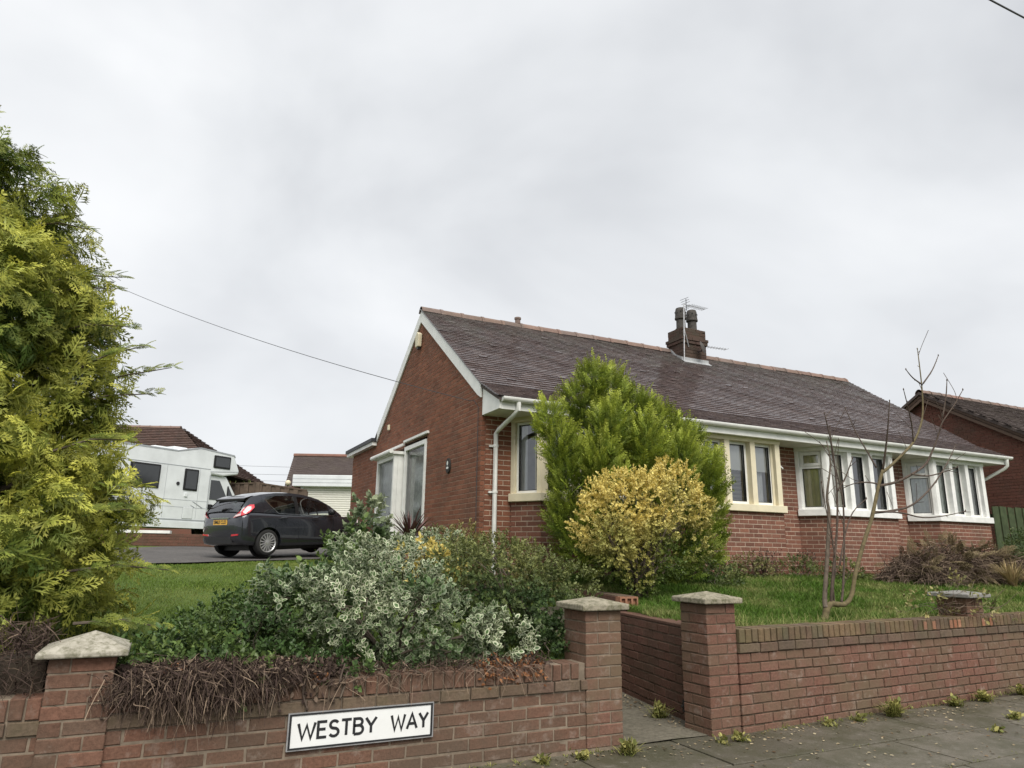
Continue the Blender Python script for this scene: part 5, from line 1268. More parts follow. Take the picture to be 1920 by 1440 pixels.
# ------------------------------------------------------------------ foliage
def np_mesh(name, V, F, mat, tint=None, rnd=None, smooth=False):
    """V (n,3) float, F (m,k) int"""
    me = bpy.data.meshes.new(name); n, mF, k = len(V), len(F), F.shape[1]
    me.vertices.add(n); me.vertices.foreach_set('co', V.astype(np.float32).ravel())
    me.loops.add(mF * k); me.loops.foreach_set('vertex_index', F.astype(np.int32).ravel())
    me.polygons.add(mF); me.polygons.foreach_set('loop_start', np.arange(0, mF * k, k, dtype=np.int32))
    if smooth: me.polygons.foreach_set('use_smooth', np.ones(mF, dtype=bool))
    me.update(calc_edges=True)
    for nm, arr in (('tint', tint), ('rnd', rnd)):
        if arr is not None:
            a = me.attributes.new(nm, 'FLOAT', 'POINT'); a.data.foreach_set('value', np.asarray(arr, dtype=np.float32).ravel())
    me.materials.append(mat); return me
def nrm(a): return a / np.maximum(1e-9, np.linalg.norm(a, axis=-1, keepdims=True))
def rand_unit(n):
    v = RNG.normal(size=(n, 3)); return nrm(v)
def scatter(T, F, tintT, P, axis, normal, scale, rnd=None, tint_gain=None, width=None):
    """instance template (T,F) at P with local y=axis, z~normal"""
    axis = nrm(axis); right = nrm(np.cross(axis, normal)); nn = np.cross(right, axis)
    n, k = len(P), len(T); s = scale[:, None, None]
    w = s if width is None else s * width[:, None, None]
    V = P[:, None, :] + T[None, :, 0:1] * right[:, None, :] * w + T[None, :, 1:2] * axis[:, None, :] * s + T[None, :, 2:3] * nn[:, None, :] * s
    FF = (F[None] + (np.arange(n) * k)[:, None, None]).reshape(-1, F.shape[1])
    tint = np.repeat(tintT[None], n, 0)
    if tint_gain is not None: tint = np.clip(tint * tint_gain[:, None], 0, 1)
    r = np.repeat((RNG.random(n) if rnd is None else rnd)[:, None], k, 1)
    return V.reshape(-1, 3), FF, tint.reshape(-1), r.reshape(-1)
def merge(parts):
    V, F, T, Rr = [], [], [], []; o = 0
    for v, f, t, r in parts:
        V.append(v); F.append(f + o); T.append(t); Rr.append(r); o += len(v)
    return np.concatenate(V), np.concatenate(F), np.concatenate(T), np.concatenate(Rr)

# simple broad leaf, folded on its midrib: 6 verts, 2 quads ; tint = 1 at the margin when variegated
LEAF_T = np.array([(0, 0, 0), (0.30, 0.35, 0.07), (0.22, 0.75, 0.05), (0, 1, -0.03), (-0.22, 0.75, 0.05), (-0.30, 0.35, 0.07)], float)
LEAF_F = np.array([(0, 1, 2, 3), (0, 3, 4, 5)])
LEAF_TI = np.zeros(6)
# variegated leaf: centre (green) + rim (white): 6 outer + 6 inner
_i = LEAF_T * 0.60 + np.array([0, 0.20, -0.004]); 
VAR_T = np.concatenate([LEAF_T, LEAF_T, _i, _i])
VAR_F = np.array([(0, 1, 13, 12), (1, 2, 14, 13), (2, 3, 15, 14), (3, 4, 16, 15), (4, 5, 17, 16), (5, 0, 12, 17), (18, 19, 20, 21), (18, 21, 22, 23)])
VAR_T = VAR_T.copy(); VAR_TI = np.array([1.0] * 6 + [1.0] * 6 + [0.85] * 6 + [0.0] * 6)
# conifer spray: flat fern-like fan of small scales
def spray(n_side, width, droop, rg, lobes=3):
    vs, fs, ti = [], [], []
    def blade(p, d, l, w, t0, t1):
        d = Vector((*d, 0)).normalized(); s = Vector((-d.y, d.x, 0)); k = len(vs)
        for q, t in ((p, t0), (p + d * l * 0.45 + s * w, (t0 + t1) / 2), (p + d * l, t1), (p + d * l * 0.45 - s * w, (t0 + t1) / 2)):
            vs.append((q.x, q.y, 0)); ti.append(t)
        fs.append((k, k + 1, k + 2, k + 3))
    blade(Vector((0, 0, 0)), (0, 1), 1.0, 0.018, 0.0, 1.0)
    for i in range(n_side):
        y = 0.10 + 0.86 * i / n_side; L = width * (1 - (i / n_side) ** 1.6) * rg.uniform(0.75, 1.1) + 0.06
        for s in (-1, 1):
            a = R(rg.uniform(38, 56)); d = (s * math.sin(a), math.cos(a)); p = Vector((0, y + rg.uniform(-.02, .02), 0))
            blade(p, d, L, 0.024, y * 0.6, min(1, y * 0.6 + L * 1.3))
            for j in range(1, lobes + 1):
                f = j / (lobes + 1); q = p + Vector((*d, 0)) * L * f; l2 = L * 0.40 * (1.1 - f * 0.5)
                for s2 in (-1, 1):
                    b = a + s2 * R(38); blade(q, (s * math.sin(b), math.cos(b)), l2, 0.017, y * 0.6 + f * 0.3, min(1, y * 0.65 + L * 1.2))
    T = np.array(vs); T[:, 2] = -droop * T[:, 1] ** 2 - 0.25 * droop * np.abs(T[:, 0]) + np.array([rg.uniform(-.02, .02) for _ in vs])
    return T, np.array(fs), np.array(ti)
SPR = [spray(9, 0.30, 0.22, random.Random(i), 2) for i in range(3)]
SPD = [spray(7, 0.34, 0.34, random.Random(20 + i), 1) for i in range(4)]
SPG = [spray(7, 0.22, 0.06, random.Random(10 + i), 1) for i in range(3)]

class Blobs:
    def __init__(s, items): s.c = np.array([b[0] for b in items], float); s.r = np.array([b[1] for b in items], float)
    def sample(s, n, shell=0.35, lump=0.16, seed=0, freq=2.2, cut=0.55):
        a = s.r[:, 0] * s.r[:, 2] + s.r[:, 1] * s.r[:, 2] + s.r[:, 0] * s.r[:, 1]
        idx = RNG.choice(len(a), size=n * 3, p=a / a.sum()); d = rand_unit(n * 3)
        ph = seed * 1.7
        l = 1 + lump * (np.sin(d[:, 0] * 4.1 * freq / 2 + ph + idx) * np.sin(d[:, 1] * 3.3 * freq / 2 + ph * 2) + np.sin(d[:, 2] * 5.2 * freq / 2 + idx * 2.3 + d[:, 0] * 3)) * 0.7
        k = (1 - shell * RNG.random(n * 3) ** 1.6) * l
        P = s.c[idx] + d * s.r[idx] * k[:, None]
        nn = nrm(d / s.r[idx])
        keep = np.ones(len(P), bool)
        for j in range(len(s.c)):      # drop points buried deep in another blob
            e = np.sqrt((((P - s.c[j]) / s.r[j]) ** 2).sum(1)); keep &= ~((e < cut) & (idx != j))
        P, nn, k = P[keep], nn[keep], (k / l)[keep]
        return P[:n], nn[:n], k[:n]

def sprigs(P, nn, n_leaf, length, leaf, up=0.5, rad=0.6):
    """each point carries a short shoot of n_leaf leaves; returns positions, axes, normals"""
    n = len(P); ax = nrm(nn + rand_unit(n) * rad + np.array([0, 0, up]))
    t = (np.arange(n_leaf) + 0.5) / n_leaf
    pos = P[:, None] + ax[:, None] * (t[None, :, None] * length) 
    ph = RNG.random((n, 1)) * 6.28 + np.arange(n_leaf)[None] * 2.4
    s1 = nrm(np.cross(ax, rand_unit(n))); s2 = np.cross(ax, s1)
    side = s1[:, None] * np.cos(ph)[..., None] + s2[:, None] * np.sin(ph)[..., None]
    la = nrm(side + ax[:, None] * (0.5 + 0.7 * t[None, :, None]) + RNG.normal(size=side.shape) * 0.25)
    ln = nrm(ax[:, None] * 0.9 - side * 0.4 + RNG.normal(size=side.shape) * 0.3 + np.array([0, 0, 0.35]))
    return pos.reshape(-1, 3), la.reshape(-1, 3), ln.reshape(-1, 3)

def crown_mesh(name, mat, P, la, ln, size, templ='leaf', tg=None, jit=0.35, rnd=None):
    T, F, TI = {'leaf': (LEAF_T, LEAF_F, LEAF_TI), 'var': (VAR_T, VAR_F, VAR_TI)}[templ]
    sc = size * (1 + jit * RNG.normal(size=len(P)) * 0.6).clip(0.4, 1.8)
    if templ == 'leaf' and tg is not None: TI = np.ones(6)
    v, f, t, r = scatter(T, F, TI, P, la, ln, sc, tint_gain=tg, rnd=rnd)
    return np_mesh(name, v, f, mat, t, r)
def stems(name, mat, base, tips, r0, parent, k=5, wob=0.12):
    mb = MB()
    for t in tips:
        b = Vector(base) + Vector((random.uniform(-.1, .1), random.uniform(-.1, .1), 0)); t = Vector(t); L = (t - b).length
        pts = [b]; 
        for q in (0.25, 0.5, 0.75): pts.append(b.lerp(t, q) + Vector((random.gauss(0, wob * L * .4), random.gauss(0, wob * L * .4), 0.10 * L * math.sin(q * 3))))
        pts.append(t); mb.tube(pts, [r0, r0 * .85, r0 * .65, r0 * .45, r0 * .2], k)
    return mb.build(name, mat, parent, smooth=True)

def conifer(label, base, blobs, mat, n, size, up, name='conifer', out=1.0, droop=True, shell=0.4, seed=0, tips=8, tg_fun=None, wj=0.35, keepf=None, cut=0.55, lump=0.16, spr=None, face=0.6, tipk=0.1):
    spr = spr or SPR
    o = thing(name, label, 'conifer', base)
    B = Blobs(blobs); P, nn, k = B.sample(n, shell, lump=lump, seed=seed, cut=cut)
    m_ = P[:, 2] > base[2] + 0.02
    if keepf is not None: m_ &= keepf(P)
    P, nn, k = P[m_], nn[m_], k[m_]
    parts = []
    which = RNG.integers(0, len(spr), len(P))
    ax = nrm(nn * out + rand_unit(len(P)) * wj + np.array([0, 0, up]))
    no = nrm(nn * face + rand_unit(len(P)) * 0.7 + np.array([0, 0, 1.5 - face]))
    sc = size * (1 + 0.3 * RNG.normal(size=len(P))).clip(0.5, 1.7)
    P = P - ax * (sc * 0.35)[:, None]
    tg = np.ones(len(P)) if tg_fun is None else tg_fun(P, nn, k)
    for q in range(len(spr)):
        s = which == q
        parts.append(scatter(*spr[q], P[s], ax[s], no[s], sc[s], tint_gain=tg[s]))
    v, f, t, r = merge(parts)
    c = bpy.data.objects.new('crown', np_mesh('crown', v, f, mat, t, r)); link(c, o)
    tp = [tuple(b[0] + np.array([0, 0, b[1][2] * tipk])) for b in [(np.array(x[0]), x[1]) for x in blobs[:7]]]
    cen = np.array([b[0] for b in blobs]).mean(0)
    tp += [tuple(P[RNG.integers(0, len(P))] * 0.7 + np.array(cen) * 0.3) for _ in range(tips)]
    stems('trunk', M['twig_grey'], base, tp, 0.045, o, wob=0.05)
    return o

def sn(P, f, s=0.0):   # cheap smooth noise in -1..1
    return (np.sin(P[:, 0] * f + s) * np.sin(P[:, 1] * f * 1.13 + s * 2.1) + np.sin(P[:, 2] * f * 1.31 + P[:, 0] * f * 0.4 + s * 0.7) * np.cos(P[:, 1] * f * 0.7 - s)) * 0.6

# --- golden conifer, left foreground
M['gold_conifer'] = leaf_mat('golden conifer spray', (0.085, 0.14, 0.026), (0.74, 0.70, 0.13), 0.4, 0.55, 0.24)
gc = [((-2.0, 6.25, 1.5), (1.62, 1.2, 0.9)), ((-1.95, 6.2, 2.3), (1.40, 1.15, 0.8)), ((-1.95, 6.2, 3.0), (1.20, 1.05, 0.75)), ((-2.0, 6.2, 3.5), (1.0, 0.95, 0.66)), ((-2.1, 6.2, 3.9), (0.78, 0.8, 0.55)), ((-2.2, 6.2, 4.25), (0.5, 0.55, 0.38))]
_rg = random.Random(5)
for z_ in (0.98, 1.3, 1.62, 1.95, 2.3, 2.65, 3.0, 3.35, 3.7, 4.0):   # rounded clumps over the face
    rr_ = float(np.interp(z_, [0.9, 1.7, 2.4, 3.0, 3.6, 4.1, 4.6], [1.78, 1.68, 1.45, 1.25, 1.03, 0.78, 0.4]))
    for q_ in range(6):
        t_ = R(-115 + 24 * q_ + _rg.uniform(-9, 9)); k_ = _rg.uniform(0.84, 0.97); s_ = _rg.uniform(0.24, 0.40)
        gc.append(((-2.0 + math.cos(t_) * rr_ * k_, 6.2 + math.sin(t_) * rr_ * k_ * 0.74, z_ + _rg.uniform(-.1, .1)), (s_, s_ * 0.9, s_ * 0.62)))
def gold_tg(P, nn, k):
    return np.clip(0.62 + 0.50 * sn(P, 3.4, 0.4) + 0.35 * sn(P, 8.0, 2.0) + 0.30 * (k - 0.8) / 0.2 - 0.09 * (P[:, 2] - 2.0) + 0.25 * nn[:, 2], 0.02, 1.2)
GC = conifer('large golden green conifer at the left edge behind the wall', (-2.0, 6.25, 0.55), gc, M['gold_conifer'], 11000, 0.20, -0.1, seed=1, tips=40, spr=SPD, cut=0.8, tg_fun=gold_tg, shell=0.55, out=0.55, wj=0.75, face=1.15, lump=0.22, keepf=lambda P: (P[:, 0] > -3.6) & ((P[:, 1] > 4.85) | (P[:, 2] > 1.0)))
P, nn, k = Blobs(gc[:6]).sample(3600, 0.30, lump=0.10, seed=2, cut=0.45); m_ = (P[:, 2] > 0.6) & (P[:, 1] > 4.9); P, nn, k = P[m_], nn[m_], k[m_]
ax = nrm(nn * 0.4 + rand_unit(len(P)) * 0.8 + np.array([0, 0, -.15])); no = nrm(nn * 1.2 + rand_unit(len(P)) * 0.5)
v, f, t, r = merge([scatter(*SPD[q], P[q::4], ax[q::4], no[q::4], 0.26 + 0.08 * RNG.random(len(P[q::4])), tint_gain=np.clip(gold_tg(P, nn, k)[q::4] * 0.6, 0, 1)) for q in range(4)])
link(bpy.data.objects.new('inner_crown', np_mesh('inner_crown', v, f, M['gold_conifer'], t, r)), GC)
# long shoots that stick out of the silhouette
shoots = [((-0.75, 5.9, 2.45), (-0.10, 5.8, 2.72)), ((-0.8, 5.9, 2.35), (-0.20, 5.8, 2.50)), ((-1.0, 5.8, 3.25), (-0.52, 5.8, 3.38)), ((-1.0, 5.8, 3.15), (-0.55, 5.8, 3.28)), ((-1.2, 5.9, 3.70), (-0.78, 5.8, 3.72)), ((-1.65, 5.9, 3.98), (-1.22, 5.8, 4.25)), ((-1.95, 5.9, 4.2), (-1.52, 5.8, 4.50)), ((-0.75, 5.6, 2.0), (-0.33, 5.5, 2.10)), ((-0.7, 5.5, 1.5), (-0.22, 5.4, 1.62)), ((-0.6, 5.6, 1.2), (0.05, 5.5, 1.22)), ((-0.45, 5.3, 0.9), (0.10, 5.2, 0.86)), ((-0.75, 5.7, 1.75), (-0.18, 5.6, 1.78)), ((-0.95, 5.9, 2.9), (-0.42, 5.8, 3.0)), ((-0.75, 5.8, 2.6), (-0.30, 5.75, 2.85))]
for a, b in shoots:
    a, b = np.array(a), np.array(b); d = b - a; n = 9; sv = []
    for i in range(n):
        t = 0.15 + 0.85 * i / (n - 1)
        for s in (-1, 1):
            side = np.cross(d, [0, 0, 1.0]); side /= np.linalg.norm(side)
            P_ = (a + d * t + np.array([0, 0, 0.05 * math.sin(t * 3)]))[None]
            ax = (d / np.linalg.norm(d) * 0.9 + side * s * 0.6 + np.array([0, 0, random.uniform(-.3, .35)]))[None]
            sv.append(scatter(*SPR[i % 3], P_, ax, np.array([[0.2, -0.5, 0.8]]) + RNG.normal(size=(1, 3)) * 0.3, np.array([0.15 * (1.25 - 0.6 * t)]), tint_gain=np.array([random.uniform(0.1, 0.7)])))
    v, f, t, r = merge(sv); so = link(bpy.data.objects.new('shoot', np_mesh('shoot', v, f, M['gold_conifer'], t, r)), GC)
    MB().tube([Vector(a), Vector((a + b) / 2 + np.array([0, 0, .04])), Vector(b)], [0.010, 0.007, 0.003], 5).build('twig', M['twig_grey'], so)

# --- bright green conifer against the bungalow
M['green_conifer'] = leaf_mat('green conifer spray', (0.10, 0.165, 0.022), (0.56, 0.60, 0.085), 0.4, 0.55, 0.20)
bc = [((5.25, 8.15, 2.65), (0.30, 0.38, 1.15)), ((5.66, 8.15, 2.62), (0.24, 0.36, 0.95)), ((6.12, 8.15, 2.25), (0.46, 0.52, 1.0)), ((6.68, 8.15, 1.98), (0.42, 0.52, 0.95)), ((4.88, 8.1, 2.05), (0.26, 0.4, 0.78)), ((5.6, 8.05, 1.85), (0.8, 0.62, 0.78)), ((6.45, 8.1, 1.7), (0.62, 0.58, 0.6))]
_rg = random.Random(8)
for x_, y_, z_, s_ in ((4.50, 8.1, 3.12, .20), (4.62, 8.0, 2.75, .24), (4.72, 7.9, 2.3, .26), (4.68, 8.0, 1.85, .24), (4.85, 7.8, 1.5, .26), (4.98, 8.1, 3.45, .22), (5.15, 8.0, 3.75, .20), (5.42, 8.0, 3.65, .22), (5.62, 8.1, 3.60, .20), (5.85, 8.0, 3.35, .24), (6.15, 8.05, 3.25, .22), (6.42, 8.05, 3.2, .20), (6.62, 8.0, 2.95, .24), (6.95, 8.1, 3.05, .17), (7.02, 8.0, 2.65, .20), (7.18, 8.05, 2.3, .20), (7.2, 8.0, 1.95, .20), (7.05, 7.95, 1.6, .22), (5.2, 7.65, 3.0, .26), (5.7, 7.55, 2.8, .28), (6.2, 7.5, 2.6, .28), (6.7, 7.55, 2.4, .26), (5.0, 7.6, 2.5, .26)):
    bc.append(((x_, y_, z_), (s_, s_, s_ * 1.5)))
def green_tg(P, nn, k): return np.clip(0.60 + 0.35 * sn(P, 6.5, 1.0) + 0.25 * nn[:, 2] + 1.2 * (k - 0.88) + 0.12 * (P[:, 2] - 2.2), 0.03, 1.15)  # clump highlights and a darker crown inside are put into the spray colour
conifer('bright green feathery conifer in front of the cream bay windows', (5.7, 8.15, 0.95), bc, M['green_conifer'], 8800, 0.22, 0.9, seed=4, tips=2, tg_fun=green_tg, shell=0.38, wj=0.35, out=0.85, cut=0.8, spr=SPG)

# --- broadleaf shrubs
def shrub(name, label, cat, base, blobs, mat, n, n_leaf, ln, size, templ='leaf', tg=None, up=0.5, seed=0, shell=0.35, rad=0.6, keepf=None, tips=10, r0=0.014, smat='twig_grey', lump=0.16, jit=0.35, cut=0.55):
    o = thing(name, label, cat, base)
    P, nn, k = Blobs(blobs).sample(n, shell, seed=seed, lump=lump, cut=cut)
    m_ = P[:, 2] > base[2] - 0.05
    if keepf is not None: m_ &= keepf(P)
    P, nn = P[m_], nn[m_]
    pos, la, l2 = sprigs(P, nn, n_leaf, ln, size, up, rad)
    tgv = None
    if tg is not None: tgv = np.clip(tg(pos), 0, 1.3)
    elif templ == 'var': tgv = np.ones(len(pos))
    c = bpy.data.objects.new('foliage', crown_mesh('foliage', mat, pos, la, l2, size, templ, tgv, jit)); link(c, o)
    if tips:
        sel = P[RNG.integers(0, len(P), tips)]
        stems('stem', M[smat], base, [tuple(p) for p in sel], r0, o)
    return o
M['euon_gold'] = leaf_mat('golden euonymus leaf', (0.10, 0.145, 0.03), (0.70, 0.58, 0.185), 0.3, 0.4, 0.2)
ge = [((5.10, 7.0, 2.00), (0.56, 0.45, 0.38)), ((5.66, 7.0, 2.02), (0.38, 0.4, 0.38)), ((4.70, 7.0, 1.68), (0.36, 0.4, 0.38)), ((5.20, 7.0, 1.35), (0.60, 0.42, 0.32)), ((5.78, 7.05, 1.5), (0.32, 0.36, 0.36)), ((5.55, 6.95, 2.38), (0.12, 0.15, 0.14)), ((4.45, 6.95, 2.05), (0.10, 0.12, 0.16)), ((4.98, 6.8, 1.05), (0.12, 0.13, 0.14)), ((4.9, 6.75, 2.15), (0.22, 0.2, 0.18)), ((5.4, 6.7, 1.95), (0.24, 0.2, 0.2)), ((5.95, 6.95, 1.9), (0.2, 0.2, 0.2)), ((4.6, 6.75, 1.45), (0.2, 0.2, 0.2)), ((5.1, 6.65, 1.65), (0.22, 0.2, 0.2))]
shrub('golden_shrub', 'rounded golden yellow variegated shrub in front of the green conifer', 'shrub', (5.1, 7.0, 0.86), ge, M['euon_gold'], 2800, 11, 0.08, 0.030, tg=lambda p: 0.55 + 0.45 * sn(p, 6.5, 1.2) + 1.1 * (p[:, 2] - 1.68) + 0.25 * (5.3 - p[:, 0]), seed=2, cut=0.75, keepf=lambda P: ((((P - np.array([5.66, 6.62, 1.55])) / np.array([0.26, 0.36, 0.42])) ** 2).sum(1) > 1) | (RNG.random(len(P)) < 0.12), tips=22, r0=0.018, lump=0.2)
M['euon_var'] = leaf_mat('white variegated leaf', (0.07, 0.125, 0.04), (0.60, 0.62, 0.44), 0.28, 0.4, 0.2)
ve = [((1.10, 5.35, 0.92), (0.42, 0.38, 0.32)), ((1.52, 5.35, 1.0), (0.45, 0.40, 0.34)), ((1.90, 5.15, 0.82), (0.38, 0.34, 0.30)), ((1.45, 5.08, 0.76), (0.52, 0.30, 0.28)), ((2.30, 4.98, 0.70), (0.30, 0.24, 0.16)), ((1.40, 5.6, 1.24), (0.22, 0.26, 0.20)), ((0.86, 5.2, 1.0), (0.24, 0.25, 0.14)), ((1.70, 5.5, 1.12), (0.24, 0.26, 0.16)), ((1.2, 5.0, 1.0), (0.22, 0.2, 0.16)), ((1.65, 4.95, 0.95), (0.22, 0.2, 0.15)), ((2.02, 4.95, 0.72), (0.2, 0.18, 0.14))]
shrub('variegated_shrub', 'spreading white variegated shrub spilling over the low wall above the street sign', 'shrub', (1.6, 5.35, 0.55), ve, M['euon_var'], 1100, 10, 0.10, 0.044, 'var', seed=5, cut=0.75, tips=26, tg=lambda p: 0.56 + 0.5 * sn(p, 4.2, 0.3) + 0.4 * sn(p, 11, 3), r0=0.012, lump=0.22)
M['dark_leaf'] = leaf_mat('small dark green leaf', (0.055, 0.095, 0.03), (0.27, 0.27, 0.09), 0.35, 0.5, 0.2)
hb2 = [((2.62, 5.6, 1.08), (0.42, 0.38, 0.42)), ((3.05, 5.45, 0.90), (0.38, 0.36, 0.40)), ((3.20, 5.2, 0.72), (0.26, 0.26, 0.30)), ((2.62, 5.25, 0.78), (0.36, 0.30, 0.30)), ((2.95, 5.8, 1.18), (0.28, 0.3, 0.26)), ((2.28, 5.55, 1.18), (0.32, 0.32, 0.30)), ((2.75, 5.0, 0.66), (0.22, 0.2, 0.2))]
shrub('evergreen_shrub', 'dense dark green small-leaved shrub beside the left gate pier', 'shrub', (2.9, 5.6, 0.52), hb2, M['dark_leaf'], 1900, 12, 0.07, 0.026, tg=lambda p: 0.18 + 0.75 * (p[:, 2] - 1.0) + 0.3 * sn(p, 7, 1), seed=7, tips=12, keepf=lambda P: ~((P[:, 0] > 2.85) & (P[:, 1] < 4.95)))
M['olive_leaf'] = leaf_mat('olive leaf', (0.095, 0.11, 0.042), (0.36, 0.31, 0.12), 0.35, 0.5, 0.2)
shrub('olive_shrub', 'bushy olive green shrub at the front corner of the gable', 'shrub', (3.6, 8.5, 0.9), [((3.35, 8.5, 1.28), (0.45, 0.4, 0.42)), ((3.8, 8.3, 1.15), (0.45, 0.4, 0.38)), ((4.05, 7.7, 1.02), (0.30, 0.35, 0.30)), ((3.1, 7.9, 1.2), (0.4, 0.4, 0.3))], M['olive_leaf'], 900, 11, 0.09, 0.036, tg=lambda p: 0.4 + 0.5 * sn(p, 6, 2), seed=9, tips=14)
M['vinca'] = leaf_mat('mid green leaf', (0.055, 0.10, 0.03), (0.26, 0.33, 0.085), 0.35, 0.4, 0.2)
vb = [((0.25, 5.05, 0.66), (0.55, 0.35, 0.18)), ((0.62, 5.2, 0.78), (0.42, 0.35, 0.26)), ((0.35, 5.5, 0.72), (0.35, 0.3, 0.16)), ((1.0, 5.0, 0.62), (0.40, 0.28, 0.16)), ((0.55, 5.75, 0.78), (0.35, 0.35, 0.20)), ((0.85, 5.7, 0.90), (0.30, 0.3, 0.22)), ((0.05, 4.85, 0.58), (0.35, 0.18, 0.12)), ((0.6, 4.78, 0.58), (0.5, 0.16, 0.12)), ((1.2, 4.78, 0.58), (0.4, 0.14, 0.10))]
shrub('periwinkle', 'low green periwinkle mat trailing on the wall beside the conifer', 'ground cover', (0.6, 5.2, 0.5), vb, M['vinca'], 1500, 9, 0.09, 0.034, tg=lambda p: 0.10 + 0.35 * sn(p, 9, 2), seed=11, tips=8, r0=0.005)
shrub('leafy_shoots', 'tall upright green leafy shoots in front of the car wheel', 'shrub', (1.2, 6.1, 0.65), [((1.36, 6.1, 1.08), (0.16, 0.18, 0.36)), ((1.52, 6.2, 1.1), (0.18, 0.2, 0.34)), ((1.15, 6.1, 0.90), (0.22, 0.22, 0.24))], M['vinca'], 110, 10, 0.18, 0.05, up=1.6, rad=0.3, tg=lambda p: 0.35 + 0.3 * sn(p, 5, 1), seed=13, tips=18, r0=0.006)
shrub('pieris_shrub', 'narrow upright shrub with pale leaf tips left of the side entrance', 'shrub', (1.95, 7.5, 0.75), [((1.95, 7.5, 1.65), (0.17, 0.18, 0.26)), ((1.93, 7.5, 1.30), (0.24, 0.22, 0.30))], M['euon_var'], 150, 12, 0.10, 0.055, up=0.9, tg=lambda p: 0.35 + 0.45 * sn(p, 7, 1), templ='leaf', seed=17, tips=10, r0=0.008)
shrub('pale_shrub', 'loose pale variegated shrub below the side entrance window', 'shrub', (2.6, 7.6, 0.8), [((2.55, 7.6, 1.25), (0.40, 0.35, 0.28)), ((3.0, 7.9, 1.25), (0.3, 0.3, 0.25)), ((2.2, 7.3, 1.2), (0.35, 0.3, 0.25))], M['euon_var'], 420, 9, 0.12, 0.045, 'var', tg=lambda p: 0.6 + 0.4 * sn(p, 6, 1), seed=19, tips=12)
shrub('yellow_shrub', 'small patch of bright yellow green leaves in the middle of the shrubs', 'shrub', (2.15, 6.2, 0.9), [((2.1, 6.1, 1.28), (0.20, 0.2, 0.16)), ((2.3, 6.2, 1.2), (0.2, 0.2, 0.15))], M['euon_gold'], 90, 10, 0.08, 0.045, tg=lambda p: 0.9 + 0.3 * sn(p, 9, 1), seed=23, tips=5)
shrub('clipped_bush', 'rounded dark green bush at the right edge of the lawn', 'shrub', (15.9, 8.0, 1.0), [((15.95, 8.0, 1.5), (0.80, 0.8, 0.56))], M['dark_leaf'], 900, 10, 0.09, 0.035, tg=lambda p: 0.25 + 0.25 * sn(p, 6, 1), seed=29, tips=6)
for (bx, by, lab, sd) in ((9.95, 9.0, 'low dark green plant at the wall between cream bay and white bay', 31), (8.9, 9.05, 'sprawling low weed under the cream bay window', 37), (7.75, 8.7, 'low green weeds to the right of the green conifer', 41), (10.9, 8.9, 'thin green plant below the first white bay', 43), (7.2, 8.1, 'small weed at the foot of the golden shrub', 47)):
    z = hgt(bx, by); shrub('border_plant', lab, 'plant', (bx, by, z), [((bx, by, z + 0.16), (0.36, 0.2, 0.20)), ((bx + 0.2, by, z + 0.1), (0.3, 0.2, 0.14))], M['dark_leaf'] if sd != 37 else M['olive_leaf'], 170, 9, 0.09, 0.034, tg=lambda p: 0.3 + 0.4 * sn(p, 7, 1), seed=sd, tips=5, r0=0.005)
# dark red cordyline by the side entrance
M['cordyline'] = leaf_mat('dark red strap leaf', (0.07, 0.028, 0.03), (0.14, 0.07, 0.06), 0.3, 0.45, 0.15)
def blades(name, mat, c, n, ln, w, spread, parent=None, tint=0.0, bend=0.35, upb=1.0):
    vs, fs, ti, rr = [], [], [], []
    for i in range(n):
        q = random.uniform(0, 6.28); tl_ = random.uniform(0.1, 1) * spread; d = Vector((math.cos(q) * tl_, math.sin(q) * tl_, upb)).normalized(); l = ln * random.uniform(0.6, 1.1)
        s = Vector((-math.sin(q), math.cos(q), 0)); b = Vector(c) + Vector((random.gauss(0, .02), random.gauss(0, .02), 0)); k = len(vs); r_ = random.random()
        for j, t in enumerate((0, 0.35, 0.7, 1.0)):
            p = b + d * l * t + Vector((d.x, d.y, -0.9)) * (bend * l * t * t); ww = w * (1, 0.95, 0.7, 0.08)[j]
            vs += [p - s * ww, p + s * ww]; ti += [tint * t] * 2; rr += [r_] * 2
        fs += [(k + 2 * j, k + 2 * j + 1, k + 2 * j + 3, k + 2 * j + 2) for j in range(3)]
    return np.array([tuple(v) for v in vs]), np.array(fs), np.array(ti), np.array(rr)
def tuft(name, label, cat, c, n, ln, w, spread, mat, tint=0.0, bend=0.35, group=None, upb=1.0):
    v, f, t, r = blades(name, mat, c, n, ln, w, spread, tint=tint, bend=bend, upb=upb)
    return tag(bpy.data.objects.new(name, np_mesh(name, v, f, mat, t, r)), label, cat, group), COL.objects.link(bpy.data.objects[-1]) if False else None
def tuft_l(*a, **k):
    o = tuft(*a, **k)[0]; COL.objects.link(o); return o
tuft_l('cordyline', 'spiky dark red cordyline in front of the side entrance', 'plant', (3.1, 9.6, 1.52), 46, 0.55, 0.016, 1.3, M['cordyline'], 0.6, 0.15)

def smooth_pts(p, n=4):
    P = [Vector(q) for q in p]; o_ = []
    for i in range(len(P) - 1):
        p0, p1, p2, p3 = P[max(i - 1, 0)], P[i], P[i + 1], P[min(i + 2, len(P) - 1)]
        for j in range(n):
            t = j / n; o_.append(0.5 * ((2 * p1) + (p2 - p0) * t + (2 * p0 - 5 * p1 + 4 * p2 - p3) * t * t + (3 * p1 - p0 - 3 * p2 + p3) * t ** 3))
    return o_ + [P[-1]]
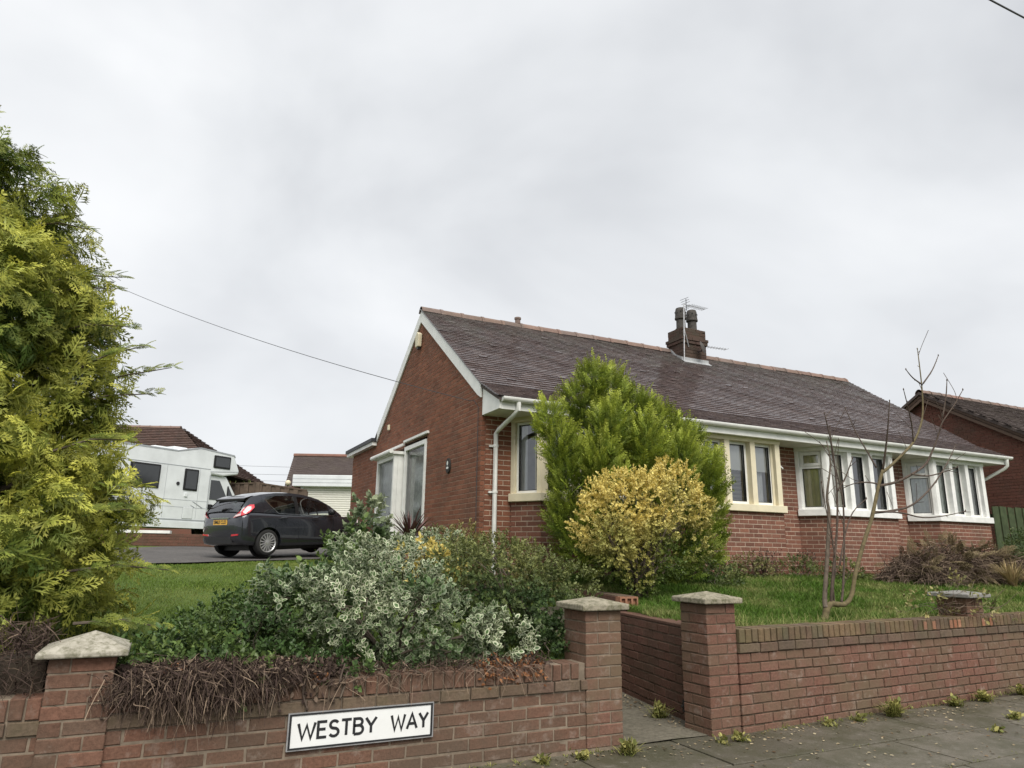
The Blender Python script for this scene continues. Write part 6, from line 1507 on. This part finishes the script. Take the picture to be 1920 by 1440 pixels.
# --- dead growth hanging over the low wall
M['dead'] = leaf_mat('dead brown stem', (0.058, 0.040, 0.034), (0.32, 0.24, 0.17), 0.55, 0.9, 0.05, 0.1)
M['dead_red'] = leaf_mat('dry russet leaf', (0.16, 0.065, 0.03), (0.36, 0.17, 0.08), 0.35, 0.9, 0.1, 0.1)
def strands(P0, D0, ln, w, sagv, seg=4, tint=None, wob=0.03):
    n = len(P0); side = nrm(np.cross(D0, rand_unit(n))); V = np.zeros((n, seg + 1, 2, 3)); T = np.zeros((n, seg + 1, 2)); w_ = RNG.normal(size=(n, 3)) * wob
    for j in range(seg + 1):
        t = j / seg; p = P0 + D0 * (ln * t)[:, None] + np.array([0, 0, -1.0]) * (sagv * t * t)[:, None] + w_ * math.sin(t * 4.5)
        ww = w * (1 - 0.7 * t)
        V[:, j, 0] = p - side * ww[:, None]; V[:, j, 1] = p + side * ww[:, None]; T[:, j] = (0.15 + 0.85 * t if tint is None else tint[:, None] * (0.3 + 0.7 * t)) if tint is not None else 0.15 + 0.6 * t
    k = (seg + 1) * 2; base = np.array([(2 * j, 2 * j + 1, 2 * j + 3, 2 * j + 2) for j in range(seg)])
    F = (base[None] + (np.arange(n) * k)[:, None, None]).reshape(-1, 4)
    return V.reshape(-1, 3), F, T.reshape(-1), np.repeat(RNG.random(n)[:, None], k, 1).reshape(-1)
n = 7000
xx = np.concatenate([RNG.beta(1.7, 2.2, n * 5 // 6) * 1.35 - 0.26, RNG.random(n - n * 5 // 6) * 2.1 + 0.5])
heavy = np.exp(-((xx - 0.25) / 0.55) ** 2)
P0 = np.stack([xx, YL + 0.02 + RNG.random(n) * 0.25 - heavy * 0.06, 0.60 + RNG.random(n) * 0.08 + heavy * (RNG.random(n) * 0.16 - 0.08) - 0.02 * (xx > 1.1)], 1)
D0 = nrm(np.stack([RNG.normal(size=n) * 0.8, -0.5 - RNG.random(n) * 0.8, RNG.normal(size=n) * 0.45 + 0.05], 1))
ln_ = (0.03 + 0.075 * RNG.random(n)) * (0.6 + 0.8 * heavy); sg_ = (0.02 + 0.15 * RNG.random(n) ** 1.5) * (0.35 + 0.95 * heavy)
inner = RNG.random(n) < 0.45
P0[inner, 1] -= 0.05
hang = thing('dead_ivy', 'tangle of dead brown stems hanging over the low wall left of the sign', 'dead plant', (0.4, YL + 0.1, 0.6))
v, f, t, r = strands(P0, D0, ln_, 0.0020 + 0.0030 * RNG.random(n), sg_, seg=6, tint=RNG.random(n) ** 3.5, wob=0.022)
link(bpy.data.objects.new('stem_tangle', np_mesh('stem_tangle', v, f, M['dead'], t, r)), hang)['kind'] = 'stuff'
# crusty dead leaves inside the tangle
m_ = 5200; px = RNG.beta(1.6, 1.8, m_) * 1.5 - 0.27
P1 = np.stack([px, YL - 0.03 + RNG.random(m_) * 0.30, 0.56 + RNG.random(m_) * 0.16], 1); P1[:, 2] -= (P1[:, 1] < YL) * RNG.random(m_) * 0.12
v, f, t, r = scatter(LEAF_T, LEAF_F, np.ones(6), P1, rand_unit(m_) + np.array([0, -.3, -.6]), rand_unit(m_), 0.022 + 0.018 * RNG.random(m_), tint_gain=RNG.random(m_) ** 4)
link(bpy.data.objects.new('dry_leaves', np_mesh('dry_leaves', v, f, M['dead'], t, r)), hang)['kind'] = 'stuff'
m_ = 260; P1 = np.concatenate([np.stack([RNG.normal(cx_, 0.05, m_ // 4), YL - 0.02 + RNG.random(m_ // 4) * 0.1, RNG.normal(cz_, 0.02, m_ // 4)], 1) for cx_, cz_ in ((0.30, 0.64), (0.52, 0.62), (0.12, 0.68), (0.9, 0.60))])
v, f, t, r = scatter(LEAF_T, LEAF_F, np.ones(6), P1, rand_unit(len(P1)), rand_unit(len(P1)), 0.02 + 0.015 * RNG.random(len(P1)), tint_gain=RNG.random(len(P1)))
link(bpy.data.objects.new('dry_leaves', np_mesh('dry_leaves', v, f, M['dead_red'], t, r)), hang)['kind'] = 'stuff'
# woody stems inside the tangle
for i in range(46):
    x = random.betavariate(2, 2.2) * 1.5 - 0.25; q = Vector((x, YL + random.uniform(-0.02, 0.1), 0.62 + random.uniform(-.03, .06))); d = Vector((random.gauss(0, .8), random.uniform(-.5, -.15), random.uniform(-.5, .3))); L = random.uniform(.08, .2)
    MB().tube(smooth_pts([q, q + d * L * .4 + Vector((0, -.015, .01)), q + d * L * .7 + Vector((random.gauss(0, .02), 0, -.04)), q + d * L + Vector((random.gauss(0, .03), 0.01, -.10))]), 0.0042 + 0.003 * random.random(), 5).build('woody_stem', M['twig'] if i % 3 else M['twig_grey'], hang, smooth=True)
# long single roots right of the heavy tangle
n = 150; xx = 1.0 + RNG.random(n) * 1.5
P0 = np.stack([xx, YL - 0.012 + 0 * xx, 0.585 + RNG.random(n) * 0.03], 1); D0 = nrm(np.stack([RNG.normal(size=n) * 0.9, -0.15 - 0.1 * RNG.random(n), -0.2 + RNG.normal(size=n) * 0.3], 1))
v, f, t, r = strands(P0, D0, 0.06 + 0.10 * RNG.random(n), 0.0018 + 0.0015 * RNG.random(n), 0.02 + 0.08 * RNG.random(n), seg=5, tint=0.5 + 0.5 * RNG.random(n), wob=0.012)
link(bpy.data.objects.new('root', np_mesh('root', v, f, M['dead'], t, r)), hang)['kind'] = 'stuff'
# dead mat under the conifer, far left
dm_ = thing('dead_undergrowth', 'mass of dead brown twigs on the wall under the golden conifer', 'dead plant', (-1.4, 4.85, 0.6))
n = 3600; P0 = np.stack([-0.52 - RNG.random(n) ** 1.3 * 2.6, YL + 0.03 + RNG.random(n) * 0.5, 0.60 + RNG.random(n) * 0.34], 1); P0[:, 1] += (P0[:, 2] - 0.6) * 0.25
D0 = nrm(RNG.normal(size=(n, 3)) + np.array([0, -0.5, 0.0]))
v, f, t, r = strands(P0, D0, 0.08 + 0.14 * RNG.random(n), 0.0018 + 0.0022 * RNG.random(n), 0.03 + 0.05 * RNG.random(n), tint=RNG.random(n) ** 3 * 0.7)
link(bpy.data.objects.new('twig_tangle', np_mesh('twig_tangle', v, f, M['dead'], t, r)), dm_)['kind'] = 'stuff'
MB().box(-4.2, -0.50, YL + 0.16, YL + 0.5, 0.5, 0.78).build('litter', M['soil'], dm_)
# russet leaves near the gate pier
m_ = 420; P1 = np.stack([2.02 + RNG.random(m_) * 0.50, YL - 0.03 + RNG.random(m_) * 0.2, 0.60 + RNG.normal(size=m_) * 0.03], 1); P1[:, 2] -= np.clip(YL + 0.02 - P1[:, 1], 0, 1) * 1.2
v, f, t, r = scatter(LEAF_T, LEAF_F, np.ones(6), P1, rand_unit(m_) + np.array([0.2, -.5, -.4]), rand_unit(m_), 0.022 + 0.016 * RNG.random(m_), tint_gain=RNG.random(m_))
o = bpy.data.objects.new('russet_leaves', np_mesh('russet_leaves', v, f, M['dead_red'], t, r)); COL.objects.link(o); tag(o, 'clump of dry russet leaves lying on the wall near the left gate pier', 'dead leaves', kind='stuff')

# --- bare young tree behind the right wall
BR = {
'trunk':[(6.05,5.20,0.70),(6.07,5.20,0.78),(6.11,5.20,0.87),(6.18,5.20,0.91),(6.27,5.20,0.90),(6.39,5.20,0.91),(6.49,5.20,1.00),(6.58,5.20,1.22),(6.75,5.20,1.52),(6.92,5.20,1.79),(7.04,5.20,2.04),(7.10,5.20,2.17),(7.19,5.20,2.33)],
'a':[(7.19,5.20,2.33),(7.17,5.12,2.56),(7.12,5.03,2.78),(7.09,4.95,3.07)],
'b':[(7.19,5.20,2.31),(7.40,5.23,2.41),(7.67,5.25,2.57),(7.90,5.28,2.71),(8.08,5.30,2.89),(8.23,5.33,3.10),(8.31,5.35,3.40),(8.37,5.38,3.82),(8.40,5.40,3.98)],
'b1':[(8.33,5.35,3.49),(8.13,5.33,3.55),(7.97,5.30,3.63)],
'b2':[(8.35,5.35,3.51),(8.70,5.43,3.75),(8.98,5.50,4.00)],
'c':[(7.91,5.28,2.71),(7.83,5.22,2.92),(7.71,5.16,3.11),(7.58,5.10,3.29)],
'd':[(7.10,5.20,2.15),(7.33,5.16,2.20),(7.56,5.11,2.30),(7.76,5.07,2.42),(7.86,5.03,2.58),(7.94,4.98,2.78),(7.97,4.94,2.91),(8.16,4.89,3.13),(8.30,4.85,3.32)],
'd1':[(8.00,4.95,2.97),(8.07,4.92,3.22),(8.10,4.90,3.42)],
'd2':[(7.46,5.05,2.29),(7.62,4.97,2.27),(7.79,4.88,2.32),(7.91,4.80,2.37)],
'e':[(6.97,5.20,1.85),(7.36,5.26,1.89),(7.79,5.32,1.97),(8.19,5.37,2.15),(8.55,5.43,2.36),(8.88,5.49,2.59),(9.17,5.55,2.82)],
'f':[(6.99,5.20,1.86),(7.44,5.23,1.87),(7.87,5.25,1.83),(8.34,5.28,1.87),(8.77,5.30,1.94)],
'g':[(7.09,5.20,2.35),(7.05,5.28,2.57),(7.03,5.37,2.78),(7.00,5.45,3.07)],
'h':[(7.10,5.20,2.17),(6.99,5.27,2.19),(6.85,5.33,2.17),(6.76,5.40,2.12)],
's1':[(6.09,5.20,0.87),(6.11,5.22,0.97),(6.22,5.23,1.41),(6.32,5.25,1.81),(6.34,5.27,2.01),(6.45,5.28,2.36),(6.45,5.30,2.60)],
's2':[(6.17,5.20,0.91),(6.19,5.18,1.13),(6.30,5.16,1.61),(6.34,5.14,2.04),(6.31,5.12,2.47),(6.24,5.10,2.73),(6.19,5.08,2.86)],
's3':[(6.32,5.20,0.91),(6.38,5.21,1.07),(6.47,5.23,1.41),(6.54,5.24,1.92),(6.52,5.25,2.19),(6.48,5.27,2.44),(6.50,5.28,2.78)],
's4':[(6.22,5.20,0.91),(6.21,5.19,1.08),(6.26,5.18,1.29),(6.23,5.17,1.61),(6.17,5.16,1.88),(6.13,5.15,2.13)],
's5':[(6.35,5.20,1.29),(6.52,5.23,1.62),(6.72,5.27,1.85),(7.00,5.30,2.01)],
's6':[(6.29,5.10,2.04),(6.38,5.05,2.19),(6.45,5.00,2.39)]}
bt = thing('bare_tree', 'small leafless tree with a kinked trunk behind the right wall', 'tree', (6.06, 5.2, 0.75))
tk = MB()
P = smooth_pts(BR['trunk']); n = len(P); tk.tube(P, [0.048 if i < 3 else (0.038 - 0.011 * min(1, i / (n * 0.45)) - 0.010 * i / n) * (1 + 0.07 * math.sin(i * 2.1)) for i in range(n)], 12)
tk.build('trunk', M['bark'], bt, smooth=True)
for k, pts in BR.items():
    if k == 'trunk': continue
    P = smooth_pts(pts); n = len(P)
    r0 = 1.2 * {'b': 0.013, 'd': 0.011, 'e': 0.010, 'a': 0.009, 'f': 0.007, 's1': 0.020, 's2': 0.010, 's3': 0.009}.get(k, 0.006)
    mb = MB(); mb.tube(P, [r0 * (1 - i / n) ** 0.8 + 0.0028 for i in range(n)], 7)
    mb.lathe(tuple(P[-1]), [(0.001, -0.012), (0.008, 0.0), (0.005, 0.014), (0.001, 0.02)], 6)
    for i in range(3, n - 1, 3):      # side buds and spurs
        d = (P[i + 1] - P[i]).normalized(); s = d.cross(Vector((random.uniform(-1, 1), random.uniform(-1, 1), 0.4))).normalized(); L = random.choice((0.012, 0.02, 0.03, 0.09 if random.random() < 0.5 else 0.03))
        mb.tube([P[i], P[i] + (s + d * 0.6 + Vector((0, 0, .3))).normalized() * L], [0.004, 0.003], 5)
    O = mb.build('branch', M['bark'] if k == 'b' else (M['twig_grey'] if k == 's1' else M['twig']), bt, smooth=True)
    if k in ('d', 'e', 'b', 's2', 's3', 's1', 'h'):
        for i in range(4, n - 2, 5 if k[0] != 's' else 3):
            d = (P[i + 1] - P[i]).normalized(); s = Vector((random.uniform(-1, 1), random.uniform(-.6, .6), random.uniform(0, 1))).normalized(); L = random.uniform(0.12, 0.36)
            tw = MB(); tw.tube(smooth_pts([P[i], P[i] + (d * .5 + s * .6) * L * .5, P[i] + (d * .3 + s * .9 + Vector((0, 0, .25))) * L]), 0.0032, 5); tw.build('twig', M['twig'], O)

# --- pile of dead brush by the white bays
bp = thing('brush_pile', 'heap of cut dead conifer brush in front of the white bay windows', 'brush pile', (12.9, 8.2, 1.0))
n = 6500; u_ = RNG.random(n); ang = RNG.random(n) * 6.28
cxs = np.array([11.9, 12.7, 13.6, 14.4]); hs = np.array([0.42, 0.62, 0.55, 0.46]); ii = RNG.integers(0, 4, n); rr = np.sqrt(RNG.random(n))
P0 = np.stack([cxs[ii] + np.cos(ang) * rr * 0.75, 8.15 + np.sin(ang) * rr * 0.62, 1.0 + hs[ii] * (1 - rr ** 2) * (0.5 + 0.6 * RNG.random(n))], 1)
D0 = nrm(np.stack([RNG.normal(size=n) + np.cos(ang) * 0.9, RNG.normal(size=n) * 0.7 - 0.4, 0.25 + RNG.normal(size=n) * 0.35], 1))
v, f, t, r = strands(P0, D0, 0.16 + 0.30 * RNG.random(n), 0.0035 + 0.005 * RNG.random(n), 0.05 + 0.18 * RNG.random(n), tint=RNG.random(n) ** 1.3 * 0.9, wob=0.02)
link(bpy.data.objects.new('brush', np_mesh('brush', v, f, M['dead'], t, r)), bp)['kind'] = 'stuff'
bl = Blobs([((11.95, 8.2, 1.1), (0.65, 0.5, 0.32)), ((12.75, 8.15, 1.25), (0.8, 0.55, 0.40)), ((13.6, 8.2, 1.2), (0.8, 0.5, 0.36)), ((14.4, 8.2, 1.15), (0.6, 0.5, 0.32))])
P, nn, k = bl.sample(300, 0.3, seed=3); sel = P[:, 2] > 1.0; P, nn = P[sel], nn[sel]
M['brush_green'] = leaf_mat('fading brush spray', (0.15, 0.105, 0.065), (0.20, 0.17, 0.09), 0.4, 0.9, 0.1, 0.1)
parts = [scatter(*SPR[q], P[q::3], nrm(nn[q::3] + rand_unit(len(P[q::3])) * .6 + np.array([0.3, -.3, -.1])), nrm(rand_unit(len(P[q::3])) + np.array([0, 0, 1.0])), 0.22 + 0.14 * RNG.random(len(P[q::3]))) for q in range(3)]
v, f, t, r = merge(parts); link(bpy.data.objects.new('dead_spray', np_mesh('dead_spray', v, f, M['brush_green'], t, r)), bp)['kind'] = 'stuff'
M['straw'] = leaf_mat('straw blade', (0.30, 0.22, 0.11), (0.48, 0.38, 0.20), 0.3, 0.8, 0.2, 0.1)
tuft_l('dry_grass_clump', 'tall pale dry grass clump right of the brush pile', 'grass', (13.2, 7.35, 0.92), 170, 0.58, 0.007, 0.7, M['straw'], 0.7, 0.25)
tuft_l('dry_grass_clump', 'smaller pale dry grass clump at the right edge of the lawn', 'grass', (13.8, 7.4, 0.92), 90, 0.42, 0.007, 0.9, M['straw'], 0.7, 0.3)
# brown dead stalks along the foot of the house wall
for x0, y0, lab in ((7.75, 9.1, 'dry brown stalks beside the green conifer at the house wall'), (9.35, 9.12, 'dry dark stalks under the right end of the cream bay'), (10.55, 9.35, 'dry dark stalks at the wall between the bays')):
    n = 60; P0 = np.stack([x0 + RNG.normal(size=n) * 0.14, y0 + RNG.normal(size=n) * 0.06, np.full(n, hgt(x0, y0))], 1); D0 = nrm(np.stack([RNG.normal(size=n) * 0.35 + 0.15, RNG.normal(size=n) * 0.2, np.ones(n)], 1))
    v, f, t, r = strands(P0, D0, 0.22 + 0.30 * RNG.random(n), 0.004 + 0.003 * RNG.random(n), 0.05 * RNG.random(n), tint=RNG.random(n) * 0.3, wob=0.03)
    q_ = thing('dead_stalks', lab, 'dead plant', (x0, y0, hgt(x0, y0)), group='dead stalks along the house wall'); link(bpy.data.objects.new('stalk', np_mesh('stalk', v, f, M['dead'], t, r)), q_)
    m_ = 160; P1 = P0[RNG.integers(0, n, m_)] + np.stack([RNG.normal(size=m_) * .08, RNG.normal(size=m_) * .05, 0.12 + RNG.random(m_) * .34], 1)
    v, f, t, r = scatter(LEAF_T, LEAF_F, np.ones(6), P1, rand_unit(m_), rand_unit(m_), 0.028 + .015 * RNG.random(m_), tint_gain=RNG.random(m_) * .3); link(bpy.data.objects.new('dry_leaves', np_mesh('dry_leaves', v, f, M['dead'], t, r)), q_)
# bramble over the far pier
br_ = shrub('bramble', 'straggling bramble climbing over the grey-capped pier', 'plant', (7.75, 4.95, 0.78), [((7.62, 4.82, 0.98), (0.22, 0.12, 0.16)), ((7.75, 4.80, 1.12), (0.12, 0.1, 0.10)), ((7.2, 4.95, 0.86), (0.45, 0.15, 0.10)), ((7.95, 4.80, 0.86), (0.25, 0.1, 0.10))], M['olive_leaf'], 55, 6, 0.11, 0.040, tg=lambda p: 0.6 + 0.5 * sn(p, 8, 1), seed=53, tips=7, r0=0.005)
n = 38; P0 = np.stack([7.3 + RNG.random(n) * 1.0, np.full(n, 4.80) + RNG.random(n) * 0.1, 0.80 + RNG.random(n) * 0.06], 1); D0 = nrm(np.stack([RNG.normal(size=n), -0.4 * np.ones(n), 0.2 + RNG.random(n) * 0.4], 1))
v, f, t, r = strands(P0, D0, 0.15 + 0.35 * RNG.random(n), 0.003 + 0.002 * RNG.random(n), 0.1 * RNG.random(n), tint=RNG.random(n)); link(bpy.data.objects.new('cane', np_mesh('cane', v, f, M['dead'], t, r)), br_)

# --- weeds on the pavement
M['weed'] = leaf_mat('yellow green weed', (0.13, 0.15, 0.035), (0.44, 0.40, 0.14), 0.35, 0.6, 0.25)
wspots = [(6.02, 4.50, 0.20, 190, 'large weed tuft at the wall foot halfway along the right wall'), (5.15, 4.48, 0.06, 40, 'small weed tuft at the right wall nearest the gate'), (5.55, 4.50, 0.07, 50, 'weed tuft between the gate and the large weed tuft'), (7.0, 4.58, 0.10, 90, 'weed tuft on the right wall foot beyond the large tuft'), (7.5, 4.62, 0.12, 110, 'second weed tuft beyond the large tuft'), (8.25, 4.66, 0.13, 110, 'weed tuft at the wall foot near the right edge'), (6.95, 4.02, 0.05, 90, 'flat weed patch in the paving joint at the right'), (7.35, 4.05, 0.05, 70, 'flat weed patch in the paving joint nearest the right edge'), (4.12, 4.42, 0.07, 45, 'weed sprouting at the corner of the right gate pier'), (3.95, 4.42, 0.05, 30, 'tiny weed in front of the path opening'), (4.0, 5.25, 0.16, 90, 'grass tuft on the path against the dark wall'), (3.85, 5.75, 0.08, 40, 'grass tuft further up the path'), (3.12, 4.46, 0.11, 120, 'leafy weed at the foot of the left gate pier'), (2.75, 4.48, 0.05, 60, 'weeds at the bottom of the wall left of the gate'), (2.45, 4.48, 0.05, 50, 'leftmost weeds at the bottom of the sign wall'), (6.3, 3.8, 0.04, 40, 'thin weed in a slab joint in front of the large tuft')]
for x, y, hh, n, lab in wspots:
    parts = []
    for q in range(6): parts.append(blades('w', None, (x + random.uniform(-0.15, 0.15) * (0.05 + hh), y + random.gauss(0, 0.015) - 0.0, 0.0), n // 6 + 1, hh * random.uniform(0.6, 1.4), 0.004, 1.4, tint=random.uniform(0.2, 1), bend=0.3))
    v, f, t, r = merge(parts)
    m_ = n // 2; P1 = np.stack([x + RNG.normal(size=m_) * 0.028, y + RNG.normal(size=m_) * 0.022, 0.01 + RNG.random(m_) * hh * 0.6], 1)
    lf_ = scatter(LEAF_T, LEAF_F, np.ones(6), P1, rand_unit(m_) + np.array([0, -.3, .4]), rand_unit(m_) + np.array([0, 0, 1.2]), 0.025 + 0.03 * RNG.random(m_), tint_gain=RNG.random(m_))
    v, f, t, r = merge([(v, f, t, r), lf_])
    o = bpy.data.objects.new('weed_tuft', np_mesh('weed_tuft', v, f, M['weed'], t, r)); COL.objects.link(o); tag(o, lab, 'weed', 'weeds along the pavement')
# moss and grass growing in the slab joints
parts = []
for ri_, (y0, dy) in enumerate(rows_pav):
    for x in np.arange(1.6, 9.5, 0.13):
        if random.random() < 0.62: parts.append(blades('m', None, (x + random.gauss(0, .05), y0 - 0.006, -0.006), random.randint(2, 7), 0.022, 0.003, 1.6, tint=random.uniform(0.1, 0.8), bend=0.3))
for x in np.arange(1.2, 9.6, 0.05):
    yy = YL if x < 3.2 else 4.572 + 0.055 * (x - 4.31)
    if 3.2 < x < 4.05 or random.random() < 0.3: continue
    parts.append(blades('m', None, (x + random.gauss(0, .03), yy - 0.02 - abs(random.gauss(0, .02)), -0.004), random.randint(3, 9), random.uniform(0.02, 0.06), 0.0035, 1.3, tint=random.uniform(0.1, 1.0), bend=0.3))
v, f, t, r = merge(parts); o = bpy.data.objects.new('joint_moss', np_mesh('joint_moss', v, f, M['weed'], t, r)); COL.objects.link(o); tag(o, 'thin moss and grass growing in the pavement joints', 'moss', kind='stuff')
# litter: fallen leaves and bits on the slabs
m_ = 950; P1 = np.stack([RNG.random(m_) * 7.5 + 1.5, 4.5 - RNG.random(m_) ** 1.8 * 1.6, np.full(m_, 0.006)], 1)
k2 = 130; P1[:k2] = np.stack([path_r(5.0) - 0.05 - RNG.random(k2) ** 2 * 0.22, 4.75 + RNG.random(k2) * 1.4, np.full(k2, 0.018)], 1); P1[:k2, 0] += PSL * (P1[:k2, 1] - 5.0)
k3 = 150; P1[k2:k2 + k3, 1] = 4.53 - RNG.random(k3) ** 2 * 0.12
v, f, t, r = scatter(LEAF_T, LEAF_F, np.ones(6), P1, nrm(RNG.normal(size=(m_, 3)) * np.array([1, 1, .1])), np.array([[0, 0, 1.0]]) + RNG.normal(size=(m_, 3)) * 0.25, 0.014 + 0.022 * RNG.random(m_), tint_gain=RNG.random(m_))
M['litter'] = leaf_mat('fallen leaf', (0.12, 0.075, 0.04), (0.42, 0.36, 0.24), 0.4, 0.8, 0.1, 0.1)
o = bpy.data.objects.new('leaf_litter', np_mesh('leaf_litter', v, f, M['litter'], t, r)); COL.objects.link(o); tag(o, 'scattered fallen leaves and bits on the pavement', 'leaf litter', kind='stuff')
# spiky plants peeping over the brown fence
for i_, (x, y, lab) in enumerate(((2.55, 26.4, 'spiky plant top peeping over the brown fence, right one'), (1.95, 26.8, 'spiky plant top peeping over the brown fence next to the motorhome'))):
    tuft_l('spiky_plant', lab, 'plant', (x, y, 3.3), 30, 0.6, 0.02, 1.6, M['dark_leaf'], 0.5, 0.2)

# --- grass
def lawn(name, label, n, region, mat, h0, h1, w, seedtint):
    P = []
    while len(P) < n:
        q = region(n)
        P += q
    P = np.array(P[:n]); z = np.array([hgt(x, y) for x, y in P])
    P0 = np.column_stack([P, z - 0.005])
    d = nrm(np.stack([RNG.normal(size=n) * 0.45, RNG.normal(size=n) * 0.45, np.ones(n)], 1)); s = nrm(np.cross(d, rand_unit(n)))
    dist = np.sqrt((P ** 2).sum(1)); h = (h0 + (h1 - h0) * RNG.random(n) ** 1.5) * (1 + 0.35 * np.sin(P[:, 0] * 3.1) * np.sin(P[:, 1] * 2.7)); ww = w * (0.7 + 0.6 * RNG.random(n)) * np.maximum(1, dist / 8)
    bend = nrm(np.stack([RNG.normal(size=n), RNG.normal(size=n), np.zeros(n)], 1)) * (h * 0.35)[:, None]
    V = np.stack([P0 - s * ww[:, None], P0 + s * ww[:, None], P0 + d * (h * .6)[:, None] + bend * .3 + s * (ww * .7)[:, None], P0 + d * h[:, None] + bend], 1)
    tint, = seedtint(P, h),
    T = np.stack([tint * .6, tint * .6, tint, tint], 1)
    F = np.arange(n * 4).reshape(-1, 4)
    o = bpy.data.objects.new(name, np_mesh(name, V.reshape(-1, 3), F, mat, T.reshape(-1), np.repeat(RNG.random(n)[:, None], 4, 1).reshape(-1)))
    COL.objects.link(o); tag(o, label, 'grass', kind='stuff')
def reg_r(n):
    x = 4.35 + RNG.random(n) ** 1.25 * 11.5; y = 4.80 + RNG.random(n) * 4.5
    return [(a, b) for a, b in zip(x, y) if a > path_r(b) + 0.10]
def reg_l(n):
    x = -2.6 + RNG.random(n) * 6.4; y = 5.1 + RNG.random(n) ** 1.1 * 11.0
    edge = lambda a: 13.15 + math.tan(R(33)) * a
    return [(a, b) for a, b in zip(x, y) if b < edge(a) + 0.09 and a < path_l(min(b, 7.6)) - 0.05]
lawn('lawn_grass', 'rough green lawn behind the right garden wall', 95000, reg_r, M['grass'], 0.035, 0.085, 0.0028, lambda P, h: np.clip(0.14 + 0.35 * np.sin(P[:, 0] * 2.3) * np.sin(P[:, 1] * 3.1) + 0.3 * np.sin(P[:, 0] * 7.1 + P[:, 1] * 3) * np.sin(P[:, 1] * 8.3) + 0.25 * RNG.normal(size=len(P)) * 0.6 + 0.5 * (P[:, 1] < 5.0), 0, 1))
lawn('lawn_grass', 'smoother mown lawn in front of the driveway on the left', 80000, reg_l, M['grass_mown'], 0.022, 0.05, 0.0028, lambda P, h: np.clip(0.10 + 0.28 * np.sin(P[:, 0] * 1.9 + 1) * np.sin(P[:, 1] * 2.3) + 0.15 * RNG.normal(size=len(P)), 0, 1))
# taller straw edge along the right wall
n = 1500; x = 4.55 + RNG.random(n) ** 1.2 * 6.2; P0 = np.stack([x, 4.82 + 0.055 * (x - 4.3) + RNG.random(n) ** 2 * 0.22, np.array([hgt(a, 4.85) for a in x])], 1)
D0 = nrm(np.stack([RNG.normal(size=n) * 0.35, RNG.normal(size=n) * 0.3, np.ones(n)], 1))
v, f, t, r = strands(P0, D0, 0.06 + 0.13 * RNG.random(n) ** 1.5, 0.0022 + 0.001 * RNG.random(n), 0.02 + 0.03 * RNG.random(n), seg=3, tint=RNG.random(n))
o = bpy.data.objects.new('dry_grass_edge', np_mesh('dry_grass_edge', v, f, M['grass'], np.clip(t * 1.3 + 0.2, 0, 1), r)); COL.objects.link(o); tag(o, 'fringe of long straw coloured grass behind the right wall coping', 'grass', kind='stuff')
